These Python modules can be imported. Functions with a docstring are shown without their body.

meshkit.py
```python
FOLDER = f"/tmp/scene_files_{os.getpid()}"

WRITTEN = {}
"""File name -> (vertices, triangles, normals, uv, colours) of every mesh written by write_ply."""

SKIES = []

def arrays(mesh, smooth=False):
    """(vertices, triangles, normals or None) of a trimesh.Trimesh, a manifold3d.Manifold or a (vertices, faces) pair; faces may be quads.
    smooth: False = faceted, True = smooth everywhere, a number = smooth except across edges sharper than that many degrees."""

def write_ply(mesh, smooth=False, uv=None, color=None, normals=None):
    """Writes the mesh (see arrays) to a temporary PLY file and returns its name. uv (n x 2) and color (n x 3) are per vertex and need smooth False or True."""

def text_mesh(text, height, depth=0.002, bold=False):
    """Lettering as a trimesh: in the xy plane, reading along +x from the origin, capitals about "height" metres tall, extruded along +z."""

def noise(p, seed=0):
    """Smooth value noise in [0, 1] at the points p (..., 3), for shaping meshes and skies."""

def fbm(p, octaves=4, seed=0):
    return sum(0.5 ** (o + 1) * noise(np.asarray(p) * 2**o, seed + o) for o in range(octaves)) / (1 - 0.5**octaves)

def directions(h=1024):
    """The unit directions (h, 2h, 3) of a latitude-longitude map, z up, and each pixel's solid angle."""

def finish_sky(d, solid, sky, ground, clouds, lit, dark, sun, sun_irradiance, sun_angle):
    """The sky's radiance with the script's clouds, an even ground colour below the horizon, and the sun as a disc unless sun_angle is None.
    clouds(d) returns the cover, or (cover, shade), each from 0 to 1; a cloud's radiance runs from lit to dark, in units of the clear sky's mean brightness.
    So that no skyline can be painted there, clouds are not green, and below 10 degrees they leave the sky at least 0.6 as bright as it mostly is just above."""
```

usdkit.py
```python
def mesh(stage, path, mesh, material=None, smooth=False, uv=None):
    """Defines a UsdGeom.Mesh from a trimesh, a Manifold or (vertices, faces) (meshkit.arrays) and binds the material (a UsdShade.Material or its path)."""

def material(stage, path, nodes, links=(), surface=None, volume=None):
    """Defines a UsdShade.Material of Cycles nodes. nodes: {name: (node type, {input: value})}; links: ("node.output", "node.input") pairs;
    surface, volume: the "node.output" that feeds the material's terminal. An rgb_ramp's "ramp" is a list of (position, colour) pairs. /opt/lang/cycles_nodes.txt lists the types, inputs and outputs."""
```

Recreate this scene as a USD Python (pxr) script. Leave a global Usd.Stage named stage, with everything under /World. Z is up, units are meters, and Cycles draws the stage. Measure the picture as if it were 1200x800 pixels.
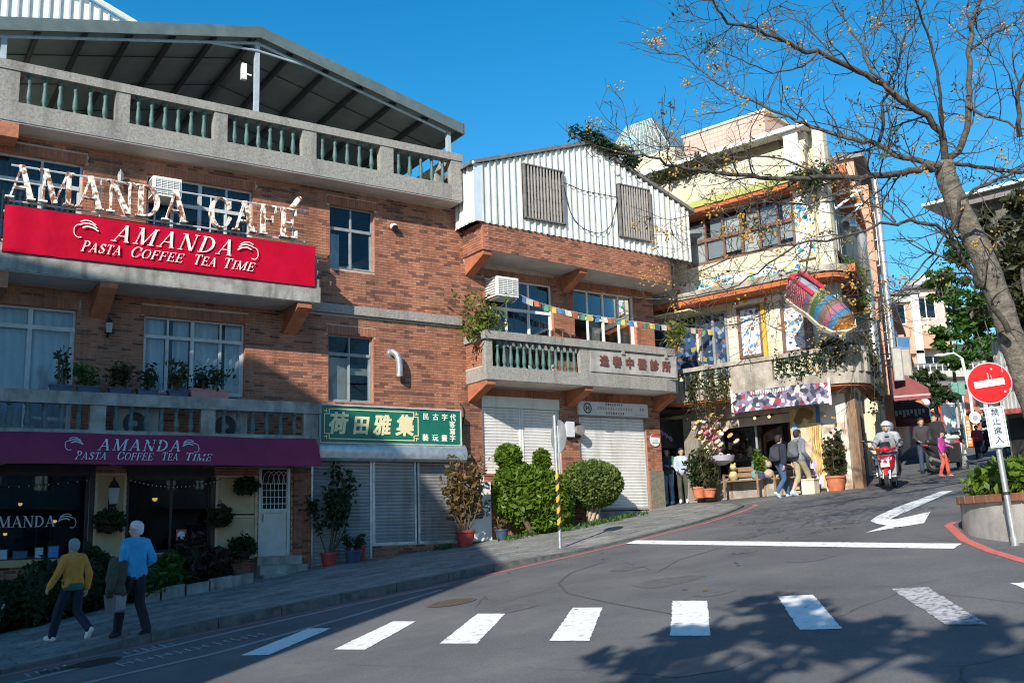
import math, glob, random
import numpy as np, trimesh, manifold3d, shapely
import shapely.geometry as sg
from shapely import affinity
from shapely.ops import unary_union
import usdkit, meshkit
from pxr import Usd, UsdGeom, UsdLux, UsdShade, Gf, Sdf, Vt

stage = Usd.Stage.CreateInMemory()
UsdGeom.SetStageUpAxis(stage, 'Z')
UsdGeom.SetStageMetersPerUnit(stage, 1.0)
WORLD = UsdGeom.Xform.Define(stage, '/World')
RNG = np.random.default_rng(11)
random.seed(11)

# ---------------------------------------------------------------- camera, sky, sun, exposure
CAM_POS = (0.0, 0.0, 1.65)
PITCH, ROLL = 0.1887, -0.0325
cam = UsdGeom.Camera.Define(stage, '/World/camera')
cam.CreateHorizontalApertureAttr(36.0)
cam.CreateVerticalApertureAttr(36.0 * 682 / 1024)
cam.CreateFocalLengthAttr(35.01)
cam.CreateClippingRangeAttr((0.1, 2000.0))
cam.CreateExposureAttr(0.5)
_cp, _sp, _cr, _sr = math.cos(PITCH), math.sin(PITCH), math.cos(ROLL), math.sin(ROLL)
_right, _up, _fwd = (_cr, -_sr * _sp, _sr * _cp), (-_sr, -_cr * _sp, _cr * _cp), (0, _cp, _sp)
cam.AddTransformOp().Set(Gf.Matrix4d(*_right, 0, *_up, 0, -_fwd[0], -_fwd[1], -_fwd[2], 0, *CAM_POS, 1))

SUN = np.array([-0.388, -0.922, 0.556]); SUN /= np.linalg.norm(SUN)      # direction towards the sun
SUN_EL, SUN_ROT = math.asin(SUN[2]), math.atan2(SUN[0], SUN[1])
dome = UsdLux.DomeLight.Define(stage, '/World/sky')
dome.GetPrim().SetCustomDataByKey('kind', 'structure')
sky_m = usdkit.material(stage, '/World/Looks/sky_look', {
    's': ('sky_texture', {'sky_type': 'single_scattering', 'sun_disc': False, 'sun_elevation': SUN_EL, 'sun_rotation': SUN_ROT,
                          'altitude': 100.0, 'air_density': 1.0, 'aerosol_density': 0.25, 'ozone_density': 2.5}),
    'h': ('hsv', {'hue': 0.491, 'saturation': 1.42}),
    'b': ('background_shader', {'strength': 0.135})}, [('s.color', 'h.color'), ('h.color', 'b.color')], surface='b.background')
UsdShade.MaterialBindingAPI.Apply(dome.GetPrim()).Bind(sky_m)
sun = UsdLux.DistantLight.Define(stage, '/World/sun')
sun.CreateNormalizeAttr(True); sun.CreateIntensityAttr(1.25); sun.CreateAngleAttr(0.5); sun.CreateColorAttr((1.0, 0.93, 0.82))
_z = Gf.Vec3d(*SUN); _x = Gf.Cross(Gf.Vec3d(0, 0, 1), _z).GetNormalized(); _y = Gf.Cross(_z, _x)
sun.AddTransformOp().Set(Gf.Matrix4d(*_x, 0, *_y, 0, *_z, 0, 0, 0, 30, 1))

# ---------------------------------------------------------------- frames: a local (along, out, up) system per facade
class Frame:
    def __init__(s, origin, deg):
        a = math.radians(deg); s.o = np.array([origin[0], origin[1], 0.0])
        s.d = np.array([math.cos(a), math.sin(a), 0.0]); s.m = np.array([math.sin(a), -math.cos(a), 0.0]); s.deg = deg
    def __call__(s, p):
        p = np.asarray(p, float); return s.o + p[..., :1] * s.d + p[..., 1:2] * s.m + p[..., 2:3] * np.array([0, 0, 1.0])
WF = Frame((0, 0), 0); WF.m = np.array([0, 1.0, 0])
_a = math.radians(33.9)
A = Frame((-22 * math.sin(_a), 22 * math.cos(_a)), 33.9)        # the two brick houses share this street front
C = Frame((5.7, 30.0), -42)                                       # the mosaic-covered house at the bend
def uw(x, y):
    q = np.array([x, y, 0.0]) - A.o; return float(q @ A.d), float(q @ A.m)
def ground_z(u, w):
    """Height of the road surface: the street climbs steadily along the brick fronts."""
    u = np.asarray(u, float)
    lo = np.clip(u, -18, 62)
    return -0.23 + 0.121 * lo + 0.0 * np.asarray(w, float)
def gxy(x, y):
    return float(ground_z(uw(x, y)[0], 0))

# ---------------------------------------------------------------- mesh building
class MB:
    def __init__(s): s.v, s.f, s.n, s.t = [], [], 0, []
    def add(s, v, f, tone=None):
        v = np.asarray(v, float); f = np.asarray(f, int)
        if f.ndim == 2 and f.shape[1] == 4: f = np.vstack([f[:, [0, 1, 2]], f[:, [0, 2, 3]]])
        s.v.append(v); s.f.append(f + s.n); s.n += len(v)
        s.t.append(np.full(len(v), 0.5 if tone is None else tone)); return s
    def box(s, F, a0, a1, b0, b1, c0, c1, tone=None, faces='all'):
        p = np.array([[x, y, z] for x in (a0, a1) for y in (b0, b1) for z in (c0, c1)], float)
        q = np.array([[0, 1, 3, 2], [4, 6, 7, 5], [0, 4, 5, 1], [2, 3, 7, 6], [0, 2, 6, 4], [1, 5, 7, 3]])
        if faces == 'noback': q = q[[0, 1, 3, 4, 5]]
        return s.add(F(p) if F else p, q, tone)
    def hexa(s, p, tone=None):
        """eight corners: bottom ring 0-3 and top ring 4-7"""
        return s.add(p, [[3, 2, 1, 0], [4, 5, 6, 7], [0, 1, 5, 4], [1, 2, 6, 5], [2, 3, 7, 6], [3, 0, 4, 7]], tone)
    def tube(s, pts, r, sides=8, cap=True):
        p = np.asarray(pts, float); r = np.broadcast_to(np.asarray(r, float), (len(p),))
        t = np.gradient(p, axis=0); t /= np.linalg.norm(t, axis=1, keepdims=True) + 1e-12
        ref = np.where(np.abs(t[:, 2:]) < 0.9, [[0, 0, 1.0]], [[1.0, 0, 0]])
        a = np.cross(t, ref); a /= np.linalg.norm(a, axis=1, keepdims=True) + 1e-12
        for i in range(1, len(a)):                     # keep the rings from twisting
            k = a[i - 1] - t[i] * (a[i - 1] @ t[i]); a[i] = k / (np.linalg.norm(k) + 1e-12)
        b = np.cross(t, a); g = np.arange(sides) * 2 * np.pi / sides
        v = p[:, None] + r[:, None, None] * (np.cos(g)[None, :, None] * a[:, None] + np.sin(g)[None, :, None] * b[:, None])
        i, j = np.meshgrid(np.arange(len(p) - 1), np.arange(sides), indexing='ij')
        q = np.stack([i * sides + j, i * sides + (j + 1) % sides, (i + 1) * sides + (j + 1) % sides, (i + 1) * sides + j], -1).reshape(-1, 4)
        v = v.reshape(-1, 3); f = np.vstack([q[:, [0, 1, 2]], q[:, [0, 2, 3]]])
        if cap:
            e = len(v); v = np.vstack([v, p[:1], p[-1:]]); k = np.arange(sides); l = (len(p) - 1) * sides
            f = np.vstack([f, np.stack([np.full(sides, e), (k + 1) % sides, k], 1), np.stack([np.full(sides, e + 1), l + k, l + (k + 1) % sides], 1)])
        return s.add(v, f)
    def lathe(s, base, prof, n=12, F=None):
        """profile of (radius, height) turned about the vertical axis at base"""
        pr = np.array(prof, float); g = np.arange(n) * 2 * np.pi / n
        v = np.stack([pr[:, :1] * np.cos(g), pr[:, :1] * np.sin(g), np.repeat(pr[:, 1:], n, 1)], -1).reshape(-1, 3) + np.asarray(base, float)
        i, j = np.meshgrid(np.arange(len(pr) - 1), np.arange(n), indexing='ij')
        q = np.stack([i * n + j, i * n + (j + 1) % n, (i + 1) * n + (j + 1) % n, (i + 1) * n + j], -1).reshape(-1, 4)
        return s.add(v, q)
    def prism(s, poly, F, b0, b1):
        """polygon in (along, up), extruded outwards from b0 to b1"""
        for g in getattr(poly, 'geoms', [poly]):
            if g.is_empty or g.area < 1e-7: continue
            m = trimesh.creation.extrude_polygon(g, b1 - b0, engine='earcut')
            v = np.array(m.vertices); s.add(F(np.stack([v[:, 0], v[:, 2] + b0, v[:, 1]], 1)), np.array(m.faces)[:, ::-1])
        return s
    def slab(s, poly, F, z0, z1):
        """polygon in plan (along, out), between two heights"""
        for g in getattr(poly, 'geoms', [poly]):
            if g.is_empty: continue
            m = trimesh.creation.extrude_polygon(g, z1 - z0, engine='earcut')
            v = np.array(m.vertices); s.add(F(np.stack([v[:, 0], v[:, 1], v[:, 2] + z0], 1)), np.array(m.faces))
        return s
    def hull(s, pts):
        m = manifold3d.Manifold.hull_points(np.asarray(pts, float)).to_mesh()
        return s.add(np.array(m.vert_properties)[:, :3], np.array(m.tri_verts))
    def ball(s, c, r, sub=2, jit=0, seed=0):
        m = trimesh.creation.icosphere(sub, 1.0); v = np.array(m.vertices)
        if jit: v = v * (1 + jit * (meshkit.fbm(v * 1.7 + seed * 7.3, 3, seed) - 0.5))[:, None]
        return s.add(v * np.asarray(r, float) + np.asarray(c, float), np.array(m.faces))
    def disc(s, c, axis, r, th, n=24):
        axis = np.asarray(axis, float); axis /= np.linalg.norm(axis); c = np.asarray(c, float)
        return s.tube([c - axis * th / 2, c + axis * th / 2], r, n)
    def sheet(s, g):
        """grid (n, m, 3) of points as one sheet"""
        n, m = g.shape[:2]; i, j = np.meshgrid(np.arange(n - 1), np.arange(m - 1), indexing='ij')
        q = np.stack([i * m + j, (i + 1) * m + j, (i + 1) * m + j + 1, i * m + j + 1], -1).reshape(-1, 4)
        return s.add(np.asarray(g, float).reshape(-1, 3), q)
    def mesh(s, m): return s.add(np.array(m.vertices), np.array(m.faces))
    def manifold(s, m):
        k = m.to_mesh(); return s.add(np.array(k.vert_properties)[:, :3], np.array(k.tri_verts))
    def ready(s): return np.vstack(s.v), np.vstack(s.f), np.concatenate(s.t)
    @property
    def empty(s): return s.n == 0

_used = set()
def numbered(parent, name):
    if (parent, name) not in _used:
        _used.add((parent, name)); return name
    k = 1
    while (parent, f'{name}_{k:03d}') in _used: k += 1
    _used.add((parent, f'{name}_{k:03d}')); return f'{name}_{k:03d}'
_count = {}
def path_for(parent, name):
    k = _count.get((parent, name), 0); _count[(parent, name)] = k + 1
    return f'{parent}/{name}' if k == 0 else f'{parent}/{name}_{k:03d}'
_bases = {}
def data(p, **kw):
    for k, v in kw.items():
        if v is not None: p.SetCustomDataByKey(k, v)
def thing(name, label, category, base=(0, 0, 0), group=None, kind=None):
    """a top-level thing: an Xform standing at the thing's base; its parts are meshes below it"""
    path = path_for('/World', name); x = UsdGeom.Xform.Define(stage, path); x.AddTranslateOp().Set(Gf.Vec3d(*map(float, base)))
    _bases[path] = np.array(base, float); data(x.GetPrim(), label=label, category=category, group=group, kind=kind); return path
def part(parent, name, mb, look, smooth=False, tone=False, label=None, kind=None, category=None, group=None):
    """one mesh below a thing, a part, or (with /World) at top level. Points are given in world metres."""
    if isinstance(mb, MB):
        if mb.empty: return None
        v, f, t = mb.ready()
    else: v, f = mb; t = None
    path = path_for(parent, name)
    v = v - _bases.get(parent, np.zeros(3)); _bases[path] = _bases.get(parent, np.zeros(3))
    nrm = None
    if smooth is True:
        nrm = np.zeros_like(v); fn = np.cross(v[f[:, 1]] - v[f[:, 0]], v[f[:, 2]] - v[f[:, 0]])
        for k in range(3): np.add.at(nrm, f[:, k], fn)
        nrm /= np.linalg.norm(nrm, axis=1, keepdims=True) + 1e-12
    elif smooth:
        v, f, nrm = meshkit.arrays(trimesh.Trimesh(v, f, process=False, validate=False), smooth)
    m = UsdGeom.Mesh.Define(stage, path)
    m.CreatePointsAttr(Vt.Vec3fArray.FromNumpy(np.ascontiguousarray(v, np.float32)))
    m.CreateFaceVertexCountsAttr(Vt.IntArray.FromNumpy(np.full(len(f), 3, np.int32)))
    m.CreateFaceVertexIndicesAttr(Vt.IntArray.FromNumpy(np.ascontiguousarray(f, np.int32).ravel()))
    m.CreateSubdivisionSchemeAttr('none')
    if nrm is not None:
        m.CreateNormalsAttr(Vt.Vec3fArray.FromNumpy(np.ascontiguousarray(nrm, np.float32))); m.SetNormalsInterpolation('vertex')
    if tone and t is not None:
        UsdGeom.PrimvarsAPI(m).CreatePrimvar('tone', Sdf.ValueTypeNames.FloatArray, 'vertex').Set(Vt.FloatArray.FromNumpy(t.astype(np.float32)))
    UsdShade.MaterialBindingAPI.Apply(m.GetPrim()).Bind(look)
    data(m.GetPrim(), label=label, kind=kind, category=category, group=group)
    return path
# ---------------------------------------------------------------- materials
_L = {}
def look(name, c1, c2=None, scale=6.0, rough=0.8, bump=0.0, bscale=60.0, metal=0.0, spec=0.5, detail=5.0, stretch=None, lo=0.35, hi=0.65, streak=None, coat=None):
    """a surface whose colour drifts between c1 and c2, with fine relief; streak = (colour, amount) adds vertical rain stains"""
    if name in _L: return _L[name]
    n = {'g': ('geometry', {}), 'p': ('principled_bsdf', {'roughness': rough, 'metallic': metal, 'specular_ior_level': spec})}; l = []
    if coat: n['p'][1]['coat_weight'] = coat
    src = 'g.position'
    if stretch is not None:
        n['m'] = ('mapping', {'scale': stretch}); l.append(('g.position', 'm.vector')); src = 'm.vector'
    if c2 is None: n['p'][1]['base_color'] = c1
    else:
        n['n'] = ('noise_texture', {'scale': scale, 'detail': detail, 'roughness': 0.62}); n['r'] = ('rgb_ramp', {'ramp': [(lo, c1), (hi, c2)]})
        l += [(src, 'n.vector'), ('n.fac', 'r.fac')]; out = 'r.color'
        if streak:
            n['sm'] = ('mapping', {'scale': (2.2, 2.2, 0.25)}); n['sn'] = ('noise_texture', {'scale': 1.3, 'detail': 4.0, 'roughness': 0.65})
            n['sr'] = ('map_range', {'from_min': 0.5, 'from_max': 0.72, 'to_min': 0.0, 'to_max': streak[1], 'clamp': True}); n['sx'] = ('mix_color', {'b': streak[0]})
            l += [('g.position', 'sm.vector'), ('sm.vector', 'sn.vector'), ('sn.fac', 'sr.value'), ('sr.result', 'sx.fac'), (out, 'sx.a')]; out = 'sx.result'
        l.append((out, 'p.base_color'))
    if bump:
        n['bn'] = ('noise_texture', {'scale': bscale, 'detail': 3.0}); n['b'] = ('bump', {'strength': bump, 'distance': 0.02})
        l += [('g.position', 'bn.vector'), ('bn.fac', 'b.height'), ('b.normal', 'p.normal')]
    _L[name] = usdkit.material(stage, f'/World/Looks/{name}', n, l, surface='p.BSDF'); return _L[name]
def tone_look(name, ramp, rough=0.85, vary=0.25, vscale=25.0, bump=0.2, big=None):
    """pieces of a wall or pavement: each piece has its own tone, stored on the mesh"""
    n = {'a': ('attribute', {'attribute': 'tone'}), 'r': ('rgb_ramp', {'ramp': ramp}), 'g': ('geometry', {}),
         'n': ('noise_texture', {'scale': vscale, 'detail': 4.0, 'roughness': 0.6}), 'v': ('map_range', {'from_min': 0.3, 'from_max': 0.7, 'to_min': 1 - vary, 'to_max': 1 + vary * 0.6, 'clamp': True}),
         'h': ('hsv', {}), 'p': ('principled_bsdf', {'roughness': rough}), 'b': ('bump', {'strength': bump, 'distance': 0.01}),
         'wp': ('mapping', {'scale': (1.6, 1.6, 0.3)}), 'w': ('noise_texture', {'scale': 1.1, 'detail': 5.0, 'roughness': 0.7}), 'wr': ('map_range', {'from_min': 0.3, 'from_max': 0.7, 'to_min': 0.52, 'to_max': 1.15, 'clamp': True}), 'wm': ('math', {'math_type': 'multiply'})}
    l = [('a.fac', 'r.fac'), ('g.position', 'n.vector'), ('n.fac', 'v.value'), ('g.position', 'wp.vector'), ('wp.vector', 'w.vector'), ('w.fac', 'wr.value'), ('v.result', 'wm.value1'), ('wr.result', 'wm.value2'), ('wm.value', 'h.value'), ('r.color', 'h.color'), ('h.color', 'p.base_color'), ('n.fac', 'b.height'), ('b.normal', 'p.normal')]
    _L[name] = usdkit.material(stage, f'/World/Looks/{name}', n, l, surface='p.BSDF'); return _L[name]
def leaf_look(name, c1, c2, c3=None, trans=0.35):
    ramp = [(0.0, c1), (0.65, c2), (0.95, c3 or c2), (0.965, (0.2, 0.13, 0.04)), (1.0, (0.16, 0.09, 0.03))]
    n = {'g': ('geometry', {}), 'r': ('rgb_ramp', {'ramp': ramp}), 'p': ('principled_bsdf', {'roughness': 0.45, 'specular_ior_level': 0.4}), 't': ('translucent_bsdf', {}), 'm': ('mix_closure', {'fac': trans}), 'y': ('mix_color', {'blend_type': 'multiply', 'fac': 1.0, 'b': (1.2, 1.25, 0.5)})}
    l = [('g.random_per_island', 'r.fac'), ('r.color', 'p.base_color'), ('r.color', 'y.a'), ('y.result', 't.color'), ('p.BSDF', 'm.closure1'), ('t.BSDF', 'm.closure2')]
    _L[name] = usdkit.material(stage, f'/World/Looks/{name}', n, l, surface='m.closure'); return _L[name]
def glass_look(name, tint=(0.75, 0.8, 0.82), gloss=0.02, ior=1.5, boost=1.0):
    n = {'f': ('fresnel', {'IOR': ior}), 'fm': ('math', {'math_type': 'multiply', 'value2': boost, 'use_clamp': True}), 't': ('transparent_bsdf', {'color': tint}), 'g': ('glossy_bsdf', {'roughness': gloss, 'color': (0.9, 0.95, 1.0)}), 'm': ('mix_closure', {})}
    _L[name] = usdkit.material(stage, f'/World/Looks/{name}', n, [('f.fac', 'fm.value1'), ('fm.value', 'm.fac'), ('t.BSDF', 'm.closure1'), ('g.BSDF', 'm.closure2')], surface='m.closure'); return _L[name]
def glow_look(name, c, s):
    _L[name] = usdkit.material(stage, f'/World/Looks/{name}', {'e': ('emission', {'color': c, 'strength': s})}, [], surface='e.emission'); return _L[name]
def shards_look(name, ramp, scale, rough=0.35, line=(0.85, 0.85, 0.82), width=0.04, back=None):
    """flat mosaic print: coloured shards with pale joints"""
    n = {'g': ('geometry', {}), 'v': ('voronoi_texture', {'scale': scale}), 'e': ('voronoi_texture', {'scale': scale, 'feature': 'distance_to_edge'}), 'w': ('white_noise_texture', {'dimensions': '3D'}),
         'r': ('rgb_ramp', {'ramp': ramp, 'interpolate': False}), 'k': ('math', {'math_type': 'less_than', 'value2': width}), 'x': ('mix_color', {'b': line}), 'p': ('principled_bsdf', {'roughness': rough})}
    l = [('g.position', 'v.vector'), ('g.position', 'e.vector'), ('v.position', 'w.vector'), ('w.value', 'r.fac'), ('e.distance', 'k.value1'), ('k.value', 'x.fac'), ('r.color', 'x.a'), ('x.result', 'p.base_color')]
    _L[name] = usdkit.material(stage, f'/World/Looks/{name}', n, l, surface='p.BSDF'); return _L[name]

BRICK_RAMP = [(0.0, (0.17, 0.078, 0.055)), (0.15, (0.23, 0.095, 0.063)), (0.22, (0.33, 0.13, 0.075)), (0.6, (0.395, 0.163, 0.093)), (1.0, (0.44, 0.195, 0.117))]
brick_l = tone_look('brick_look', BRICK_RAMP)
paver_l = tone_look('paver_look', [(0.0, (0.17, 0.17, 0.165)), (0.5, (0.235, 0.235, 0.225)), (1.0, (0.30, 0.295, 0.275))], vscale=14.0, vary=0.3)
mortar_l = look('mortar_look', (0.40, 0.33, 0.28), (0.55, 0.47, 0.41), 4.0, bump=0.2)
reveal_l = look('brick_reveal_look', (0.30, 0.105, 0.06), (0.46, 0.18, 0.10), 12.0, bump=0.3)
bracket_l = look('bracket_look', (0.30, 0.10, 0.05), (0.42, 0.15, 0.075), 6.0)
concrete_l = look('concrete_look', (0.19, 0.18, 0.16), (0.42, 0.40, 0.36), 3.0, bump=0.5, bscale=45.0, lo=0.3, hi=0.7, streak=((0.06, 0.058, 0.05), 0.75))
granular_l = look('washed_concrete_look', (0.20, 0.19, 0.17), (0.40, 0.38, 0.34), 22.0, bump=0.6, bscale=70.0, lo=0.3, hi=0.7, streak=((0.08, 0.075, 0.065), 0.5))
soffit_l = look('soffit_look', (0.50, 0.46, 0.42), (0.66, 0.62, 0.57), 1.5)
baluster_l = look('green_baluster_look', (0.04, 0.095, 0.083), (0.085, 0.155, 0.138), 9.0, rough=0.6)
baluster_dk_l = look('dark_baluster_look', (0.05, 0.10, 0.105), (0.11, 0.17, 0.17), 9.0, rough=0.6)
white_l = look('white_paint_look', (0.66, 0.66, 0.63), (0.78, 0.78, 0.75), 5.0, rough=0.5)
frame_l = look('aluminium_frame_look', (0.42, 0.43, 0.43), (0.54, 0.55, 0.55), 5.0, rough=0.4)
greyframe_l = look('grey_frame_look', (0.20, 0.21, 0.21), (0.28, 0.29, 0.29), 5.0, rough=0.45)
brownframe_l = look('brown_frame_look', (0.14, 0.075, 0.055), (0.20, 0.11, 0.08), 5.0, rough=0.5)
blackframe_l = look('dark_wood_look', (0.015, 0.012, 0.01), (0.03, 0.024, 0.02), 8.0, rough=0.5)
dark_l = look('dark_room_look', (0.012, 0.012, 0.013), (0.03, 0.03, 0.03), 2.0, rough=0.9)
room_l = look('room_wall_look', (0.10, 0.10, 0.10), (0.16, 0.155, 0.15), 2.0, rough=0.9)
curtain_l = look('curtain_look', (0.60, 0.66, 0.72), (0.74, 0.78, 0.82), 3.0, rough=0.9)
dkcurtain_l = look('dark_blind_look', (0.05, 0.06, 0.075), (0.09, 0.10, 0.12), 3.0, rough=0.9)
blind_l = look('beige_blind_look', (0.52, 0.50, 0.45), (0.60, 0.58, 0.52), 3.0, rough=0.8)
glass_l = glass_look('window_glass_look', tint=(0.8, 0.83, 0.84), boost=.6)
shopglass_l = glass_look('shop_glass_look', tint=(0.42, 0.43, 0.44), boost=1.0)
metal_l = look('galvanised_look', (0.42, 0.44, 0.46), (0.60, 0.62, 0.63), 7.0, rough=0.38, metal=0.7)
steel_l = look('blue_grey_steel_look', (0.30, 0.37, 0.40), (0.40, 0.47, 0.50), 7.0, rough=0.45)
slat_l = look('shutter_slat_look', (0.27, 0.28, 0.285), (0.40, 0.41, 0.41), 1.6, rough=0.4, metal=0.25, streak=((0.16, 0.15, 0.13), 0.6), lo=.3, hi=.7)
whiteslat_l = look('white_slat_look', (0.66, 0.65, 0.61), (0.76, 0.75, 0.71), 2.5, rough=0.45, streak=((0.34, 0.31, 0.25), 0.5))
siding_l = look('cream_siding_look', (0.62, 0.63, 0.58), (0.72, 0.73, 0.68), 2.5, rough=0.45, streak=((0.30, 0.25, 0.18), 0.5))
roofedge_l = look('roof_edge_look', (0.13, 0.12, 0.115), (0.20, 0.185, 0.18), 6.0, rough=0.6)
canopy_l = look('canopy_sheet_look', (0.17, 0.22, 0.205), (0.23, 0.28, 0.26), 1.2, rough=0.55)
beam_l = look('canopy_beam_look', (0.02, 0.026, 0.026), (0.035, 0.04, 0.04), 6.0, rough=0.6)
fascia_l = look('canopy_fascia_look', (0.085, 0.115, 0.115), (0.12, 0.155, 0.15), 3.0, rough=0.45)
banner_l = look('crimson_banner_look', (0.44, 0.0015, 0.02), (0.52, 0.002, 0.03), 2.0, rough=0.7, spec=.12, bump=0.5, bscale=4.0)
awning_l = look('burgundy_awning_look', (0.20, 0.010, 0.05), (0.25, 0.014, 0.062), 2.0, rough=0.7, bump=0.5, bscale=4.0)
lettering_l = look('cream_lettering_look', (0.80, 0.76, 0.66))
greysign_l = look('pale_lettering_look', (0.62, 0.60, 0.62))
greensign_l = look('green_sign_look', (0.005, 0.115, 0.075), (0.01, 0.15, 0.10), 1.5, rough=0.35)
gold_l = look('gold_lettering_look', (0.72, 0.62, 0.33), (0.78, 0.69, 0.42), 20.0, rough=0.4)
rust_l = look('rusty_white_look', (0.25, 0.085, 0.03), (0.80, 0.76, 0.68), 8.0, rough=0.6, lo=0.43, hi=0.53, detail=6.0)
asphalt_l = None
black_l = look('black_plastic_look', (0.018, 0.018, 0.02), (0.03, 0.03, 0.032), 9.0, rough=0.45)
rubber_l = look('tyre_rubber_look', (0.016, 0.016, 0.017), (0.028, 0.028, 0.028), 12.0, rough=0.85)
terracotta_l = look('terracotta_look', (0.40, 0.11, 0.05), (0.55, 0.18, 0.09), 8.0, rough=0.8)
redpot_l = look('red_pot_look', (0.36, 0.035, 0.03), (0.46, 0.06, 0.05), 8.0, rough=0.5)
bluepot_l = look('blue_pot_look', (0.03, 0.05, 0.10), (0.05, 0.08, 0.15), 8.0, rough=0.5)
pinkpot_l = look('pink_trough_look', (0.42, 0.17, 0.16), (0.50, 0.22, 0.20), 8.0, rough=0.6)
soil_l = look('soil_look', (0.03, 0.022, 0.015), (0.07, 0.05, 0.035), 20.0, rough=0.95)
wood_l = look('bench_wood_look', (0.16, 0.095, 0.055), (0.28, 0.18, 0.11), 6.0, rough=0.7, stretch=(8, 8, 1))
beige_l = look('beige_panel_look', (0.50, 0.37, 0.21), (0.58, 0.44, 0.27), 4.0, rough=0.6)
stem_l = look('stem_look', (0.07, 0.05, 0.03), (0.13, 0.10, 0.06), 20.0, rough=0.9)
bark_l = look('bark_look', (0.065, 0.056, 0.044), (0.19, 0.165, 0.13), 9.0, rough=0.95, bump=1.0, bscale=28.0, stretch=(1, 1, 1.6))
twig_l = look('twig_look', (0.035, 0.028, 0.023), (0.10, 0.085, 0.07), 12.0, rough=0.9)
paint_l = look('white_road_paint_look', (0.30, 0.30, 0.30), (0.74, 0.74, 0.72), 9.0, rough=0.75, lo=0.30, hi=0.44, detail=8.0)
wornpaint_l = look('worn_road_paint_look', (0.12, 0.12, 0.125), (0.46, 0.46, 0.47), 14.0, rough=0.8, lo=0.38, hi=0.56, detail=8.0)
oldline_l = look('faded_line_look', (0.25, 0.235, 0.225), (0.34, 0.31, 0.29), 4.0, rough=0.85, detail=8.0)
redline_l = look('red_road_paint_look', (0.32, 0.07, 0.06), (0.52, 0.13, 0.11), 9.0, rough=0.8, lo=0.32, hi=0.5, detail=8.0)
leaf_hedge = leaf_look('hedge_leaf_look', (0.10, 0.17, 0.015), (0.22, 0.33, 0.035), (0.36, 0.44, 0.09))
leaf_round = leaf_look('topiary_leaf_look', (0.12, 0.17, 0.04), (0.22, 0.29, 0.07), (0.33, 0.39, 0.13))
leaf_dark = leaf_look('dark_leaf_look', (0.02, 0.045, 0.012), (0.045, 0.08, 0.02), (0.07, 0.11, 0.03))
leaf_red = leaf_look('reddish_leaf_look', (0.05, 0.03, 0.02), (0.12, 0.045, 0.03), (0.06, 0.08, 0.025))
leaf_tree = leaf_look('tree_leaf_look', (0.045, 0.11, 0.018), (0.11, 0.21, 0.035), (0.22, 0.32, 0.08))
leaf_olive = leaf_look('olive_leaf_look', (0.05, 0.055, 0.02), (0.10, 0.10, 0.035), (0.18, 0.15, 0.05))
leaf_dry = leaf_look('dry_leaf_look', (0.13, 0.09, 0.035), (0.20, 0.17, 0.06), (0.30, 0.24, 0.11))
leaf_yellow = leaf_look('yellow_green_leaf_look', (0.12, 0.16, 0.025), (0.22, 0.24, 0.04), (0.32, 0.30, 0.07))
berry_l = look('berry_look', (0.36, 0.19, 0.035), (0.48, 0.28, 0.065), 30.0, rough=0.5)
lamp_l = glow_look('lamp_glow_look', (1.0, 0.62, 0.22), 2.2)

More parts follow.
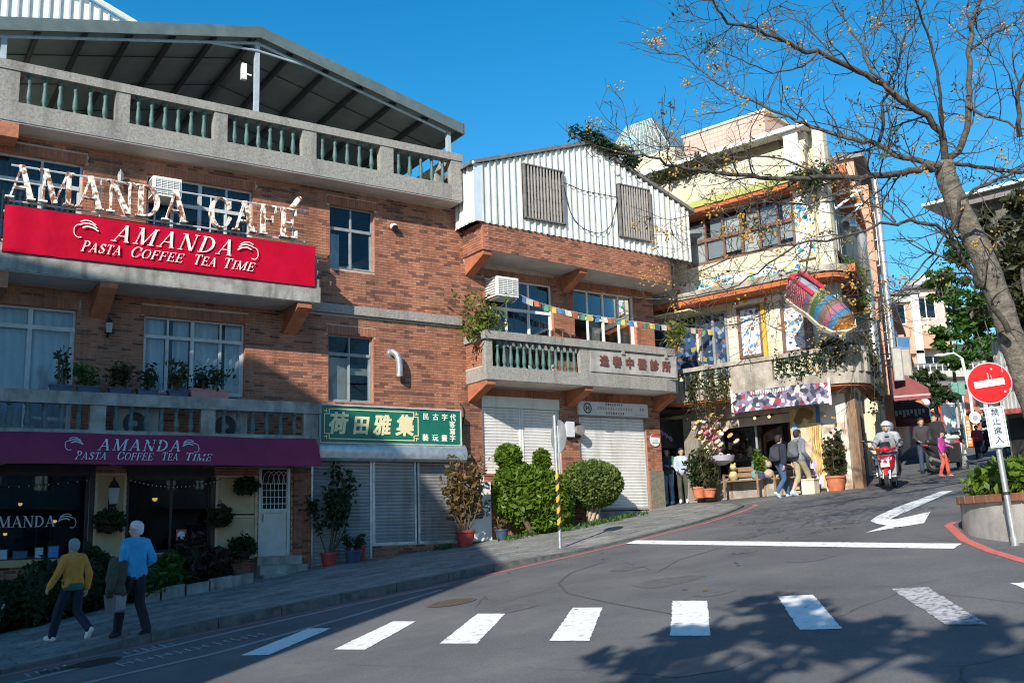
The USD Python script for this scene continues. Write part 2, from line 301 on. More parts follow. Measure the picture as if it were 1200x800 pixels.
# ---------------------------------------------------------------- ground, road, pavement, kerb, road paint
def GF(p):
    """(along, out, height above the road) on the climbing street"""
    p = np.asarray(p, float); q = p.copy(); q[..., 2] = p[..., 2] + ground_z(p[..., 0], p[..., 1]); return A(q)
def top(poly, h):
    mb = MB()
    for g in getattr(poly, 'geoms', [poly]):
        if g.is_empty or g.geom_type != 'Polygon': continue
        v, f = trimesh.creation.triangulate_polygon(g, engine='earcut')
        mb.add(GF(np.column_stack([v, np.full(len(v), h)])), f)
    return mb
g = MB(); us = np.array([-400, -120, -60, -18, 0, 22, 62, 120, 400.0]); ws = np.array([-400, -120, -40, 0, 40, 120, 400.0])
g.sheet(np.array([[A(np.array([u, w, float(ground_z(u, w)) - 0.06])) for u in us] for w in ws]).swapaxes(0, 1))
part('/World', 'ground', g, look('bare_earth_look', (0.10, 0.09, 0.075), (0.17, 0.155, 0.13), 0.5), kind='structure', label='bare grey earth under and beyond the street and its houses', category='ground')
_n = {'g': ('geometry', {}), 'n1': ('noise_texture', {'scale': 0.5, 'detail': 6.0, 'roughness': 0.65}), 'n2': ('noise_texture', {'scale': 38.0, 'detail': 5.0, 'roughness': 0.7}), 'n3': ('noise_texture', {'scale': 3.0, 'detail': 4.0}),
      'r1': ('rgb_ramp', {'ramp': [(0.3, (0.082, 0.083, 0.087)), (0.42, (0.106, 0.107, 0.11)), (0.55, (0.126, 0.127, 0.129)), (0.72, (0.16, 0.16, 0.159))]}), 'r2': ('map_range', {'from_min': 0.3, 'from_max': 0.75, 'to_min': 0.72, 'to_max': 1.25}),
      'h': ('hsv', {}), 'mp': ('mix_vector', {'fac': 0.12}), 'v': ('voronoi_texture', {'feature': 'distance_to_edge', 'scale': 0.42}), 'ck': ('map_range', {'from_min': 0.0, 'from_max': 0.008, 'to_min': 0.55, 'to_max': 1.0, 'clamp': True}),
      'cm': ('noise_texture', {'scale': 0.33}), 'cr': ('map_range', {'from_min': 0.52, 'from_max': 0.6, 'to_min': 1.0, 'to_max': 0.0, 'clamp': True}), 'cx': ('mix_float', {'b': 1.0}), 'mu': ('math', {'math_type': 'multiply'}),
      'p': ('principled_bsdf', {'roughness': 0.82, 'specular_ior_level': 0.35}), 'b': ('bump', {'strength': 0.55, 'distance': 0.012})}
asphalt_l = usdkit.material(stage, '/World/Looks/asphalt_look', _n, [('g.position', 'n1.vector'), ('g.position', 'n2.vector'), ('g.position', 'n3.vector'), ('n1.fac', 'r1.fac'), ('n2.fac', 'r2.value'), ('g.position', 'mp.a'), ('n3.color', 'mp.b'), ('mp.result', 'v.vector'),
      ('v.distance', 'ck.value'), ('g.position', 'cm.vector'), ('cm.fac', 'cr.value'), ('cr.result', 'cx.fac'), ('ck.result', 'cx.a'), ('cx.result', 'mu.value2'), ('r2.result', 'mu.value1'), ('mu.value', 'h.value'), ('r1.color', 'h.color'), ('h.color', 'p.base_color'), ('n2.fac', 'b.height'), ('b.normal', 'p.normal')], surface='p.BSDF')
road = part('/World', 'road', top(sg.box(-18, -28, 62, 45), 0.0), asphalt_l, kind='structure', label='grey asphalt street climbing to the right with white markings', category='road')

KERB = [(-4, 6.75), (2, 6.6), (4.4, 6.45), (9, 6.6), (11.5, 6.35), (13.2, 6.1), (15.8, 5.45), (17.6, 4.75), (19.1, 3.95), (19.9, 2.95), (20.4, 1.8), (20.75, 0.3)]
def pave_h(u): u = np.asarray(u, float); return 0.045 + 0.095 * np.clip((u - 2.7) / 1.5, 0, 1) - 0.105 * np.clip((u - 9.5) / 2.5, 0, 1)
kl = sg.LineString(KERB)
pave_poly = sg.Polygon(KERB + [(20.75, -1.5), (-4, -1.5)]).buffer(-0.13, join_style=2)
def PF(p):
    p = np.asarray(p, float); q = p.copy(); q[..., 2] = p[..., 2] + ground_z(p[..., 0], p[..., 1]) + pave_h(p[..., 0]); return A(q)
pv = MB()
for a, b in [(-3.9, 2.7), (2.7, 4.2), (4.2, 9.5), (9.5, 12.0), (12.0, 20.6)]:
    q = pave_poly.intersection(sg.box(a, -2, b, 9))
    if not q.is_empty:
        for gg in getattr(q, 'geoms', [q]):
            v, f = trimesh.creation.triangulate_polygon(gg, engine='earcut'); pv.add(PF(np.column_stack([v, np.full(len(v), -0.012)])), f)
pavement = part('/World', 'pavement', pv, look('pavement_joint_look', (0.08, 0.078, 0.072), (0.13, 0.125, 0.115), 9.0), kind='structure', label='pavement of pale stone slabs along the brick houses', category='pavement')
stones = []
rw, pt = 0.33, 0.62; r = 0
for w0 in np.arange(0.02, 6.9, rw):
    for k, u0 in enumerate(np.arange(-4 + (r % 2) * pt / 2, 20.8, pt)):
        q = sg.box(u0 + 0.006, w0 + 0.006, u0 + pt - 0.006, w0 + rw - 0.006).intersection(pave_poly)
        if q.is_empty or q.area < 0.02 or q.geom_type != 'Polygon': continue
        c = q.centroid; x = A(np.array([c.x, c.y, 0.0])); stones.append((float(np.hypot(x[0], x[1])) + (0 if (c.y > 0.9 and c.x > 1.6) else 40), q))
    r += 1
stones.sort(key=lambda t: t[0])
def stone(mb, q):
    dz = RNG.normal(0, 0.0025); tl = RNG.normal(0, 0.003, 2); c = q.centroid; tone = float(np.clip(RNG.normal(0.5, 0.2), 0, 1))
    co = list(q.simplify(0.01).exterior.coords)[:-1]
    if not q.exterior.is_ccw: co = co[::-1]
    n = len(co); v = []
    for h, s in ((-0.03, 1.0), (0.0, 0.985)):
        for x, y in co:
            xx, yy = c.x + (x - c.x) * s, c.y + (y - c.y) * s
            v.append((xx, yy, h + (dz + tl[0] * (xx - c.x) + tl[1] * (yy - c.y) if h == 0 else 0)))
    f = [(i, (i + 1) % n, n + (i + 1) % n) for i in range(n)] + [(i, n + (i + 1) % n, n + i) for i in range(n)] + [(n, n + i, n + i + 1) for i in range(1, n - 1)]
    mb.add(PF(np.array(v)), f, tone)
rest = MB()
for k, (d, q) in enumerate(stones):
    if k < 300: m = MB(); stone(m, q); part(pavement, 'paving_slab', m, paver_l, tone=True)
    else: stone(rest, q)
part(pavement, 'far_paving_slabs', rest, paver_l, tone=True, kind='stuff')
kerb_l = look('kerb_stone_look', (0.075, 0.075, 0.073), (0.15, 0.148, 0.142), 6.0, bump=.3); kerb = thing('kerb', 'low grey kerb stones edging the pavement', 'kerb', A(np.array([8.0, 6.5, float(ground_z(8, 0))])), kind='structure')
L = kl.length; s0 = 0.0
while s0 < L - 0.05:
    s1 = min(s0 + 0.99, L); pa, pb = kl.interpolate(s0 + 0.006), kl.interpolate(s1 - 0.006)
    d = np.array([pb.x - pa.x, pb.y - pa.y]); d /= np.linalg.norm(d); nn = np.array([d[1], -d[0]]) * 0.15
    co = [(pa.x, pa.y), (pb.x, pb.y), (pb.x + nn[0], pb.y + nn[1]), (pa.x + nn[0], pa.y + nn[1])]
    v = [(x, y, -0.05) for x, y in co] + [(x, y, float(pave_h(x)) + 0.004) for x, y in co]
    part(kerb, 'kerb_stone', MB().hexa(GF(np.array(v))), kerb_l); s0 += 0.99

# road paint: thin sheets, each kind above the last
def strip(line, width, h): return top(sg.LineString(line).buffer(width / 2, cap_style=2, join_style=2), h)
part(road, 'red_kerb_line', strip([(-4, 7.0), (2, 6.85), (4.4, 6.75), (9, 6.86), (11.5, 6.62), (13.3, 6.36), (15.95, 5.68), (17.8, 4.95), (19.35, 4.1), (19.6, 3.75)], 0.11, 0.004), redline_l)
part(road, 'faded_edge_line', strip([(-3, 7.75), (2, 7.8), (4.57, 7.29), (6.67, 7.03), (8.6, 7.05)], 0.14, 0.005), oldline_l)
part(road, 'faded_edge_line', strip([(-2, 9.3), (2.53, 9.07), (4.05, 9.0), (6.08, 8.35), (8.2, 7.5)], 0.14, 0.005), oldline_l)
Z = [[(4.19, 9.62), (4.38, 10.06), (5.63, 9.03), (5.49, 8.58)], [(4.92, 10.73), (5.09, 11.22), (6.37, 10.06), (6.25, 9.64)], [(5.66, 11.94), (5.83, 12.45), (7.12, 11.05), (7.0, 10.57)],
     [(6.23, 13.24), (6.39, 13.71), (7.78, 12.2), (7.67, 11.75)], [(6.86, 14.4), (6.99, 14.82), (8.44, 13.32), (8.34, 12.84)], [(7.47, 15.49), (7.62, 15.86), (9.01, 14.39), (8.84, 14.03)],
     [(8.03, 16.63), (8.12, 16.96), (9.62, 15.4), (9.47, 15.06)], [(8.5, 17.75), (8.62, 18.1), (10.12, 16.5), (9.95, 16.12)]]
def rough_edge(q, a=.0045):
    p = np.array(sg.Polygon(q).segmentize(.045).exterior.coords)[:-1]; return sg.Polygon(p + a * RNG.normal(size=p.shape)).buffer(0)
for k in range(9):
    u, w, r = [(9.5, 11.5, .35), (11.4, 12.4, .25), (8.9, 13.0, .18), (13.8, 8.8, .4), (10.4, 9.6, .2), (6.1, 15.6, .3), (15.2, 9.9, .25), (12.0, 10.6, .15), (7.4, 10.8, .22)][k]; th = np.linspace(0, 6.28, 30)[:-1]; rr = r * (.75 + .6 * meshkit.fbm(np.stack([np.cos(th) * 1.5 + k * 5, np.sin(th) * 1.5, th * 0], 1), 3, k))
    part(road, 'oil_stain', top(sg.Polygon(np.stack([u + rr * np.cos(th) * 1.4, w + rr * np.sin(th)], 1)), .0034 + .0001 * k), look('oil_stain_look', (0.078, 0.078, 0.081), (0.118, 0.118, 0.12), 7.0, rough=.6, detail=8.0))
for k, q in enumerate(Z):
    part(road, 'zebra_stripe', top(rough_edge(q), 0.006), wornpaint_l if k == 6 else paint_l, label='worn zebra stripe with scraped middle' if k == 6 else None)
part(road, 'stop_line', top(rough_edge([(13.02, 6.43), (12.19, 14.08), (12.63, 13.92), (13.47, 6.22)]), 0.006), paint_l)
part(road, 'turn_arrow', top(sg.Polygon([(20.3, 8.95), (20.25, 8.68), (17.35, 9.55), (16.0, 10.1), (15.4, 10.42), (15.0, 10.85), (14.72, 11.25), (13.9, 11.44), (14.9, 11.84), (16.5, 10.9), (15.55, 10.86), (15.55, 10.72), (16.1, 10.5), (17.9, 9.85)]), 0.006), paint_l)
part(road, 'red_curve_line', strip([(14.95, 12.35), (14.55, 12.5), (14.08, 12.88), (13.01, 13.72), (12.04, 14.67), (11.3, 15.52), (10.2, 17.0)], 0.13, 0.004), redline_l)
part(road, 'white_edge_line', strip([(19.7, 3.2), (20.9, 3.2), (22.6, 4.9), (24.5, 5.6), (28, 5.9)], 0.10, 0.005), oldline_l)
for k, (u0, w0, l) in enumerate([(2.15, 7.05, 1.0), (3.4, 6.98, 0.75), (3.1, 7.95, 1.1), (4.35, 7.95, 0.8)]):      # lettering worn past reading
    m = MB()
    for j in range(int(l / 0.22)):
        x = u0 + j * 0.24
        for q in (sg.box(x, w0, x + 0.03, w0 + 0.42), sg.box(x, w0 + 0.19 + 0.05 * (j % 2), x + 0.17, w0 + 0.23 + 0.05 * (j % 2)), sg.box(x + 0.13, w0 + 0.05, x + 0.16, w0 + 0.36)):
            t = top(q, 0.005 + 0.0007 * k); m.add(*t.ready()[:2])
    part(road, 'worn_lettering', m, wornpaint_l)
tyre_l = look('tyre_mark_look', (0.045, 0.045, 0.047), (0.085, 0.085, 0.087), 5.0, rough=.8, detail=8.0)
part(road, 'tyre_mark', strip([(11.0, 8.3), (9.9, 8.75), (9.1, 9.5), (8.45, 10.6), (8.05, 12.0), (7.7, 13.6)], 0.035, 0.003), tyre_l); part(road, 'tyre_mark', strip([(12.6, 9.6), (11.2, 9.9), (10.1, 10.6)], 0.03, 0.0032), tyre_l)
part(road, 'asphalt_patch', top(sg.Polygon([(16.0, 5.9), (19.5, 4.6), (20.6, 6.8), (17.5, 8.2), (15.5, 7.6)]), 0.0025), look('asphalt_patch_look', (0.085, 0.085, 0.088), (0.12, 0.12, 0.12), 3.0, rough=.85, bump=.3)); part(road, 'asphalt_patch', top(sg.Polygon([(3.5, 11.2), (6.0, 17.5), (5.4, 17.8), (2.9, 11.5)]), 0.0022), look('asphalt_patch_look', (0.07, 0.07, 0.073)))
def manhole(name, u, w, r, lbl, lk):
    t = thing(name, lbl, 'manhole cover', GF(np.array([u, w, 0.0])))
    th = np.linspace(0, 2 * np.pi, 25)[:-1]
    part(t, 'rim', top(sg.Point(u, w).buffer(r).difference(sg.Point(u, w).buffer(r * 0.93)), 0.009), lk); part(t, 'lid', top(sg.Point(u, w).buffer(r * 0.925), 0.007), lk)
    for i in range(-3, 4):
        hh = math.sqrt(max(0.02, (0.85 ** 2 - (i * 0.24) ** 2))) * r
        part(t, 'rib', top(sg.box(u - hh, w + i * 0.24 * r - 0.02, u + hh, w + i * 0.24 * r + 0.02), 0.011), lk)
manhole('manhole_cover', 7.46, 9.1, 0.36, 'round brownish manhole cover in the sunlit road by the zebra crossing', look('brown_iron_look', (0.10, 0.075, 0.06), (0.15, 0.115, 0.09), 12.0, rough=0.7))
manhole('manhole_cover', 2.95, 7.45, 0.34, 'dark round manhole cover beside worn road lettering at the left', look('dark_iron_look', (0.035, 0.035, 0.037), (0.06, 0.06, 0.06), 12.0, rough=0.6))
g = thing('drain_grate', 'small iron drain grate beside the kerb at the left road edge', 'drain', GF(np.array([2.6, 6.95, 0])))
for i in range(8): part(g, 'bar', top(sg.box(2.3 + i * 0.08, 7.25, 2.34 + i * 0.08, 7.5), 0.012), black_l)

# ---------------------------------------------------------------- wall, brick, window, shutter builders
class PathFrame:
    """runs along a plan polyline given in another frame; local (distance along, out, up)"""
    def __init__(s, F, pts):
        s.F = F; s.p = np.array(pts, float); d = np.diff(s.p, axis=0); s.l = np.concatenate([[0], np.cumsum(np.hypot(d[:, 0], d[:, 1]))]); s.n = np.stack([-d[:, 1], d[:, 0]], 1) / (np.hypot(d[:, 0], d[:, 1])[:, None])
        s.length = s.l[-1]
    def __call__(s, q):
        q = np.asarray(q, float); sh = q.shape[:-1]; q2 = q.reshape(-1, 3)
        i = np.clip(np.searchsorted(s.l, q2[:, 0], 'right') - 1, 0, len(s.n) - 1); t = (q2[:, 0] - s.l[i]) / (s.l[i + 1] - s.l[i])
        xy = s.p[i] + (s.p[i + 1] - s.p[i]) * t[:, None] + s.n[i] * q2[:, 1:2]
        return s.F(np.column_stack([xy, q2[:, 2]])).reshape(*sh, 3)
def openings_poly(ops): return unary_union([sg.box(a, c, b, d) for a, b, c, d in ops]) if ops else sg.Polygon()
def wall(parent, name, F, outline, ops, w0, w1, lk=None, **kw):
    m = MB(); m.prism(outline.difference(openings_poly(ops)), F, w0, w1); return part(parent, name, m, lk or mortar_l, **kw)
def brick_rows(F, poly, row=0.068, pitch=0.235, joint=0.009, z0=None, out=0.012, seed=0):
    """every brick of a face as (corners, tone)"""
    rng = np.random.default_rng(seed); a, b, c, d = poly.bounds; res = []; k = int(math.floor(b / row)) if z0 is None else 0
    z = k * row if z0 is None else z0
    while z < d:
        za, zb = z + joint / 2, z + row - joint / 2
        l1 = poly.intersection(sg.LineString([(a - 1, za + 0.004), (c + 1, za + 0.004)])); l2 = poly.intersection(sg.LineString([(a - 1, zb - 0.004), (c + 1, zb - 0.004)]))
        iv1 = [(q.bounds[0], q.bounds[2]) for q in getattr(l1, 'geoms', [l1]) if not q.is_empty]; iv2 = [(q.bounds[0], q.bounds[2]) for q in getattr(l2, 'geoms', [l2]) if not q.is_empty]
        for p0, p1 in iv1:
            for q0, q1 in iv2:
                s0, s1 = max(p0, q0), min(p1, q1)
                if s1 - s0 < 0.04: continue
                off = (k % 2) * pitch / 2; i = math.floor((s0 - off) / pitch)
                while i * pitch + off < s1:
                    u0, u1 = max(s0, i * pitch + off + joint / 2), min(s1, (i + 1) * pitch + off - joint / 2); i += 1
                    if u1 - u0 < 0.025: continue
                    r = rng.random(); dk = meshkit.noise(np.array([(u0 + u1) * 0.75, z * 41.0, seed + 0.5]), 3) > 0.6
                    tone = r * 0.16 if (dk and r < 0.6) or r < 0.05 else 0.2 + 0.8 * r
                    o = out + rng.normal(0, 0.0012); res.append(((u0, u1, za, zb, o), tone))
        k += 1; z += row
    return res
def lay_bricks(parent, F, sets, singles, rank, base_w=0.0, name='brick', far='far_bricks'):
    """the bricks that show largest are parts of their own; the others go into one part"""
    rows = sets; order = sorted(range(len(rows)), key=lambda i: rank(rows[i][0])); rest = MB()
    for n_, i in enumerate(order):
        (u0, u1, za, zb, o), tone = rows[i]
        if n_ < singles: part(parent, name, MB().box(F, u0, u1, base_w - 0.004, base_w + o, za, zb, tone, 'noback'), brick_l, tone=True)
        else: rest.box(F, u0, u1, base_w - 0.004, base_w + o, za, zb, tone, 'noback')
    part(parent, far, rest, brick_l, tone=True, kind='stuff')
def soldiers(u0, u1, z0, z1, pitch=0.075, seed=1):
    rng = np.random.default_rng(seed); return [((u + 0.004, u + pitch - 0.004, z0, z1, 0.014 + rng.normal(0, 0.001)), 0.25 + 0.6 * rng.random()) for u in np.arange(u0, u1 - 0.03, pitch)]
def bar(mb, F, u0, u1, z0, z1, w0, w1): mb.box(F, u0, u1, w0, w1, z0, z1)
def window(parent, F, u0, u1, z0, z1, cols, transom=None, lk=None, w=-0.10, fw=0.05, behind=None, pane_l=None, label=None, sash=True, split=None):
    """a framed window in a wall opening: frame, panes, and a curtain or blind behind. cols: inner upright positions (0..1); transom: height of the cross bar"""
    lk = lk or frame_l; m = MB(); d = 0.07
    bar(m, F, u0, u1, z1 - fw, z1, w - d, w); bar(m, F, u0, u1, z0, z0 + fw, w - d, w)
    bar(m, F, u0, u0 + fw, z0 + fw, z1 - fw, w - d, w); bar(m, F, u1 - fw, u1, z0 + fw, z1 - fw, w - d, w)
    xs = [u0 + fw] + [u0 + c * (u1 - u0) for c in cols] + [u1 - fw]; zs = [z0 + fw] + ([transom] if transom else []) + [z1 - fw]
    for k, x in enumerate(xs[1:-1]): 
        t = fw * (0.8 if split != k else 1.5); bar(m, F, x - t / 2, x + t / 2, z0 + fw, z1 - fw, w - d + 0.003, w + 0.004)
    if transom: bar(m, F, u0 + fw, u1 - fw, transom - fw * 0.75, transom + fw * 0.75, w - d + 0.005, w + 0.008)
    wi = part(parent, 'window', m, lk, label=label)
    for i in range(len(xs) - 1):
        for j in range(len(zs) - 1):
            if sash and j == 0:                     # a slimmer sliding sash in the lower row
                q = MB(); off = -0.035 if i % 2 else -0.02; s = 0.04
                a, b, c, e = xs[i], xs[i + 1], zs[j], zs[j + 1]
                for k in ((a, b, c, c + s), (a, b, e - s, e), (a, a + s, c + s, e - s), (b - s, b, c + s, e - s)): q.box(F, k[0], k[1], w + off - 0.02, w + off, k[2], k[3])
                part(wi, 'sash', q, lk)
            p = MB(); off = -0.045 if i % 2 else -0.03
            p.box(F, xs[i], xs[i + 1], w + off - 0.005, w + off, zs[j], zs[j + 1]); part(wi, 'pane', p, pane_l or glass_l)
    if behind: curtain(wi, F, u0 + 0.03, u1 - 0.03, z0, z1 - 0.02, w - 0.16, *behind)
    return wi
def curtain(parent, F, u0, u1, z0, z1, w, lk, amp=0.03, wl=0.11, gaps=()):
    for k, (a, b) in enumerate(_segments(u0, u1, gaps)):
        n = max(3, int((b - a) / 0.025)); u = np.linspace(a, b, n); ph = u * 2 * np.pi / wl + 1.7 * np.sin(u * 3.1) + k
        zz = np.linspace(z0, z1, 4); gr = np.stack([np.stack([u, w + amp * np.sin(ph) * (1.15 - 0.3 * j / 3), np.full(n, z)], 1) for j, z in enumerate(zz)], 1)
        part(parent, 'curtain', MB().sheet(F(gr)), lk, smooth=True)
def _segments(a, b, gaps):
    out = []; x = a
    for g0, g1 in gaps: out.append((x, g0)); x = g1
    out.append((x, b)); return [q for q in out if q[1] - q[0] > 0.05]
def blind(parent, F, u0, u1, z0, z1, w, lk): part(parent, 'blind', MB().box(F, u0, u1, w - 0.01, w, z0, z1), lk)
def shutter(parent, F, u0, u1, z0, z1, w, lk, rail_l, pitch=0.08, name='roller_shutter', posts=True):
    m = MB()
    if posts: bar(m, F, u0 - 0.03, u0 + 0.025, z0, z1, w - 0.06, w + 0.03); bar(m, F, u1 - 0.025, u1 + 0.03, z0, z1, w - 0.06, w + 0.03)
    bar(m, F, u0, u1, z0, z0 + 0.06, w - 0.02, w + 0.024)
    sh = part(parent, name, m, rail_l); z = z0 + 0.06
    prof = np.array([(0.0, -0.004), (0.4, 0.012), (0.72, 0.017), (0.9, 0.008), (0.97, -0.012)])
    while z < z1 - 0.01:
        p = np.minimum(pitch, z1 - z); g = np.stack([np.stack([np.full(5, u), w + prof[:, 1], z + prof[:, 0] * p], 1) for u in (u0 + 0.02, u1 - 0.02)], 0)
        part(sh, 'slat', MB().sheet(F(g)[::-1]), lk); z += pitch
    return sh
BAL = [(0.062, 0.0), (0.062, 0.03), (0.04, 0.05), (0.034, 0.08), (0.05, 0.12), (0.058, 0.19), (0.05, 0.30), (0.038, 0.42), (0.032, 0.50), (0.046, 0.54), (0.046, 0.57), (0.034, 0.60), (0.05, 0.65), (0.062, 0.67), (0.062, 0.70)]
def balusters(parent, F, us, w, z0, z1, lk):
    k = (z1 - z0) / 0.70
    for u in us: part(parent, 'baluster', MB().lathe(F(np.array([u, w, z0])), [(r, h * k) for r, h in BAL], 10), lk, smooth=50)
def wedge(mb, F, u0, u1, w1, z0, z1, tip):
    """a bracket that tapers from the wall outwards"""
    mb.hexa(F(np.array([(u0, -0.02, z0), (u1, -0.02, z0), (u1, w1, z1 - tip), (u0, w1, z1 - tip), (u0, -0.02, z1), (u1, -0.02, z1), (u1, w1, z1), (u0, w1, z1)])))
def sheet_box(parent, name, F, a, lk, **kw): return part(parent, name, MB().box(F, *a), lk, **kw)

# ---------------------------------------------------------------- lettering
def _ell(cx, cy, rx, ry): return affinity.scale(sg.Point(cx, cy).buffer(1.0, 24), rx, ry, origin=(cx, cy))
def serif(ch):
    """a capital with thick and thin strokes, one unit high; returns (polygon, advance)"""
    K, H, S = 0.15, 0.055, 0.05
    ln = lambda a, b, w: sg.LineString([a, b]).buffer(w / 2, cap_style=2)
    sf = lambda x, y, w=0.26: sg.box(x - w / 2, y, x + w / 2, y + S) if y < 0.5 else sg.box(x - w / 2, y - S, x + w / 2, y)
    cut = sg.box(-1, 0, 3, 1)
    if ch == 'A': p = [ln((0.1, -0.05), (0.44, 1.03), H), ln((0.40, 1.06), (0.76, -0.05), K), ln((0.22, 0.34), (0.62, 0.34), H), sf(0.11, 0), sf(0.74, 0)]; adv = 0.90
    elif ch == 'M': p = [ln((0.14, 0), (0.17, 1), H), ln((0.16, 1.03), (0.5, 0), K), ln((0.48, 0), (0.86, 1.03), H), ln((0.87, 1), (0.9, 0), K), sf(0.14, 0), sf(0.9, 0, 0.3), sf(0.1, 1, 0.2), sf(0.92, 1, 0.22)]; adv = 1.08
    elif ch == 'N': p = [ln((0.14, 0), (0.14, 1), H), ln((0.12, 1.03), (0.72, -0.03), K), ln((0.74, 0), (0.74, 1), H), sf(0.14, 0), sf(0.74, 1), sf(0.08, 1, 0.18)]; adv = 0.88
    elif ch == 'D': p = [ln((0.18, 0), (0.18, 1), K), _ell(0.3, 0.5, 0.5, 0.5).difference(_ell(0.26, 0.5, 0.39, 0.445)).intersection(sg.box(0.18, 0, 2, 1)), sf(0.16, 0, 0.28), sf(0.16, 1, 0.28)]; adv = 0.86
    elif ch in 'CO':
        q = _ell(0.45, 0.5, 0.40, 0.51).difference(_ell(0.47, 0.5, 0.27, 0.46))
        if ch == 'C': q = q.difference(sg.Polygon([(0.5, 0.5), (1.4, 0.98), (1.4, 0.12)])); p = [q, sg.box(0.74, 0.64, 0.80, 0.92)]; adv = 0.84
        else: p = [q]; adv = 0.9
    elif ch in 'EF':
        p = [ln((0.18, 0), (0.18, 1), K), sg.box(0.1, 1 - H, 0.66, 1), sg.box(0.2, 0.48, 0.52, 0.48 + H), sg.box(0.61, 0.76, 0.66, 1), sg.box(0.49, 0.38, 0.54, 0.64), sf(0.18, 0, 0.3)]; adv = 0.72
        if ch == 'E': p += [sg.box(0.1, 0, 0.7, H), sg.box(0.65, 0, 0.7, 0.26)]; adv = 0.76
    elif ch == 'P': p = [ln((0.18, 0), (0.18, 1), K), _ell(0.3, 0.72, 0.36, 0.28).difference(_ell(0.27, 0.72, 0.25, 0.23)).intersection(sg.box(0.18, 0, 2, 1)), sf(0.18, 0, 0.3), sf(0.16, 1, 0.26)]; adv = 0.7
    elif ch == 'S':
        t = np.linspace(0, 1, 30); c = [(0.60, 0.80), (0.5, 0.95), (0.34, 0.97), (0.2, 0.88), (0.17, 0.72), (0.3, 0.58), (0.5, 0.46), (0.62, 0.3), (0.56, 0.1), (0.4, 0.02), (0.24, 0.05), (0.13, 0.2)]
        p = [sg.LineString(c).buffer(0.055), sg.LineString(c[4:8]).buffer(0.085), sg.box(0.57, 0.7, 0.62, 0.98), sg.box(0.11, 0.02, 0.16, 0.3)]; adv = 0.74
    elif ch == 'T': p = [ln((0.38, 0), (0.38, 1), K), sg.box(0.04, 1 - H, 0.72, 1), sg.box(0.04, 0.76, 0.09, 1), sg.box(0.67, 0.76, 0.72, 1), sf(0.38, 0, 0.3)]; adv = 0.78
    elif ch == 'I': p = [ln((0.2, 0), (0.2, 1), K), sf(0.2, 0, 0.3), sf(0.2, 1, 0.3)]; adv = 0.42
    elif ch == "'": p = [sg.LineString([(0.0, 0.75), (0.18, 1.0)]).buffer(0.07)]; adv = 0.3; cut = sg.box(-1, 0, 3, 2)
    else: return sg.Polygon(), 0.4
    return unary_union(p).intersection(cut).buffer(0), adv
def serif_words(txt, h, slant=0.0, track=0.05, big_first=1.0):
    """one polygon per word, and the total width"""
    x = 0; words = []; cur = []
    for ch in txt:
        if ch == ' ': words.append(unary_union(cur)); cur = []; x += 0.75 * h; continue
        q, adv = serif(ch); k = h * (big_first if not cur else 1.0)
        cur.append(affinity.affine_transform(q, [k, slant * k, 0, k, x, 0])); x += (adv + track) * k
    words.append(unary_union(cur)); return words, x
_font = {}
def glyph_poly(ch, h, kind='CJK', bold=0):
    """the outline of a written character, h metres high, standing on the origin"""
    from PIL import Image, ImageDraw, ImageFont
    if kind not in _font:
        f = [q for q in glob.glob('/opt/blender-*/*/datafiles/fonts/*.woff2') if kind in q][0]; _font[kind] = ImageFont.truetype(f, 64)
    im = Image.new('L', (96, 96)); ImageDraw.Draw(im).text((12, 74), ch, 255, _font[kind], anchor='ls', stroke_width=bold)
    on = np.pad(np.asarray(im) > 120, ((0, 0), (1, 1))).astype(np.int8); rows, st = np.nonzero(np.diff(on, axis=1) == 1); en = np.nonzero(np.diff(on, axis=1) == -1)[1]
    if not len(rows): return sg.Polygon()
    p = unary_union([sg.box(a, -r - 1, b, -r) for a, b, r in zip(st, en, rows)]).buffer(0.5).buffer(-0.5).simplify(0.55)
    a, b, c, d = p.bounds; s = h / 60.0; return affinity.affine_transform(p, [s, 0, 0, s, -12 * s, 80 * s])
def swoosh(flip=False):
    c = lambda pts, w: sg.LineString(pts).buffer(w, cap_style=1)
    t = np.linspace(0, 1, 14)
    loop = [(0.16 + 0.16 * math.cos(a), 0.22 + 0.22 * math.sin(a)) for a in np.linspace(1.6, 5.2, 16)]
    q = unary_union([c(loop, 0.014), c([(0.17, 0.44), (0.3, 0.50), (0.45, 0.52), (0.6, 0.48), (0.7, 0.40)], 0.022), c([(0.2, 0.55), (0.35, 0.62), (0.5, 0.6), (0.66, 0.5)], 0.018), c([(0.28, 0.36), (0.42, 0.42), (0.6, 0.38), (0.74, 0.30)], 0.026)])
    return affinity.scale(q, -1, 1, origin=(0.37, 0.3)) if flip else q
def put_poly(parent, name, q, F, u, z, w, th, lk, sx=1.0, **kw):
    return part(parent, name, MB().prism(affinity.translate(affinity.scale(q, sx, sx, origin=(0, 0)), u, z), F, w, w + th), lk, **kw)

# ================================================================ the cafe house (left): three storeys of brick, balconies, roof terrace
gA = lambda u: float(ground_z(u, 0))
cafe = thing('brick_cafe_house', 'large red brick house with balconies, green roof terrace canopy and cafe ground floor', 'building', A(np.array([6.0, 0, gA(6)])))
ops = [(0.9, 3.8, 7.15, 9.75), (5.1, 7.55, 7.15, 9.78), (9.47, 10.70, 8.14, 9.77), (9.44, 10.65, 4.83, 6.50), (0.9, 3.81, 3.85, 6.53), (5.16, 7.42, 4.84, 6.55)]
gops = [(0.6, 4.22, 1.42, 3.12), (4.95, 6.74, 1.46, 3.04), (7.78, 8.56, 1.30, 3.26), (9.04, 10.58, 0.85, 3.42), (10.62, 13.0, 1.44, 3.42)]
out = sg.box(-1.0, -0.6, 13.2, 10.17)
wall(cafe, 'wall', A, out, ops + gops, -0.24, 0.0)
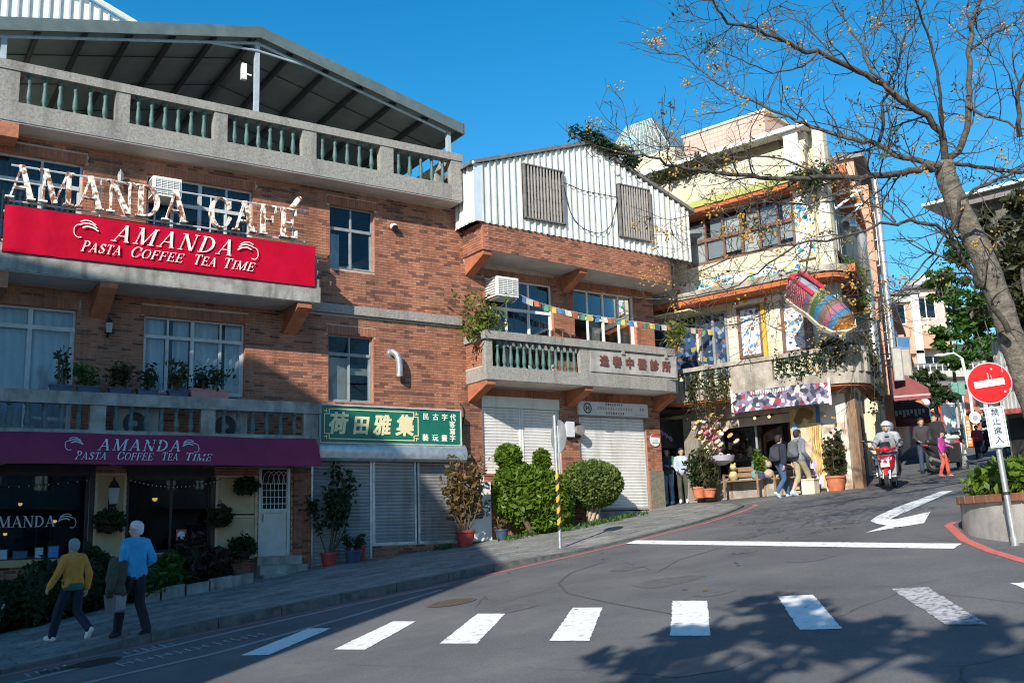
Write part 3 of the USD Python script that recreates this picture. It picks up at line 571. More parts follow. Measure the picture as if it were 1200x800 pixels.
# recesses are faced with brick
def reveals(parent, F, o):
    for a, b, c, d in o:
        m = MB()
        for q in ((a - 0.001, a + 0.012, c, d), (b - 0.012, b + 0.001, c, d), (a, b, d - 0.012, d + 0.001), (a, b, c - 0.001, c + 0.012)): m.box(F, q[0], q[1], -0.22, 0.009, q[2], q[3])
        part(parent, 'window_reveal', m, reveal_l)
reveals(cafe, A, ops)
sold = [(a - 0.06, b + 0.06, d + 0.004, d + 0.204) for a, b, c, d in ops]
belt_u = [(8.85, 13.2, 6.99, 7.21)]
solid = out.difference(openings_poly(ops + gops)).difference(openings_poly(sold)).difference(openings_poly(belt_u + [(8.84, 13.0, 3.42, 4.06), (-1, 8.8, 6.97, 7.3), (-1, 8.8, 3.45, 3.8), (-1, 8.56, 3.26, 3.45)]))
rows = brick_rows(A, solid, seed=3)
for k, q in enumerate(sold): rows += soldiers(*q, seed=20 + k)
hide = [(-2, 2.2, -2, 12), (-2, 8.7, 6.9, 8.45), (-2, 8.8, 3.2, 4.65), (-2, 14, -1, 3.4), (8.9, 13.2, 3.3, 4.1)]
def rankA(b):
    u, z = (b[0] + b[1]) / 2, (b[2] + b[3]) / 2
    if any(a < u < c and d < z < e for a, c, d, e in hide): return 1e6 + u
    p = A(np.array([u, 0, z])); return float(np.linalg.norm(p - np.array(CAM_POS))) - (3.0 if z > 8.4 or 4.6 < z < 6.9 and u > 7.4 else 0)
lay_bricks(cafe, A, rows, 300, rankA)
# dark rooms behind
m = MB(); m.box(A, -1, 13.19, -7.0, -6.9, -0.5, 10.1); m.box(A, -1, -0.9, -6.9, -0.24, -0.5, 10.1); m.box(A, 13.09, 13.19, -6.9, -0.24, -0.5, 10.1)
for z in (0.55, 3.55, 6.95): m.box(A, -0.9, 13.09, -6.9, -0.245, z, z + 0.2)
for u in (4.4, 8.65): m.box(A, u, u + 0.12, -6.9, -0.245, 0.75, 10.1)
part(cafe, 'rooms', m, look('cafe_room_look', (0.03, 0.028, 0.026), (0.05, 0.046, 0.042), 2.0, rough=0.9))
W = lambda *a, **k: window(cafe, A, *a, **k)
W(0.9, 3.8, 7.15, 9.75, (0.33, 0.72), 9.20, behind=(dkcurtain_l,), fw=0.06)
W(5.1, 7.55, 7.15, 9.78, (0.25, 0.5, 0.75), 9.18, behind=(dkcurtain_l,), fw=0.055, split=1)
w3 = W(9.47, 10.70, 8.14, 9.77, (0.5,), 9.18, greyframe_l, fw=0.05); curtain(w3, A, 9.55, 9.85, 8.2, 9.1, -0.3, curtain_l)
part(w3, 'hanging_cloth', MB().ball(A(np.array([9.78, -0.34, 8.85])), (0.10, 0.06, 0.22), 2, 0.8, 3), look('pale_pink_cloth_look', (0.55, 0.4, 0.42), (0.7, 0.62, 0.62), 6.0), smooth=True)
w4 = W(9.44, 10.65, 4.83, 6.50, (0.5,), 6.02, greyframe_l, fw=0.05); blind(w4, A, 9.50, 10.04, 4.9, 5.95, -0.2, blind_l); blind(w4, A, 10.12, 10.6, 5.55, 5.72, -0.22, blind_l)
W(0.9, 3.81, 3.85, 6.53, (0.35, 0.7), 6.10, behind=(curtain_l, .045, .17, ((1.9, 1.98), (2.9, 3.0))), fw=0.06, split=1)
W(5.16, 7.42, 4.84, 6.55, (0.24, 0.48, 0.76), 6.10, behind=(curtain_l, 0.045, 0.16, ((5.66, 5.86), (6.2, 6.28), (6.86, 7.02))), fw=0.05, split=1)
# concrete band between the storeys on the right
part(cafe, 'belt_course', MB().box(A, 8.86, 13.16, -0.02, 0.11, 6.99, 7.21), granular_l)
# --- balcony of the first floor
sl = MB(); sl.box(A, -1, 8.83, -0.02, 1.0, 3.56, 3.80); balc = part(cafe, 'balcony', sl, concrete_l)
rl = MB(); rl.box(A, -1, 8.86, 0.80, 1.03, 4.40, 4.65); part(balc, 'top_rail', rl, concrete_l); part(balc, 'bottom_rail', MB().box(A, -1, 8.83, 0.82, 1.0, 3.803, 3.90), concrete_l)
part(balc, 'side_rail', MB().box(A, 8.63, 8.858, 0.0, 0.797, 4.40, 4.648), concrete_l)
posts = [(-0.45, -0.17), (1.72, 2.02), (3.97, 4.27), (6.17, 6.47), (8.45, 8.80)]
for a, b in posts: part(balc, 'post', MB().box(A, a, b, 0.83, 0.985, 3.903, 4.397), concrete_l)
for (a, b), (c, d) in zip(posts[:-1], posts[1:]): balusters(balc, A, np.linspace(b + 0.2, c - 0.2, 6), 0.91, 3.903, 4.397, baluster_dk_l)
balusters(balc, A, [8.72], 0.3, 3.803, 4.40, baluster_dk_l); balusters(balc, A, [8.72], 0.6, 3.803, 4.40, baluster_dk_l)
# --- balcony of the second floor with its parapet
sl = MB(); sl.box(A, -1, 8.83, -0.02, 1.0, 6.97, 7.33); balc2 = part(cafe, 'upper_balcony', sl, concrete_l)
part(balc2, 'parapet', MB().box(A, -1, 8.80, 0.86, 0.99, 7.333, 7.52), concrete_l); part(balc2, 'side_wall', MB().box(A, 8.66, 8.80, 0.0, 0.855, 7.333, 8.15), concrete_l)
part(balc2, 'soffit', MB().box(A, -0.98, 8.81, 0.0, 0.98, 6.955, 6.967), soffit_l)
m = MB(); m.box(A, 2.2, 8.55, 0.93, 0.96, 8.15, 8.19); m.box(A, 2.2, 8.6, 0.93, 0.96, 7.56, 7.6)
for u in np.arange(2.3, 8.7, 1.05): m.box(A, u, u + 0.035, 0.93, 0.96, 7.523, 8.19)
part(balc2, 'steel_railing', m, frame_l)
for u in (-0.6, 4.05, 8.30):
    m = MB(); wedge(m, A, u, u + 0.34, 0.95, 6.35, 6.953, 0.12); part(cafe, 'bracket', m, bracket_l)
m = MB(); m.box(A, -1, 2.36, 0.0, 0.97, 6.62, 6.953); part(cafe, 'brick_bay', m, reveal_l)
m = MB(); m.box(A, -1, 2.42, 0.0, 0.58, 9.86, 10.168); part(cafe, 'brick_bay', m, reveal_l)
# --- roof terrace
tr = part(cafe, 'terrace', MB().box(A, -1, 12.96, -6.9, 0.60, 10.20, 10.62), granular_l)
part(tr, 'soffit', MB().box(A, -0.98, 12.93, 0.0, 0.58, 10.172, 10.197), soffit_l)
part(tr, 'top_rail', MB().box(A, -1, 12.98, 0.36, 0.62, 11.30, 11.50), granular_l)
part(tr, 'side_rail', MB().box(A, 12.72, 12.978, -6.0, 0.357, 11.30, 11.498), granular_l)
posts = [(-0.2, 0.15), (2.0, 2.38), (4.27, 4.56), (6.40, 6.71), (8.53, 8.88), (10.59, 10.95), (12.64, 12.95)]
for a, b in posts: part(tr, 'post', MB().box(A, a, b, 0.38, 0.60 - 0.003, 10.623, 11.297), granular_l)
for (a, b), (c, d), n in zip(posts[:-1], posts[1:], (6, 6, 6, 6, 5, 5)): balusters(tr, A, np.linspace(b + 0.2, c - 0.2, n), 0.48, 10.623, 11.297, baluster_l)
for w_ in (-0.5, -1.4, -2.4): part(tr, 'post', MB().box(A, 12.74, 12.95, w_ - 0.12, w_ + 0.12, 10.623, 11.297), granular_l)
# --- terrace canopy: a gabled sheet roof on thin posts
RZ = lambda u: 13.52 - 0.232 * abs(u - 7.4)
can = part(cafe, 'canopy_roof', MB().hexa(A(np.array([(1.2, -6.8, RZ(1.2)), (7.4, -6.8, RZ(7.4)), (7.4, 0.68, RZ(7.4)), (1.2, 0.68, RZ(1.2)), (1.2, -6.8, RZ(1.2) + .05), (7.4, -6.8, RZ(7.4) + .05), (7.4, 0.68, RZ(7.4) + .05), (1.2, 0.68, RZ(1.2) + .05)]))).hexa(
    A(np.array([(7.4, -6.8, RZ(7.4)), (12.95, -6.8, RZ(12.95)), (12.95, 0.68, RZ(12.95)), (7.4, 0.68, RZ(7.4)), (7.4, -6.8, RZ(7.4) + .05), (12.95, -6.8, RZ(12.95) + .05), (12.95, 0.68, RZ(12.95) + .05), (7.4, 0.68, RZ(7.4) + .05)]))), canopy_l)
for a, b in ((1.2, 7.4), (7.4, 12.97)):
    zf = lambda u: RZ(u)
    part(can, 'fascia', MB().hexa(A(np.array([(a, 0.68, zf(a) - .20), (b, 0.68, zf(b) - .20), (b, 0.74, zf(b) - .20), (a, 0.74, zf(a) - .20), (a, 0.68, zf(a) + .09), (b, 0.68, zf(b) + .09), (b, 0.74, zf(b) + .09), (a, 0.74, zf(a) + .09)]))), fascia_l)
    tb = MB(); tb.tube(A(np.array([(a + (0.5 if a < 2 else 0), 0.56, zf(a + (0.5 if a < 2 else 0)) - .27), (b - (0.45 if b > 8 else 0), 0.56, zf(b - (0.45 if b > 8 else 0)) - .27)])), 0.035, 8); part(can, 'edge_tube', tb, steel_l)
part(can, 'side_fascia', MB().hexa(A(np.array([(12.95, -6.8, RZ(12.95) - .2), (13.0, -6.8, RZ(12.95) - .2), (13.0, 0.74, RZ(12.95) - .2), (12.95, 0.74, RZ(12.95) - .2), (12.95, -6.8, RZ(12.95) + .09), (13.0, -6.8, RZ(12.95) + .09), (13.0, 0.74, RZ(12.95) + .09), (12.95, 0.74, RZ(12.95) + .09)]))), fascia_l)
for u in np.arange(1.75, 12.9, 0.93):
    part(can, 'beam', MB().hexa(A(np.array([(u - .045, -6.7, RZ(u) - .14), (u + .045, -6.7, RZ(u) - .14), (u + .045, 0.5, RZ(u) - .14), (u - .045, 0.5, RZ(u) - .14), (u - .045, -6.7, RZ(u) - .012), (u + .045, -6.7, RZ(u) - .012), (u + .045, 0.5, RZ(u) - .012), (u - .045, 0.5, RZ(u) - .012)]))), beam_l)
for w_ in (-0.9, -2.6, -4.4, -6.2):
    for a, b in ((1.3, 7.38), (7.42, 12.9)): part(can, 'purlin', MB().tube(A(np.array([(a, w_, RZ(a) - .02), (b, w_, RZ(b) - .02)])), 0.012, 4), beam_l)
tb = MB(); tb.tube(A(np.array([(6.25, 0.56, RZ(6.25) - .28), (7.4, 0.56, RZ(7.4) - .46), (8.55, 0.56, RZ(8.55) - .28)])), 0.03, 8); part(can, 'tie_tube', tb, steel_l)
for u in (2.05, 7.4, 12.62):
    for w_ in (0.50, -6.3): part(can, 'post', MB().box(A, u - .055, u + .055, w_ - .055, w_ + .055, 11.503 if w_ > 0 else 10.623, RZ(u) - .2), steel_l)
part(can, 'floodlight', MB().box(A, 7.08, 7.20, 0.30, 0.40, 12.35, 12.75), white_l)
tb = MB(); tb.tube(A(np.array([(7.3, 0.45, 12.45), (7.16, 0.38, 12.5)])), 0.02, 6); part(can, 'lamp_arm', tb, white_l)
# --- ground floor: shop front, louvred panels, door, steps, shutters
part(cafe, 'plinth_bricks', MB().box(A, 13.0, 13.19, -0.2, 0.02, 0.5, 3.42), reveal_l)
rows = brick_rows(A, sg.box(4.92, 0.2, 6.77, 1.44).union(sg.box(6.77, 0.2, 7.77, 1.24)), seed=9) + brick_rows(A, sg.box(10.6, 0.6, 13.0, 1.43), seed=10)
kb = MB()
for (u0, u1, za, zb, o), tn in rows: kb.box(A, u0, u1, 0.0, 0.03 + o, za, zb, tn, 'noback')
part(cafe, 'low_brick_wall', kb, brick_l, tone=True, kind='stuff')
part(cafe, 'dark_front', MB().box(A, -1, 0.6, 0.0, 0.03, -0.5, 3.45).box(A, 0.6, 4.22, 0.0, 0.03, 3.12, 3.45).box(A, 4.22, 8.6, 0.013, 0.03, 3.27, 3.45).box(A, 4.22, 4.30, 0.013, 0.05, 0.2, 3.27).box(A, 4.93, 6.77, 0.013, 0.03, 3.04, 3.27).box(A, 6.70, 6.80, 0.014, 0.05, 1.45, 3.04), blackframe_l)
def shopfront(u0, u1, z0, z1, cols):
    s = window(cafe, A, u0, u1, z0, z1, cols, None, blackframe_l, w=-0.05, fw=0.06, pane_l=shopglass_l, sash=False); return s
s1 = shopfront(0.6, 4.22, 1.42, 3.12, (0.42,)); s2 = shopfront(4.95, 6.74, 1.46, 3.04, (0.52,))
part(cafe, 'window_ledge', MB().box(A, 0.5, 4.25, -0.2, 0.10, 1.28, 1.42), look('yellow_wood_look', (0.42, 0.30, 0.13), (0.52, 0.38, 0.18), 5.0))
for (a, b, c, d) in ((4.31, 4.92, 1.40, 3.11), (6.80, 7.74, 1.26, 3.08)):
    m = MB(); t = 0.055
    for q in ((a, a + t, c, d), (b - t, b, c, d), (a + t, b - t, c, c + t), (a + t, b - t, d - t, d), (a + t, b - t, (c + d) / 2 - .03, (c + d) / 2 + .03)): m.box(A, q[0], q[1], 0.015, 0.075, q[2], q[3])
    lp = part(cafe, 'louvred_panel', m, beige_l)
    for z in np.arange(c + t + 0.005, d - t - 0.03, 0.055):
        if abs(z + 0.02 - (c + d) / 2) < 0.05: continue
        part(lp, 'louvre', MB().hexa(A(np.array([(a + t, 0.02, z), (b - t, 0.02, z), (b - t, 0.06, z - .012), (a + t, 0.06, z - .012), (a + t, 0.02, z + .045), (b - t, 0.02, z + .045), (b - t, 0.032, z + .045), (a + t, 0.032, z + .045)]))), beige_l)
# the pale metal door with its arched grille
dl = look('pale_metal_door_look', (0.42, 0.42, 0.41), (0.52, 0.52, 0.50), 4.0, rough=0.35, metal=0.3)
m = MB(); m.box(A, 7.80, 8.54, -0.12, -0.06, 1.30, 3.25); door = part(cafe, 'door', m, dl)
m = MB(); m.box(A, 7.80, 7.87, -0.058, -0.02, 1.3, 3.25); m.box(A, 8.47, 8.54, -0.058, -0.02, 1.3, 3.25); m.box(A, 7.87, 8.47, -0.058, -0.03, 2.25, 2.33); m.box(A, 7.87, 8.47, -0.058, -0.03, 1.3, 1.42); part(door, 'door_frame', m, dl)
part(door, 'dark_light', MB().box(A, 7.88, 8.46, -0.058, -0.05, 2.34, 3.22), dark_l)
m = MB()
for u in np.linspace(7.89, 8.45, 7): m.tube(A(np.array([(u, -0.035, 2.33), (u, -0.035, 2.9)])), 0.008, 5)
for z in (2.45, 2.6, 2.75, 2.9): m.tube(A(np.array([(7.88, -0.035, z), (8.46, -0.035, z)])), 0.008, 5)
for u in np.linspace(7.89, 8.36, 5):
    m.tube(A(np.array([(u + 0.14 - 0.14 * math.cos(t), -0.035, 2.9 + 0.28 * math.sin(t)) for t in np.linspace(0, math.pi, 9)])), 0.007, 5)
part(door, 'grille', m, white_l); part(door, 'handle', MB().box(A, 7.90, 7.93, -0.03, 0.03, 2.05, 2.22), metal_l)
st = MB()
for k in range(3): st.box(A, 7.68 - 0.02 * k, 8.72 + 0.03 * k, 0.0 if k == 0 else 0.012, 0.28 + 0.26 * k, 0.3, 1.29 - 0.19 * k)
part(cafe, 'door_steps', st, concrete_l)
part(cafe, 'brick_pier', MB().box(A, 8.6, 9.0, 0.012, 0.05, 0.4, 3.42), reveal_l)
rows = brick_rows(A, sg.box(8.6, 0.9, 9.0, 3.4), seed=12); kb = MB()
for (u0, u1, za, zb, o), tn in rows: kb.box(A, u0, u1, 0.049, 0.052 + o, za, zb, tn, 'noback')
part(cafe, 'pier_bricks', kb, brick_l, tone=True, kind='stuff')
shutter(cafe, A, 9.06, 10.56, 0.86, 3.42, -0.02, slat_l, metal_l); shutter(cafe, A, 10.64, 11.76, 1.44, 3.42, -0.02, slat_l, metal_l); shutter(cafe, A, 11.86, 12.98, 1.44, 3.42, -0.02, slat_l, metal_l)
hd = MB(); prof = [(0.0, 3.86), (0.22, 3.86), (0.33, 3.76), (0.36, 3.62), (0.33, 3.48), (0.26, 3.42), (0.0, 3.42)]
v = A(np.array([(u, w_, z) for u in (8.98, 13.08) for w_, z in prof])); n = len(prof)
hd.add(v, [(i, i + 1, n + i + 1, n + i) for i in range(n - 1)]); hd.add(v[:n], [(0, i, i + 1) for i in range(1, n - 1)]); hd.add(v[n:], [(0, i + 1, i) for i in range(1, n - 1)])
part(cafe, 'shutter_hood', hd, metal_l, smooth=25)
# inside the cafe, seen through the glass
cf = thing('cafe_counter', 'dark wooden counter inside behind the left cafe window', 'counter', A(np.array([2.4, -2.5, 0.75])))
part(cf, 'top', MB().box(A, 0.8, 4.0, -2.8, -2.2, 1.72, 1.78), wood_l); part(cf, 'front', MB().box(A, 0.9, 3.9, -2.7, -2.3, 0.76, 1.718), blackframe_l)
for k, (u, w_, z, lbl) in enumerate([(3.1, -1.2, 2.55, 'warm hanging bulb high behind the left cafe window'), (3.75, -1.0, 2.18, 'warm hanging bulb low at the right of the left cafe window'), (5.75, -0.9, 2.62, 'warm round hanging lamp behind the second cafe window'), (2.9, -1.6, 1.95, 'small warm table lamp glow behind the left cafe window')]):
    l = thing('pendant_lamp', lbl, 'lamp', A(np.array([u, w_, z])))
    part(l, 'bulb', MB().ball(A(np.array([u, w_, z])), 0.055 if k == 2 else 0.04, 2), lamp_l, smooth=True); part(l, 'shade', MB().lathe(A(np.array([u, w_, z + 0.02])), [(0.11, 0.0), (0.05, 0.10), (0.01, 0.11)], 10), blackframe_l)
    part(l, 'cord', MB().tube(A(np.array([(u, w_, z + 0.12), (u, w_, 3.5)])), 0.006, 4), black_l)
for k, (u, hh, ww, c, lbl) in enumerate([(2.62, .22, .30, (0.30, 0.36, 0.42), 'small pale framed picture card at the left end of the cafe window ledge'), (2.98, .18, .28, (0.05, 0.08, 0.15), 'dark blue menu card on the cafe ledge'), (3.32, .24, .18, (0.25, 0.38, 0.46), 'upright pale menu card on the cafe ledge'), (3.58, .26, .22, (0.06, 0.18, 0.42), 'bright blue card standing on the cafe ledge'), (3.95, .24, .2, (0.25, 0.27, 0.25), 'grey framed card by the louvred panel on the cafe ledge')]):
    t = thing('menu_card', lbl, 'card', A(np.array([u, 0.02, 1.42])))
    part(t, 'frame', MB().box(A, u - ww / 2, u + ww / 2, 0.03, 0.05, 1.423, 1.42 + hh), blackframe_l); part(t, 'print', MB().box(A, u - ww / 2 + .02, u + ww / 2 - .02, 0.05, 0.054, 1.445, 1.40 + hh), look('card_%d_look' % k, c, tuple(q * 1.7 for q in c), 18.0))
l = thing('window_sticker', 'white pink square notice stuck low in the second cafe window', 'sticker', A(np.array([6.15, -0.04, 1.7])))
part(l, 'paper', MB().box(A, 6.0, 6.22, -0.048, -0.042, 1.7, 1.93), look('notice_pink_look', (0.55, 0.10, 0.13))); part(l, 'spot', MB().disc(A(np.array([6.11, -0.04, 1.815])), A.m, 0.08, 0.006), white_l)
l = thing('green_exit_sign', 'small green lit sign hanging inside the left cafe window', 'sign', A(np.array([3.55, -1.2, 2.6])))
part(l, 'panel', MB().box(A, 3.38, 3.78, -1.22, -1.2, 2.52, 2.72), look('green_panel_look', (0.01, 0.16, 0.10))); part(l, 'hanger', MB().tube(A(np.array([(3.58, -1.21, 2.72), (3.58, -1.21, 3.5)])), 0.006, 4), black_l)
wl = thing('window_lettering', 'pale AMANDA lettering with a swirl on the left cafe window', 'lettering', A(np.array([3.0, -0.04, 2.1])))
ws_, tw = serif_words('AMANDA', 0.22); k_ = (3.62 - 2.36) / tw
put_poly(wl, 'word', affinity.scale(ws_[0], k_, 1, origin=(0, 0)), A, 2.36, 2.05, -0.043, 0.004, greysign_l); put_poly(wl, 'swirl', swoosh(True), A, 3.66, 2.02, -0.043, 0.004, greysign_l, sx=0.45)
g_ = thing('string_lights', 'sagging string of small lights under the burgundy awning', 'string lights', A(np.array([2.0, 0.2, 2.9])))
for a, b in ((0.2, 4.3), (4.9, 6.9)):
    uu = np.linspace(a, b, 24); zz = 3.0 - 0.16 * (1 - ((uu - (a + b) / 2) / ((b - a) / 2)) ** 2); pts = A(np.stack([uu, np.full(24, 0.16), zz], 1)); part(g_, 'cord', MB().tube(pts, 0.006, 4), black_l)
    mb = MB(); [mb.ball(q - np.array([0, 0, 0.02]), 0.014, 1) for q in pts]; part(g_, 'bulbs', mb, white_l)

# ---------------------------------------------------------------- signs on the cafe house
aw = thing('awning', 'burgundy cloth awning lettered AMANDA over the cafe front', 'awning', A(np.array([4, 0, 3.2])))
c1 = MB(); nu = 60; us_ = np.linspace(-1, 8.72, nu)
gr = np.stack([np.stack([us_, np.full(nu, w_) + 0.012 * np.sin(us_ * 5 + j), np.full(nu, z) + 0.008 * np.sin(us_ * 2.3)], 1) for j, (w_, z) in enumerate(((1.02, 3.83), (1.18, 3.62), (1.31, 3.36), (1.34, 3.20)))], 0)
c1.sheet(A(gr)); part(aw, 'cloth', c1, awning_l, smooth=True)
for u in (-1.0, 8.72): part(aw, 'side_cloth', MB().hexa(A(np.array([(u - .004, 0.0, 3.30), (u + .004, 0.0, 3.30), (u + .004, 1.335, 3.20), (u - .004, 1.335, 3.20), (u - .004, 0.0, 3.84), (u + .004, 0.0, 3.84), (u + .004, 1.02, 3.83), (u - .004, 1.02, 3.83)]))), awning_l)
part(aw, 'frame_tube', MB().tube(A(np.array([(-1, 1.30, 3.22), (8.7, 1.30, 3.22)])), 0.015, 6), metal_l)
for u in (0.5, 2.5, 4.5, 6.5, 8.6): part(aw, 'arm', MB().tube(A(np.array([(u, 0.03, 3.25), (u, 1.29, 3.22)])), 0.012, 5), metal_l)
def aw_w(z): return np.interp(z, [3.20, 3.36, 3.62, 3.83], [1.34, 1.31, 1.18, 1.02])
class AwF:
    def __call__(s, p):
        p = np.asarray(p, float).copy(); p[..., 1] = p[..., 1] + aw_w(p[..., 2]) + 0.012; return A(p)
AWF = AwF()
def lettered(parent, F, w, u_sw, u_a, z_a, h_a, u_end, z_b, h_b, ub, lk, th=0.006, sws=0.7):
    q, tw = serif_words('AMANDA', h_a, 0.34, 0.16); k = (u_end - u_a) / tw; put_poly(parent, 'word', affinity.scale(q[0], k, 1, origin=(0, 0)), F, u_a, z_a, w, th, lk)
    for txt, (a, b) in zip(('PASTA', 'COFFEE', 'TEA', 'TIME'), ub):
        q, tw = serif_words(txt, h_b, 0.34, 0.05, 1.15); put_poly(parent, 'word', affinity.scale(q[0], (b - a) / tw, 1, origin=(0, 0)), F, a, z_b, w, th, lk)
    z_a -= .02 * sws; sws *= .86; put_poly(parent, 'swirl', swoosh(), F, u_sw[0], z_a, w, th, lk, sx=sws); put_poly(parent, 'swirl', swoosh(True), F, u_sw[1], z_a, w, th, lk, sx=sws)
lettered(aw, AWF, 0.0, (3.50, 5.75), 4.08, 3.48, 0.24, 5.72, 3.29, 0.145, ((3.66, 4.24), (4.42, 5.12), (5.28, 5.62), (5.74, 6.3)), greysign_l, sws=0.5)
bn = thing('banner', 'bright crimson cloth banner lettered AMANDA on the upper balcony', 'banner', A(np.array([5.5, 1.05, 7.34])))
us_ = np.linspace(2.21, 8.67, 70); zz = np.linspace(7.34, 8.27, 16)
gr = np.stack([np.stack([us_, 1.035 + 0.05 * (meshkit.fbm(np.stack([us_ * 1.6 + z * 1.2, us_ * 0 + z * .9, us_ * 0], 1), 3, 4) - .5) + .012 * np.sin(us_ * 11) * np.exp(-(us_ - 2.2) * .8), np.full(70, z) + 0.02 * np.cos((us_ - 2.2) * 1.0) * (z - 7.8)], 1) for z in zz], 0)
part(bn, 'cloth', MB().sheet(A(gr)), banner_l, smooth=True)
m = MB(); m.tube(A(np.array([(2.2, 1.02, 8.28), (8.68, 1.02, 8.28)])), 0.012, 6); m.tube(A(np.array([(2.2, 1.02, 7.33), (8.68, 1.02, 7.33)])), 0.012, 6); m.tube(A(np.array([(8.68, 1.02, 7.33), (8.68, 1.02, 8.28)])), 0.012, 6); part(bn, 'frame_tube', m, black_l)
lettered(bn, A, 1.060, (3.48, 6.86), 4.2, 7.80, 0.37, 6.78, 7.51, 0.20, ((3.62, 4.40), (4.56, 5.66), (5.86, 6.38), (6.50, 7.22)), lettering_l, sws=0.72)
ls = thing('roof_letter_sign', 'rusty white metal letters reading AMANDA CAFE on rails above the banner', 'letter sign', A(np.array([5.5, 0.9, 8.2])))
x = 2.22; hL = 0.70; tw = serif_words('AMANDA CAFE', hL)[1] + 0.10; k = (8.5 - 2.22) / tw
for ch in 'AMANDA CAFE':
    if ch == ' ': x += 0.62 * hL * k; continue
    q, adv = serif(ch); zb = 8.46 - 0.004 * (x - 2.2); put_poly(ls, 'letter', affinity.scale(q, hL * k, hL, origin=(0, 0)), A, x, zb, 0.86, 0.13, rust_l); x += (adv + 0.05) * hL * k
put_poly(ls, 'accent', affinity.scale(serif("'")[0], 0.75, 0.75, origin=(0, 0)), A, x - 0.16, 8.66, 0.86, 0.13, rust_l)
for z in (9.17, 8.43): part(ls, 'rail', MB().tube(A(np.array([(2.3, 0.84, z), (8.5, 0.84, z - 0.01)])), 0.022, 6), frame_l)
for u in (2.9, 4.0, 5.1, 6.3, 7.5, 8.2): part(ls, 'upright', MB().tube(A(np.array([(u, 0.84, 8.17), (u, 0.84, 9.18)])), 0.016, 6), frame_l)
gs = thing('green_shop_sign', 'green signboard with gold calligraphy above the steel shutters', 'sign', A(np.array([11, 0.1, 3.88])))
part(gs, 'board', MB().box(A, 9.12, 12.97, 0.06, 0.26, 3.82, 4.74), greensign_l)
m = MB()
for q in ((9.12, 12.97, 3.82, 3.85), (9.12, 12.97, 4.71, 4.74), (9.12, 9.15, 3.85, 4.71), (12.94, 12.97, 3.85, 4.71)): m.box(A, q[0], q[1], 0.255, 0.285, q[2], q[3])
part(gs, 'edge_trim', m, frame_l)
m = MB(); a, b, c, d = 9.24, 11.74, 3.92, 4.64; t = 0.022; e = 0.14
for q in ((a + e, b - e, c, c + t), (a + e, b - e, d - t, d), (a, a + t, c + e, d - e), (b - t, b, c + e, d - e)): m.box(A, q[0], q[1], 0.261, 0.268, q[2], q[3])
for x, sx in ((a, 1), (b, -1)):
    for y, sy in ((c, 1), (d, -1)):
        for q in ((0, e, e - t, e), (e - t, e, 0, e - t), (0.05, 0.05 + t, 0, 0.085), (0.0, 0.05, 0.05, 0.05 + t), (0.05 + t, 0.085, 0.063, 0.085)):
            x0, x1 = sorted((x + sx * q[0], x + sx * q[1])); y0, y1 = sorted((y + sy * q[2], y + sy * q[3])); m.box(A, x0, x1, 0.2612, 0.2685, y0, y1)
part(gs, 'ornament_border', m, gold_l)
for ch, u, h in (('荷', 9.36, 0.50), ('田', 9.98, 0.44), ('雅', 10.52, 0.48), ('集', 11.13, 0.50)):
    put_poly(gs, 'character', affinity.affine_transform(glyph_poly(ch, h, bold=2), [0.92, 0.13, 0, 1, 0, 0]), A, u - 0.03, 4.05, 0.261, 0.01, gold_l)
for u, txt in ((12.62, '代客寫字'), (12.38, '字  畫'), (12.12, '古  玩'), (11.84, '民  藝')):
    for k, ch in enumerate(txt):
        if ch != ' ': put_poly(gs, 'character', glyph_poly(ch, 0.165, bold=1), A, u + (0.02 if k == 0 else 0), 4.46 - k * 0.175, 0.261, 0.008, lettering_l)

# ================================================================ the clinic house (middle): brick, metal-clad attic, balcony with raised letters
clinic = thing('brick_clinic_house', 'brick house with cream metal attic, barred windows and a lettered balcony', 'building', A(np.array([16.5, 0, gA(16.5)])))
opB = [(13.75, 16.30, 3.10, 5.20), (16.92, 19.40, 2.12, 5.18), (13.95, 16.22, 5.84, 8.45), (16.93, 19.25, 5.90, 8.45)]
outB = sg.box(13.2, 0.6, 19.94, 9.55)
wall(clinic, 'wall', A, outB, opB, -0.24, 0.0)
m = MB(); m.box(A, 19.70, 19.94, -6.9, -0.243, 0.9, 9.5); m.box(A, 13.21, 19.94, -7.0, -6.9, 0.5, 12.3)
for z in (0.9, 5.45, 9.2): m.box(A, 13.22, 19.6, -6.89, -0.245, z, z + 0.2)
for u in (13.22, 16.55, 19.3): m.box(A, u, u + 0.1, -6.89, -0.245, 1.1, 9.2)
part(clinic, 'rooms', m, room_l)
reveals(clinic, A, opB)
soldB = [(a - 0.06, b + 0.06, d + 0.004, d + 0.2) for a, b, c, d in opB]
solidB = outB.difference(openings_poly(opB)).difference(openings_poly(soldB)).difference(openings_poly([(13.3, 19.94, 5.44, 5.8), (19.38, 19.95, 0, 3.26), (13.3, 19.94, 8.7, 9.6)]))
rowsB = brick_rows(A, solidB, seed=5)
for k, q in enumerate(soldB): rowsB += soldiers(*q, seed=40 + k)
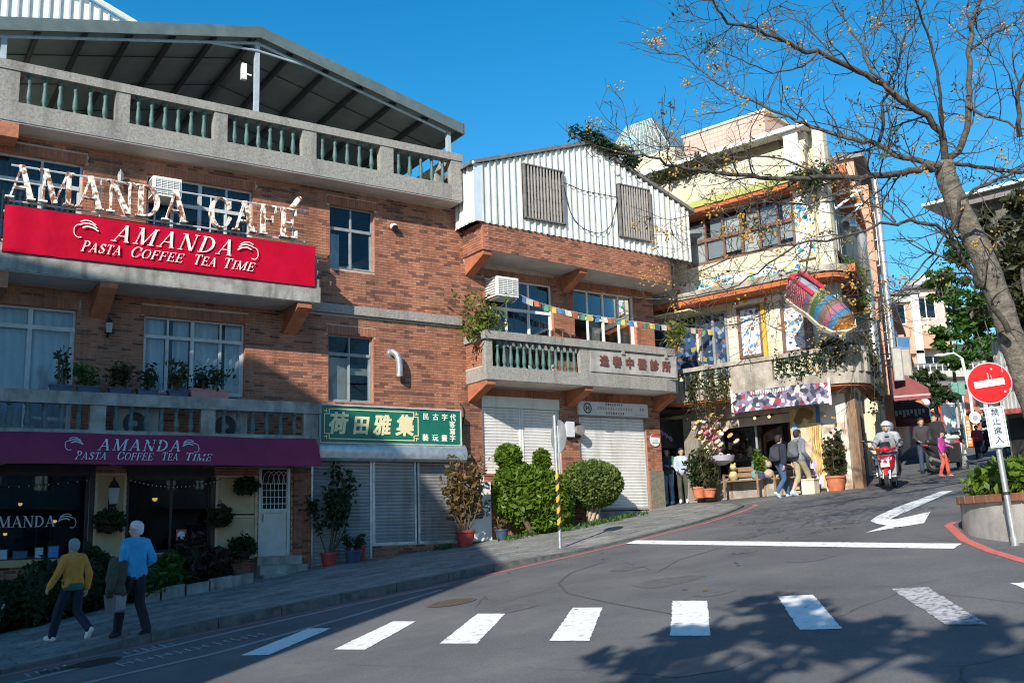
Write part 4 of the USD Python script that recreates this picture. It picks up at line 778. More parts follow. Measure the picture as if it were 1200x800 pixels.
# the attic band, rounded at its right end
BAND = [(13.30, 0.0), (13.30, 1.0), (19.3, 1.0), (19.75, 0.93), (20.08, 0.74), (20.25, 0.45), (20.3, 0.0)]
PB = PathFrame(A, BAND)
zb = lambda s: 8.86 - 0.036 * np.clip(s - 1.0, 0, 7); zt = lambda s: 9.60 - 0.022 * np.clip(s - 1.0, 0, 7)
m = MB()
plan = sg.Polygon(BAND); n = len(BAND); S = PB.l
low, high = [(x, y, float(zb(s))) for (x, y), s in zip(BAND, S)], [(x, y, float(zt(s))) for (x, y), s in zip(BAND, S)]
v, f = trimesh.creation.triangulate_polygon(plan, engine='earcut')
zl = np.array([float(zb(S[int(np.argmin(np.hypot(plan_x - np.array(BAND)[:, 0], plan_y - np.array(BAND)[:, 1])))])) for plan_x, plan_y in v]); zh = np.array([float(zt(S[int(np.argmin(np.hypot(a - np.array(BAND)[:, 0], b - np.array(BAND)[:, 1])))])) for a, b in v])
sfm = MB().add(A(np.column_stack([v, zl])), f); part(clinic, 'attic_soffit', sfm, soffit_l)
m.add(A(np.array(low + high)), [(i, i + 1, n + i + 1, n + i) for i in range(n - 1)]); m.add(A(np.column_stack([v, zh])), f); part(clinic, 'attic_band', m, reveal_l)
bp = []
for (q, tone) in brick_rows(PB, sg.box(0.0, 8.63, PB.length, 9.63), seed=8, z0=8.63):
    s = (q[0] + q[1]) / 2; sh = float(zb(s)) - 8.63; k = (float(zt(s)) - float(zb(s)) ) / 1.0
    if q[3] > 8.63 + float(zt(s) - zb(s)): continue
    bp.append(((q[0], q[1], q[2] + sh, q[3] + sh, q[4]), tone))
rb = MB(); bp.sort(key=lambda t: t[0][0]); nsing = 0
for (u0, u1, za, zz_, o), tn in bp:
    if nsing < 150: part(clinic, 'brick', MB().box(PB, u0, u1, -0.003, o, za, zz_, tn, 'noback'), brick_l, tone=True); nsing += 1
    else: rb.box(PB, u0, u1, -0.003, o, za, zz_, tn, 'noback')
part(clinic, 'band_bricks', rb, brick_l, tone=True, kind='stuff')
def rankB(b):
    u, z = (b[0] + b[1]) / 2, (b[2] + b[3]) / 2
    if 16.2 < u < 20 and 5.4 < z < 6.8 or z > 8.3: return 1e6
    return float(np.linalg.norm(A(np.array([u, 0, z])) - np.array(CAM_POS)))
lay_bricks(clinic, A, rowsB, 150, rankB)
# ribbed metal cladding and gable roof
EV, RG = (13.0, 11.12), (16.95, 12.46)
roof_z = lambda u: np.where(np.asarray(u) < 16.95, 11.10 + (np.asarray(u) - 13.0) * 0.335, 12.42 - (np.asarray(u) - 16.95) * 0.37)
SB = [(13.06, 0.0), (13.06, 0.88), (13.14, 1.0), (13.26, 1.02), (20.55, 1.02), (20.72, 0.95), (20.78, 0.8), (20.78, 0.0)]
PS = PathFrame(A, SB); sx = np.arange(0.0, PS.length - 0.02, 0.205); bars_ = [(14.60, 15.92, 9.86, 11.40), (17.90, 19.09, 9.80, 11.40)]
clad = part(clinic, 'attic_frame', MB().box(A, 13.1, 20.7, -6.8, -6.75, 9.3, 11.0), siding_l)
for s in sx:
    e = min(s + 0.205, PS.length - 0.001); cu = float(PS.p[0, 0])
    u_mid = (PS(np.array([(s + e) / 2, 0, 0.0])) - A.o) @ A.d; zb_ = 9.58 - 0.02 * max(0, u_mid - 13); zt_ = float(roof_z(np.clip(u_mid, 13.0, 20.76))) - 0.02
    rib = [(s, 0.0), (s + 0.125, 0.0), (s + 0.135, 0.05), (s + 0.18, 0.05), (s + .19, -.01), (e, -.01)]
    rib = [(min(a, e), b) for a, b in rib]
    segs = [(zb_, zt_)]
    for a, b, c, d in bars_:
        if a < u_mid < b and abs(s - 5) < 5.5 and PS(np.array([(s + e) / 2, 0, 0.0]) )[0] is not None and 0.99 < ((PS(np.array([(s + e) / 2, 0, 0.0])) - A.o) @ A.m): segs = [(zb_, c), (d, zt_)]
    for z0_, z1_ in segs:
        g_ = np.array([[(a, b, z) for a, b in rib] for z in (z0_, z1_)]); part(clad, 'siding_sheet', MB().sheet(PS(g_)), siding_l)
for a, b, c, d in bars_:
    m = MB(); t = 0.035
    for q in ((a, b, c, c + t), (a, b, d - t, d), (a, a + t, c, d), (b - t, b, c, d)): m.box(A, q[0], q[1], 0.9, 1.14, q[2], q[3])
    wi = part(clinic, 'barred_window', m, roofedge_l)
    part(wi, 'screen', MB().box(A, a + t, b - t, 0.95, 0.96, c + t, d - t), look('brown_screen_look', (0.17, 0.14, 0.12), (0.26, 0.22, 0.19), 3.0, stretch=(0.5, 0.5, 2.0)))
    for u in np.linspace(a + t, b - t, 13)[1:-1]: part(wi, 'bar', MB().box(A, u - 0.018, u + 0.018, 1.10, 1.125, c + t, d - t), look('bar_paint_look', (0.30, 0.28, 0.26), (0.40, 0.37, 0.34), 8.0))
    for z in np.linspace(c + t, d - t, 5)[1:-1]: part(wi, 'cross_bar', MB().box(A, a + t, b - t, 1.085, 1.099, z - 0.012, z + 0.012), roofedge_l)
    for u in (a + (b - a) * .33, a + (b - a) * .66): part(wi, 'sash', MB().box(A, u - .02, u + .02, 0.962, 1.0, c + t, d - t), greyframe_l)
rf = MB()
for a, b in ((12.9, 16.95), (16.95, 20.86)):
    za, zb2 = float(roof_z(a)), float(roof_z(b)); rf.hexa(A(np.array([(a, -6.9, za), (b, -6.9, zb2), (b, 1.12, zb2), (a, 1.12, za), (a, -6.9, za + .1), (b, -6.9, zb2 + .1), (b, 1.12, zb2 + .1), (a, 1.12, za + .1)])))
part(clinic, 'roof', rf, roofedge_l)
part(clinic, 'roof_side_wall', MB().box(A, 13.06, 13.1, -6.8, -0.02, 9.2, 11.1).box(A, 20.7, 20.76, -6.8, -0.02, 9.2, 11.0), siding_l)
part(clinic, 'corner_flashing', MB().box(A, 13.03, 13.30, 1.055, 1.065, 9.58, 11.15), look('pale_blue_flashing_look', (0.50, 0.58, 0.64), (0.58, 0.65, 0.70), 3.0, rough=0.35))
m = MB(); m.ball(A(np.array([13.0, 1.1, 11.12])), 0.05, 1); part(clinic, 'gutter_end', m, white_l)
# windows behind the balcony
window(clinic, A, 13.95, 16.22, 5.84, 8.45, (0.33, 0.66), 7.62, white_l, w=-0.10, fw=0.055, behind=(dkcurtain_l,)); w6 = window(clinic, A, 16.93, 19.25, 5.90, 8.45, (0.25, 0.5, 0.75), 7.62, white_l, w=-0.10, fw=0.055, behind=None)
blind(w6, A, 17.55, 18.05, 5.95, 7.6, -0.25, blind_l); blind(w6, A, 18.7, 19.2, 5.95, 7.6, -0.25, look('grey_blind_look', (0.32, 0.31, 0.29), (0.4, 0.39, 0.37), 3.0))
# balcony with a brick end, balusters and the lettered panel
BL = [(13.30, 0.0), (13.30, 1.0), (19.4, 1.0), (19.8, 0.93), (20.08, 0.74), (20.22, 0.45), (20.25, 0.0)]
pl_ = sg.Polygon(BL)
b2 = part(clinic, 'balcony', MB().slab(pl_, A, 5.46, 5.80), granular_l)
part(b2, 'soffit', MB().slab(pl_.buffer(-0.02), A, 5.445, 5.457), soffit_l)
rail_poly = pl_.buffer(0.05, join_style=2).difference(pl_.buffer(-0.22, join_style=2)).intersection(sg.box(12, 0.005, 21, 2))
part(b2, 'top_rail', MB().slab(rail_poly, A, 6.50, 6.71), granular_l)
part(b2, 'end_wall', MB().box(A, 13.32, 13.52, 0.0, 0.78, 5.803, 6.497), mortar_l)
kb = MB(); EW = Frame((A(np.array([13.32, 0.0, 0]))[0], A(np.array([13.32, 0.0, 0]))[1]), 33.9 - 90)
for (u0, u1, za, zz_, o), tn in brick_rows(PB, sg.box(0.02, 5.81, 0.78, 6.49), seed=14): part(b2, 'brick', MB().box(PathFrame(A, [(13.32, 0.0), (13.32, 0.9)]), u0, u1, -0.003, o, za, zz_, tn, 'noback'), brick_l, tone=True)
for u, w_ in ((13.42, 0.90),): part(b2, 'post', MB().box(A, u - .1, u + .09, w_ - .1, w_ + .085, 5.803, 6.497), granular_l)
balusters(b2, A, np.arange(13.72, 16.25, 0.205), 0.90, 5.803, 6.497, baluster_l)
for u, w_ in ((20.02, 0.72), (20.14, 0.45), (20.17, 0.2)): balusters(b2, A, [u], w_, 5.803, 6.497, baluster_l)
sp = part(b2, 'lettered_panel', MB().box(A, 16.32, 19.86, 0.84, 0.985, 5.803, 6.497), granular_l)
paleplaster = look('pale_plaster_look', (0.30, 0.285, 0.26), (0.45, 0.43, 0.40), 2.5, bump=0.3, streak=((0.13, 0.12, 0.105), 0.6))
part(sp, 'plaque', MB().box(A, 16.66, 19.80, 0.988, 1.012, 5.86, 6.44), paleplaster)
brnl = look('red_brown_letter_look', (0.10, 0.035, 0.025), (0.16, 0.06, 0.045), 20.0)
for k, ch in enumerate('逢春中醫診所'): put_poly(sp, 'character', glyph_poly(ch, 0.30, bold=2), A, 16.96 + k * 0.455, 6.03 - 0.002 * k, 1.012, 0.03, brnl)
for u in (17.75, 19.35): part(b2, 'rail_clip', MB().box(A, u, u + .09, 0.985, 1.06, 6.40, 6.56), granular_l)
for z0_, z1_, tip in ((4.98, 5.443, 0.1), (8.3, 8.78, 0.1)):
    for u, w1_ in ((13.34, 0.95), (16.50, 0.92), (19.72, 0.78)):
        if u > 19 and z0_ > 6: continue
        dz = 0.036 * 0 if z0_ < 6 else (13.3 - u) * 0.036 + 0.06
        mb = MB(); wedge(mb, A, u, u + 0.26, w1_, z0_ + dz, z1_ + dz, tip); part(clinic, 'bracket', mb, bracket_l)
# shutters and the shop fascias
part(clinic, 'shutter_box', MB().box(A, 13.76, 16.29, -0.06, 0.0, 4.90, 5.19), whiteslat_l)
shutter(clinic, A, 13.80, 14.98, 3.16, 4.90, -0.07, whiteslat_l, white_l); shutter(clinic, A, 15.06, 16.27, 3.16, 4.90, -0.07, whiteslat_l, white_l)
shutter(clinic, A, 16.95, 19.38, 2.16, 4.78, -0.07, whiteslat_l, look('grey_rail_look', (0.24, 0.24, 0.24), (0.3, 0.3, 0.3), 5.0), pitch=0.085)
part(clinic, 'threshold', MB().box(A, 16.9, 19.42, -0.2, 0.16, 1.5, 2.125), concrete_l)
part(clinic, 'pillar_plinth', MB().box(A, 19.40, 19.945, -0.05, 0.05, 1.6, 3.26), look('dark_tile_look', (0.13, 0.115, 0.085), (0.22, 0.2, 0.15), 14.0, bump=0.4))
cs = thing('clinic_sign', 'long white sign with a round green H emblem above the roller shutter', 'sign', A(np.array([18.1, 0.05, 4.8])))
part(cs, 'board', MB().box(A, 16.88, 19.43, 0.0, 0.09, 4.80, 5.18), look('sign_white_look', (0.58, 0.59, 0.60), (0.68, 0.68, 0.68), 4.0))
part(cs, 'edge_trim', MB().box(A, 16.87, 19.44, -0.01, 0.095, 4.775, 4.80), greyframe_l)
ring = sg.Point(17.2, 4.99).buffer(0.15).difference(sg.Point(17.2, 4.99).buffer(0.112)); dg = look('dark_green_letter_look', (0.01, 0.13, 0.09))
part(cs, 'emblem_ring', MB().prism(ring, A, 0.09, 0.094), dg); part(cs, 'emblem_letter', MB().prism(unary_union([sg.box(17.13, 4.92, 17.17, 5.06), sg.box(17.23, 4.92, 17.27, 5.06), sg.box(17.13, 4.975, 17.27, 5.01)]), A, 0.09, 0.094), dg)
rr = random.Random(4)
for (a, b, z, h, lk) in ((17.85, 18.5, 5.09, 0.065, brnl), (17.55, 18.85, 4.97, 0.075, look('faint_red_letter_look', (0.42, 0.30, 0.29))), (17.85, 18.5, 4.84, 0.07, black_l), (18.92, 19.3, 4.84, 0.04, look('faint_letter_look', (0.40, 0.41, 0.42))), (19.12, 19.24, 4.98, 0.07, brnl)):
    x = a; m = MB()                                              # lettering too small to read: strokes only
    while x < b:
        for q in range(3): m.box(A, x, x + h * 0.8, 0.09, 0.0935, z + q * h * 0.36, z + q * h * 0.36 + h * 0.13)
        m.box(A, x + h * rr.uniform(.2, .5), x + h * 0.6, 0.0902, 0.094, z, z + h); x += h * 1.25
    part(cs, 'small_lettering', m, lk)

# ---------------------------------------------------------------- fixtures on the two brick houses
def ac_unit(name, label, F, u0, u1, w0, w1, z0, z1, grille='front'):
    t = thing(name, label, 'air conditioner', F(np.array([(u0 + u1) / 2, (w0 + w1) / 2, z0])))
    bx = trimesh.creation.box((u1 - u0, w1 - w0, z1 - z0)); v = np.array(bx.vertices) + np.array([(u0 + u1) / 2, (w0 + w1) / 2, (z0 + z1) / 2])
    part(t, 'case', MB().add(F(v), np.array(bx.faces)), white_l)
    m = MB(); part(t, 'grille', MB().box(F, u0 + .05, u1 - .05, w1, w1 + .006, z0 + .05, z1 - .05), look('ac_grille_look', (0.28, 0.29, 0.29), (0.36, 0.37, 0.37), 8.0))
    for z in np.linspace(z0 + .07, z1 - .07, 9): m.box(F, u0 + .05, u1 - .05, w1 + .006, w1 + .016, z - .008, z + .008)
    for u in np.linspace(u0 + .05, u1 - .05, 5): m.box(F, u - .006, u + .006, w1 + .017, w1 + .022, z0 + .05, z1 - .05)
    part(t, 'grille_bars', m, white_l); m = MB()
    for z in np.linspace(z0 + .06, z1 - .06, 7): m.box(F, u0 - .012, u0, w0 + .06, w1 - .06, z - .012, z + .012)
    part(t, 'side_vents', m, greyframe_l)
    m = MB(); m.box(F, u0 + .05, u0 + .09, 0.0, w1 - .03, z0 - .05, z0 - .005); m.box(F, u1 - .09, u1 - .05, 0.0, w1 - .03, z0 - .05, z0 - .005); part(t, 'bracket', m, metal_l); return t
ac_unit('window_air_conditioner', 'white air conditioner above the A letters of the rusty sign', A, 5.16, 5.78, -0.1, 0.36, 9.18, 9.62)
ac_unit('window_air_conditioner', 'large white air conditioner over the plants at the clinic window', A, 13.98, 14.68, -0.1, 0.55, 7.80, 8.33)
for u, lbl in ((5.0, 'left of the two outdoor fan units behind the lower cafe balusters'), (6.9, 'right of the two outdoor fan units behind the lower cafe balusters')):
    t = thing('fan_unit', lbl, 'air conditioner', A(np.array([u, 0.4, 3.8])))
    part(t, 'case', MB().box(A, u - .4, u + .4, 0.25, 0.58, 3.82, 4.40), look('fan_case_look', (0.34, 0.34, 0.33), (0.42, 0.42, 0.40), 5.0))
    part(t, 'fan_grille', MB().disc(A(np.array([u - .08, 0.59, 4.1])), A.m, 0.235, 0.02, 24), black_l); part(t, 'hub', MB().disc(A(np.array([u - .08, 0.605, 4.1])), A.m, 0.06, 0.02, 12), greyframe_l)
def wall_lantern(label, F, u, w, z, s=1.0, lk=None):
    t = thing('wall_lantern', label, 'lamp', F(np.array([u, w, z]))); lk = lk or black_l
    P = lambda r: [(a * s, b * s) for a, b in r]; c = F(np.array([u, w + 0.14 * s, z]))
    part(t, 'cage', MB().lathe(c, P([(0.02, 0.0), (0.05, 0.02), (0.055, 0.03)]), 6).lathe(c + np.array([0, 0, 0.22 * s]), P([(0.075, 0.0), (0.05, 0.06), (0.015, 0.1), (0.012, 0.13), (0.0, 0.14)]), 6), lk)
    part(t, 'glass', MB().lathe(c, P([(0.05, 0.03), (0.072, 0.22)]), 6), look('lantern_glass_look', (0.36, 0.37, 0.36), rough=0.3))
    b = MB(); b.tube([F(np.array([u, w, z + 0.05 * s])), F(np.array([u, w + 0.06 * s, z - 0.03 * s])), F(np.array([u, w + 0.14 * s, z])) - np.array([0, 0, 0.01])], 0.012 * s, 6); b.box(F, u - .03 * s, u + .03 * s, w, w + .015, z - .05 * s, z + .14 * s); part(t, 'arm', b, lk); return t
wall_lantern('small grey wall lantern above the D of the rusty roof letters', A, 4.52, 0.0, 9.36, 1.0, greyframe_l)
wall_lantern('small black wall lantern on the brick between the curtained first floor windows', A, 4.42, 0.0, 6.02, 1.1)
wall_lantern('large black wall lantern on the left louvred cafe panel', A, 4.62, 0.08, 2.42, 1.7)
cm = thing('security_camera', 'white dome security camera on the upper brick wall', 'camera', A(np.array([11.2, 0.0, 9.42])))
part(cm, 'housing', MB().ball(A(np.array([11.2, 0.09, 9.4])), (0.1, 0.1, 0.085), 2), white_l, smooth=True); part(cm, 'lens_band', MB().disc(A(np.array([11.2, 0.13, 9.37])), A.m * 0.8 + np.array([0, 0, -0.6]), 0.075, 0.1, 16), black_l); part(cm, 'mount', MB().disc(A(np.array([11.2, 0.015, 9.42])), A.m, 0.06, 0.03, 14), white_l)
vp = thing('vent_pipe', 'curved steel vent pipe on the brick beside the first floor window', 'vent pipe', A(np.array([11.3, 0.0, 5.5])))
pts = A(np.array([(11.12, 0.0, 6.12), (11.14, 0.10, 6.14), (11.2, 0.17, 6.08), (11.25, 0.19, 5.95), (11.27, 0.19, 5.75), (11.27, 0.18, 5.52)])); part(vp, 'pipe', MB().tube(pts, 0.085, 14, cap=False), metal_l, smooth=40); part(vp, 'collar', MB().disc(A(np.array([11.12, 0.01, 6.12])), A.m, 0.12, 0.02, 14), metal_l)
m = MB(); m.disc(A(np.array([11.27, 0.18, 5.53])), (0, 0, 1), 0.08, 0.01, 12); part(vp, 'opening', m, dark_l)
em = thing('electric_meter', 'round glass electric meter on a grey box beside the clinic shutter', 'meter', A(np.array([16.6, 0.0, 4.2])))
part(em, 'box', MB().box(A, 16.40, 16.66, 0.0, 0.16, 4.16, 4.58), look('meter_box_look', (0.50, 0.55, 0.58), (0.58, 0.62, 0.65), 5.0)); part(em, 'glass_dial', MB().disc(A(np.array([16.80, 0.16, 4.34])), A.m, 0.14, 0.2, 18), look('dial_look', (0.16, 0.15, 0.14), (0.24, 0.22, 0.2), 9.0, rough=0.15)); part(em, 'base_plate', MB().box(A, 16.66, 16.95, 0.0, 0.06, 4.15, 4.55), black_l)
rs = thing('round_wall_sign', 'small white shield sign with red top on the brick pillar', 'sign', A(np.array([19.7, 0, 4.2])))
part(rs, 'plate', MB().disc(A(np.array([19.69, 0.03, 4.16])), A.m, 0.19, 0.02, 24), white_l); part(rs, 'red_arc', MB().prism(sg.Point(19.69, 4.16).buffer(0.19).intersection(sg.box(19, 4.24, 20.5, 5)), A, 0.041, 0.046), look('sign_red_look', (0.45, 0.05, 0.06))); part(rs, 'lettering', MB().box(A, 19.57, 19.82, 0.041, 0.045, 4.06, 4.09).box(A, 19.6, 19.79, 0.041, 0.045, 4.13, 4.15), greyframe_l)
for k, (pts, lbl) in enumerate([([(13.08, 0.02, 4.95), (13.16, 0.06, 4.85), (13.2, 0.03, 4.6), (13.1, 0.03, 4.2)], 'thin black cable hanging at the seam of the brick houses'), ([(15.95, 1.07, 11.1), (16.6, 1.10, 10.95), (17.88, 1.07, 10.98)], 'thin black cable between the barred attic windows'), ([(15.96, 1.07, 11.0), (16.1, 1.1, 10.2), (16.5, 1.1, 9.82), (17.2, 1.1, 9.75), (17.6, 1.1, 10.1), (17.86, 1.07, 10.9)], 'looped black cable hanging between the barred attic windows')]):
    P_ = np.array(pts); tt = np.linspace(0, len(P_) - 1, 30); sm = np.stack([np.interp(tt, range(len(P_)), P_[:, j]) for j in range(3)], 1)
    for _ in range(6): sm[1:-1] = (sm[:-2] + sm[1:-1] * 2 + sm[2:]) / 4
    tag = part('/World', 'cable', MB().tube(A(sm), 0.013, 5), black_l, label=lbl, category='cable')
fl = thing('prayer_flag_string', 'string of small multicoloured prayer flags across the clinic windows', 'flags', A(np.array([17, 0.9, 7.4])))
uu = np.linspace(14.75, 21.6, 60); zz = 7.93 - 0.62 * (1 - np.exp(-(uu - 14.75) / 1.6)) + 0.02 * (uu - 14.75); ww = 0.45 + 0.35 * np.minimum(1, (uu - 14.75) / 3); P_ = A(np.stack([uu, ww, zz], 1)); part(fl, 'string', MB().tube(P_, 0.006, 4), white_l)
FC = [look('flag_%d_look' % i, c) for i, c in enumerate([(0.06, 0.16, 0.34), (0.50, 0.47, 0.38), (0.36, 0.10, 0.06), (0.10, 0.26, 0.16), (0.50, 0.38, 0.10)])]
for k in range(30):
    i = 1 + int(k * 58 / 30); a, b = P_[i], P_[i] + (P_[min(i + 1, 59)] - P_[i]) * 1.75; d = np.array([0, 0, -0.16]) + A.m * RNG.normal(0, 0.03)
    mid = A.m * RNG.normal(0, 0.02); part(fl, 'flag', MB().add([a, b, b + d, a + d, (a + b) / 2 + mid, (a + b) / 2 + d + mid * 2], [(0, 4, 5, 3), (4, 1, 2, 5)]), FC[k % 5])

# ================================================================ the mosaic house at the bend (C frame: along its front, out, up)
gC = 2.44
mos = thing('mosaic_house', 'cream house at the bend with mosaic panels, stained windows and planted balcony', 'building', C(np.array([2.2, 0, gC])))
cream = look('cream_tile_look', (0.60, 0.55, 0.42), (0.72, 0.67, 0.53), 1.6, bump=0.15, bscale=30.0, streak=((0.35, 0.31, 0.22), 0.4))
creamw = look('cream_plaster_look', (0.50, 0.45, 0.31), (0.62, 0.57, 0.42), 1.2, streak=((0.36, 0.33, 0.26), 0.4))
orange_l = look('orange_beam_look', (0.40, 0.10, 0.03), (0.50, 0.14, 0.045), 4.0)
olive_l = look('olive_band_look', (0.33, 0.35, 0.10), (0.42, 0.43, 0.15), 4.0)
stone_l = look('old_stone_look', (0.24, 0.21, 0.17), (0.42, 0.38, 0.32), 3.0, bump=0.7, bscale=20.0, streak=((0.08, 0.075, 0.06), 0.6))
MR = [(0.0, (0.68, 0.66, 0.60)), (0.18, (0.06, 0.22, 0.45)), (0.32, (0.70, 0.67, 0.62)), (0.45, (0.50, 0.07, 0.04)), (0.56, (0.75, 0.48, 0.05)), (0.68, (0.66, 0.65, 0.6)), (0.8, (0.05, 0.30, 0.26)), (0.9, (0.55, 0.22, 0.05))]
mosaic_l = shards_look('mosaic_look', [(0, (0.72, 0.70, 0.63)), (0.55, (0.66, 0.64, 0.57)), (0.62, (0.06, 0.27, 0.42)), (0.72, (0.72, 0.46, 0.04)), (0.82, (0.50, 0.12, 0.04)), (0.9, (0.06, 0.30, 0.24)), (0.95, (0.7, 0.68, 0.62))], 7.5)
stain_l = shards_look('stained_window_look', [(0.0, (0.70, 0.72, 0.74)), (0.4, (0.55, 0.60, 0.66)), (0.55, (0.10, 0.24, 0.50)), (0.68, (0.66, 0.66, 0.66)), (0.78, (0.60, 0.28, 0.22)), (0.86, (0.04, 0.10, 0.22)), (0.93, (0.72, 0.70, 0.68))], 9.0, width=0.05, line=(0.62, 0.64, 0.66))
darkstain_l = shards_look('dark_stained_door_look', [(0.0, (0.02, 0.04, 0.09)), (0.3, (0.03, 0.08, 0.20)), (0.5, (0.015, 0.02, 0.03)), (0.72, (0.10, 0.20, 0.36)), (0.84, (0.28, 0.30, 0.34)), (0.92, (0.22, 0.10, 0.07)), (0.96, (0.3, 0.26, 0.06))], 7.0, width=0.05, line=(0.05, 0.07, 0.1))
opC = [(-0.2, 3.48, 9.52, 11.05), (0.05, 1.05, 6.0, 7.98), (1.40, 2.18, 6.45, 7.98), (2.80, 3.56, 6.40, 7.95), (0.35, 3.10, 2.95, 4.75), (-2.5, -0.66, 1.7, 4.9)]
outC = sg.box(-2.6, 1.6, 4.55, 12.75)
wall(mos, 'wall', C, outC, opC, -0.25, 0.0, creamw)
m = MB(); m.box(C, -2.6, 2.75, -5.5, -5.4, 1.6, 12.6); m.box(C, -1.2, -1.1, -5.4, -0.251, 1.6, 12.6)
for z in (2.3, 5.3, 8.5, 12.3): m.slab(sg.Polygon([(-1.09, -.252), (4.4, -.252), (2.8, -5.39), (-1.09, -5.39)]), C, z, z + .15)
part(mos, 'rooms', m, room_l)
# cream wall tiles on the balcony storey, each a piece of its own
tiles = sg.box(-2.5, 6.3, 4.05, 8.35).difference(openings_poly(opC)); tl_ = tone_look('cream_wall_tile_look', [(0, (0.58, 0.53, 0.38)), (0.5, (0.68, 0.63, 0.48)), (1, (0.74, 0.69, 0.56))], rough=0.5, vary=0.1)
for (a, b, c, d, o), tn in brick_rows(C, tiles, row=0.34, pitch=0.52, joint=0.012, seed=31): part(mos, 'wall_tile', MB().box(C, a, b, 0.0, 0.014, c, d, tn, 'noback'), tl_, tone=True)
# slabs, bands and eaves
CUR = lambda w, e=4.75, r=0.55: [(-1.15, 0.0), (-1.15, w)] + [(e - r + r * math.sin(t), w - r + r * math.cos(t)) for t in np.linspace(0, math.pi / 2, 7)] + [(e - 1.1, -3.5), (e - 1.45, -3.5), (e - 0.35, 0.0)]
def cslab(name, w, z0, z1, lk, e=4.75, r=0.55): return part(mos, name, MB().slab(sg.Polygon(CUR(w, e, r)), C, z0, z1), lk)
cslab('storey_slab', 0.85, 8.36, 8.55, stone_l, 5.0, 0.7); cslab('orange_soffit', 0.80, 8.20, 8.357, orange_l, 4.95, 0.68)
cslab('olive_band', 0.55, 11.22, 11.42, olive_l, 4.2, 0.05); cslab('orange_eave_soffit', 0.50, 11.08, 11.217, orange_l, 4.2, 0.05); cslab('parapet_wall', 0.53, 11.423, 12.25, creamw, 4.18, 0.05)
m = MB(); m.hexa(C(np.array([(-1.4, -4, 12.95), (3.2, -4, 12.95), (4.45, 0.75, 12.66), (-1.4, 0.75, 12.66), (-1.4, -4, 13.07), (3.2, -4, 13.07), (4.45, 0.75, 12.78), (-1.4, 0.75, 12.78)]))); part(mos, 'roof', m, look('pale_roof_look', (0.60, 0.60, 0.57), (0.72, 0.72, 0.69), 3.0))
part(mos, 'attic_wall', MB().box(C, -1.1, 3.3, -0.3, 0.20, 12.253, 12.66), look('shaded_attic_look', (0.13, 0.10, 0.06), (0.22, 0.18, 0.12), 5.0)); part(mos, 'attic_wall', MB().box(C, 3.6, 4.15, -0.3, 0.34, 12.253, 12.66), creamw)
part(mos, 'corner_pier', MB().box(C, 3.62, 4.05, 0.53, 0.60, 11.45, 12.66), white_l)
pk_ = look('peach_strip_look', (0.50, 0.25, 0.16), (0.6, 0.33, 0.22), 2.0); b_ = window(mos, C, -0.2, 3.48, 9.52, 11.05, (0.19, 0.36, 0.53, 0.69, 0.85), 10.28, brownframe_l, w=0.02, fw=0.07)
papers = [look('paper_%d_look' % i, c) for i, c in enumerate([(0.66, 0.66, 0.64), (0.50, 0.51, 0.50), (0.34, 0.37, 0.39)])]
for i in range(6):
    a = -0.2 + 3.68 * [0.02, 0.19, 0.36, 0.53, 0.69, 0.85][i]; bq = -0.2 + 3.68 * [0.19, 0.36, 0.53, 0.69, 0.85, 0.98][i]
    part(b_, 'blind', MB().box(C, a + .05, bq - .04, -0.06, -0.055, 9.6 + 0.08 * (i % 3), 10.22), papers[(i * 2) % 3]); part(b_, 'blind', MB().box(C, a + .05 + 0.12 * (i % 2), bq - .04, -0.06, -0.055, 10.36, 10.85 + 0.1 * (i % 2)), papers[(i + 1) % 3])
part(mos, 'mosaic_column', MB().box(C, 3.52, 4.06, 0.0, 0.10, 9.0, 11.06), mosaic_l); part(mos, 'column_edge', MB().box(C, 4.063, 4.13, -0.2, 0.11, 8.55, 11.08), creamw)
part(mos, 'mosaic_frieze', MB().box(C, -1.1, 3.5, 0.0, 0.05, 8.75, 9.05), mosaic_l); part(mos, 'window_frieze', MB().box(C, -1.1, 3.52, 0.0, 0.07, 9.06, 9.5), creamw)
part(mos, 'mosaic_frieze', MB().box(C, 1.1, 4.1, 0.016, 0.05, 8.02, 8.15), mosaic_l)
for a, b, c, d, lk, fr in ((0.05, 1.05, 6.0, 7.98, darkstain_l, greyframe_l), (1.40, 2.18, 6.45, 7.98, stain_l, brownframe_l), (2.80, 3.56, 6.40, 7.95, stain_l, brownframe_l)):
    m = MB(); t = 0.07
    for q in ((a, b, c, c + t), (a, b, d - t, d), (a, a + t, c, d), (b - t, b, c, d)): m.box(C, q[0], q[1], -0.12, 0.05, q[2], q[3])
    if b - a > 0.9: m.box(C, (a + b) / 2 - .04, (a + b) / 2 + .04, -0.1, 0.03, c, d)
    wi = part(mos, 'stained_window', m, fr); part(wi, 'pane', MB().box(C, a + t, b - t, -0.08, -0.04, c + t, d - t), lk)
part(mos, 'stained_window', MB().box(C, -2.2, -0.05, 0.02, 0.06, 6.2, 7.95), darkstain_l); part(mos, 'yellow_post', MB().box(C, 2.20, 2.32, 0.016, 0.08, 6.4, 8.0), look('yellow_paint_look', (0.50, 0.30, 0.02), (0.58, 0.38, 0.04), 6.0)); part(mos, 'dark_post', MB().box(C, 3.62, 3.74, 0.016, 0.08, 6.3, 8.1), brownframe_l)
m = MB(); m.box(C, -1.1, 0.35, 0.05, 0.95, 7.98, 8.02); part(mos, 'yellow_shade', m, look('yellow_cloth_look', (0.60, 0.52, 0.28), (0.70, 0.62, 0.36), 3.0))
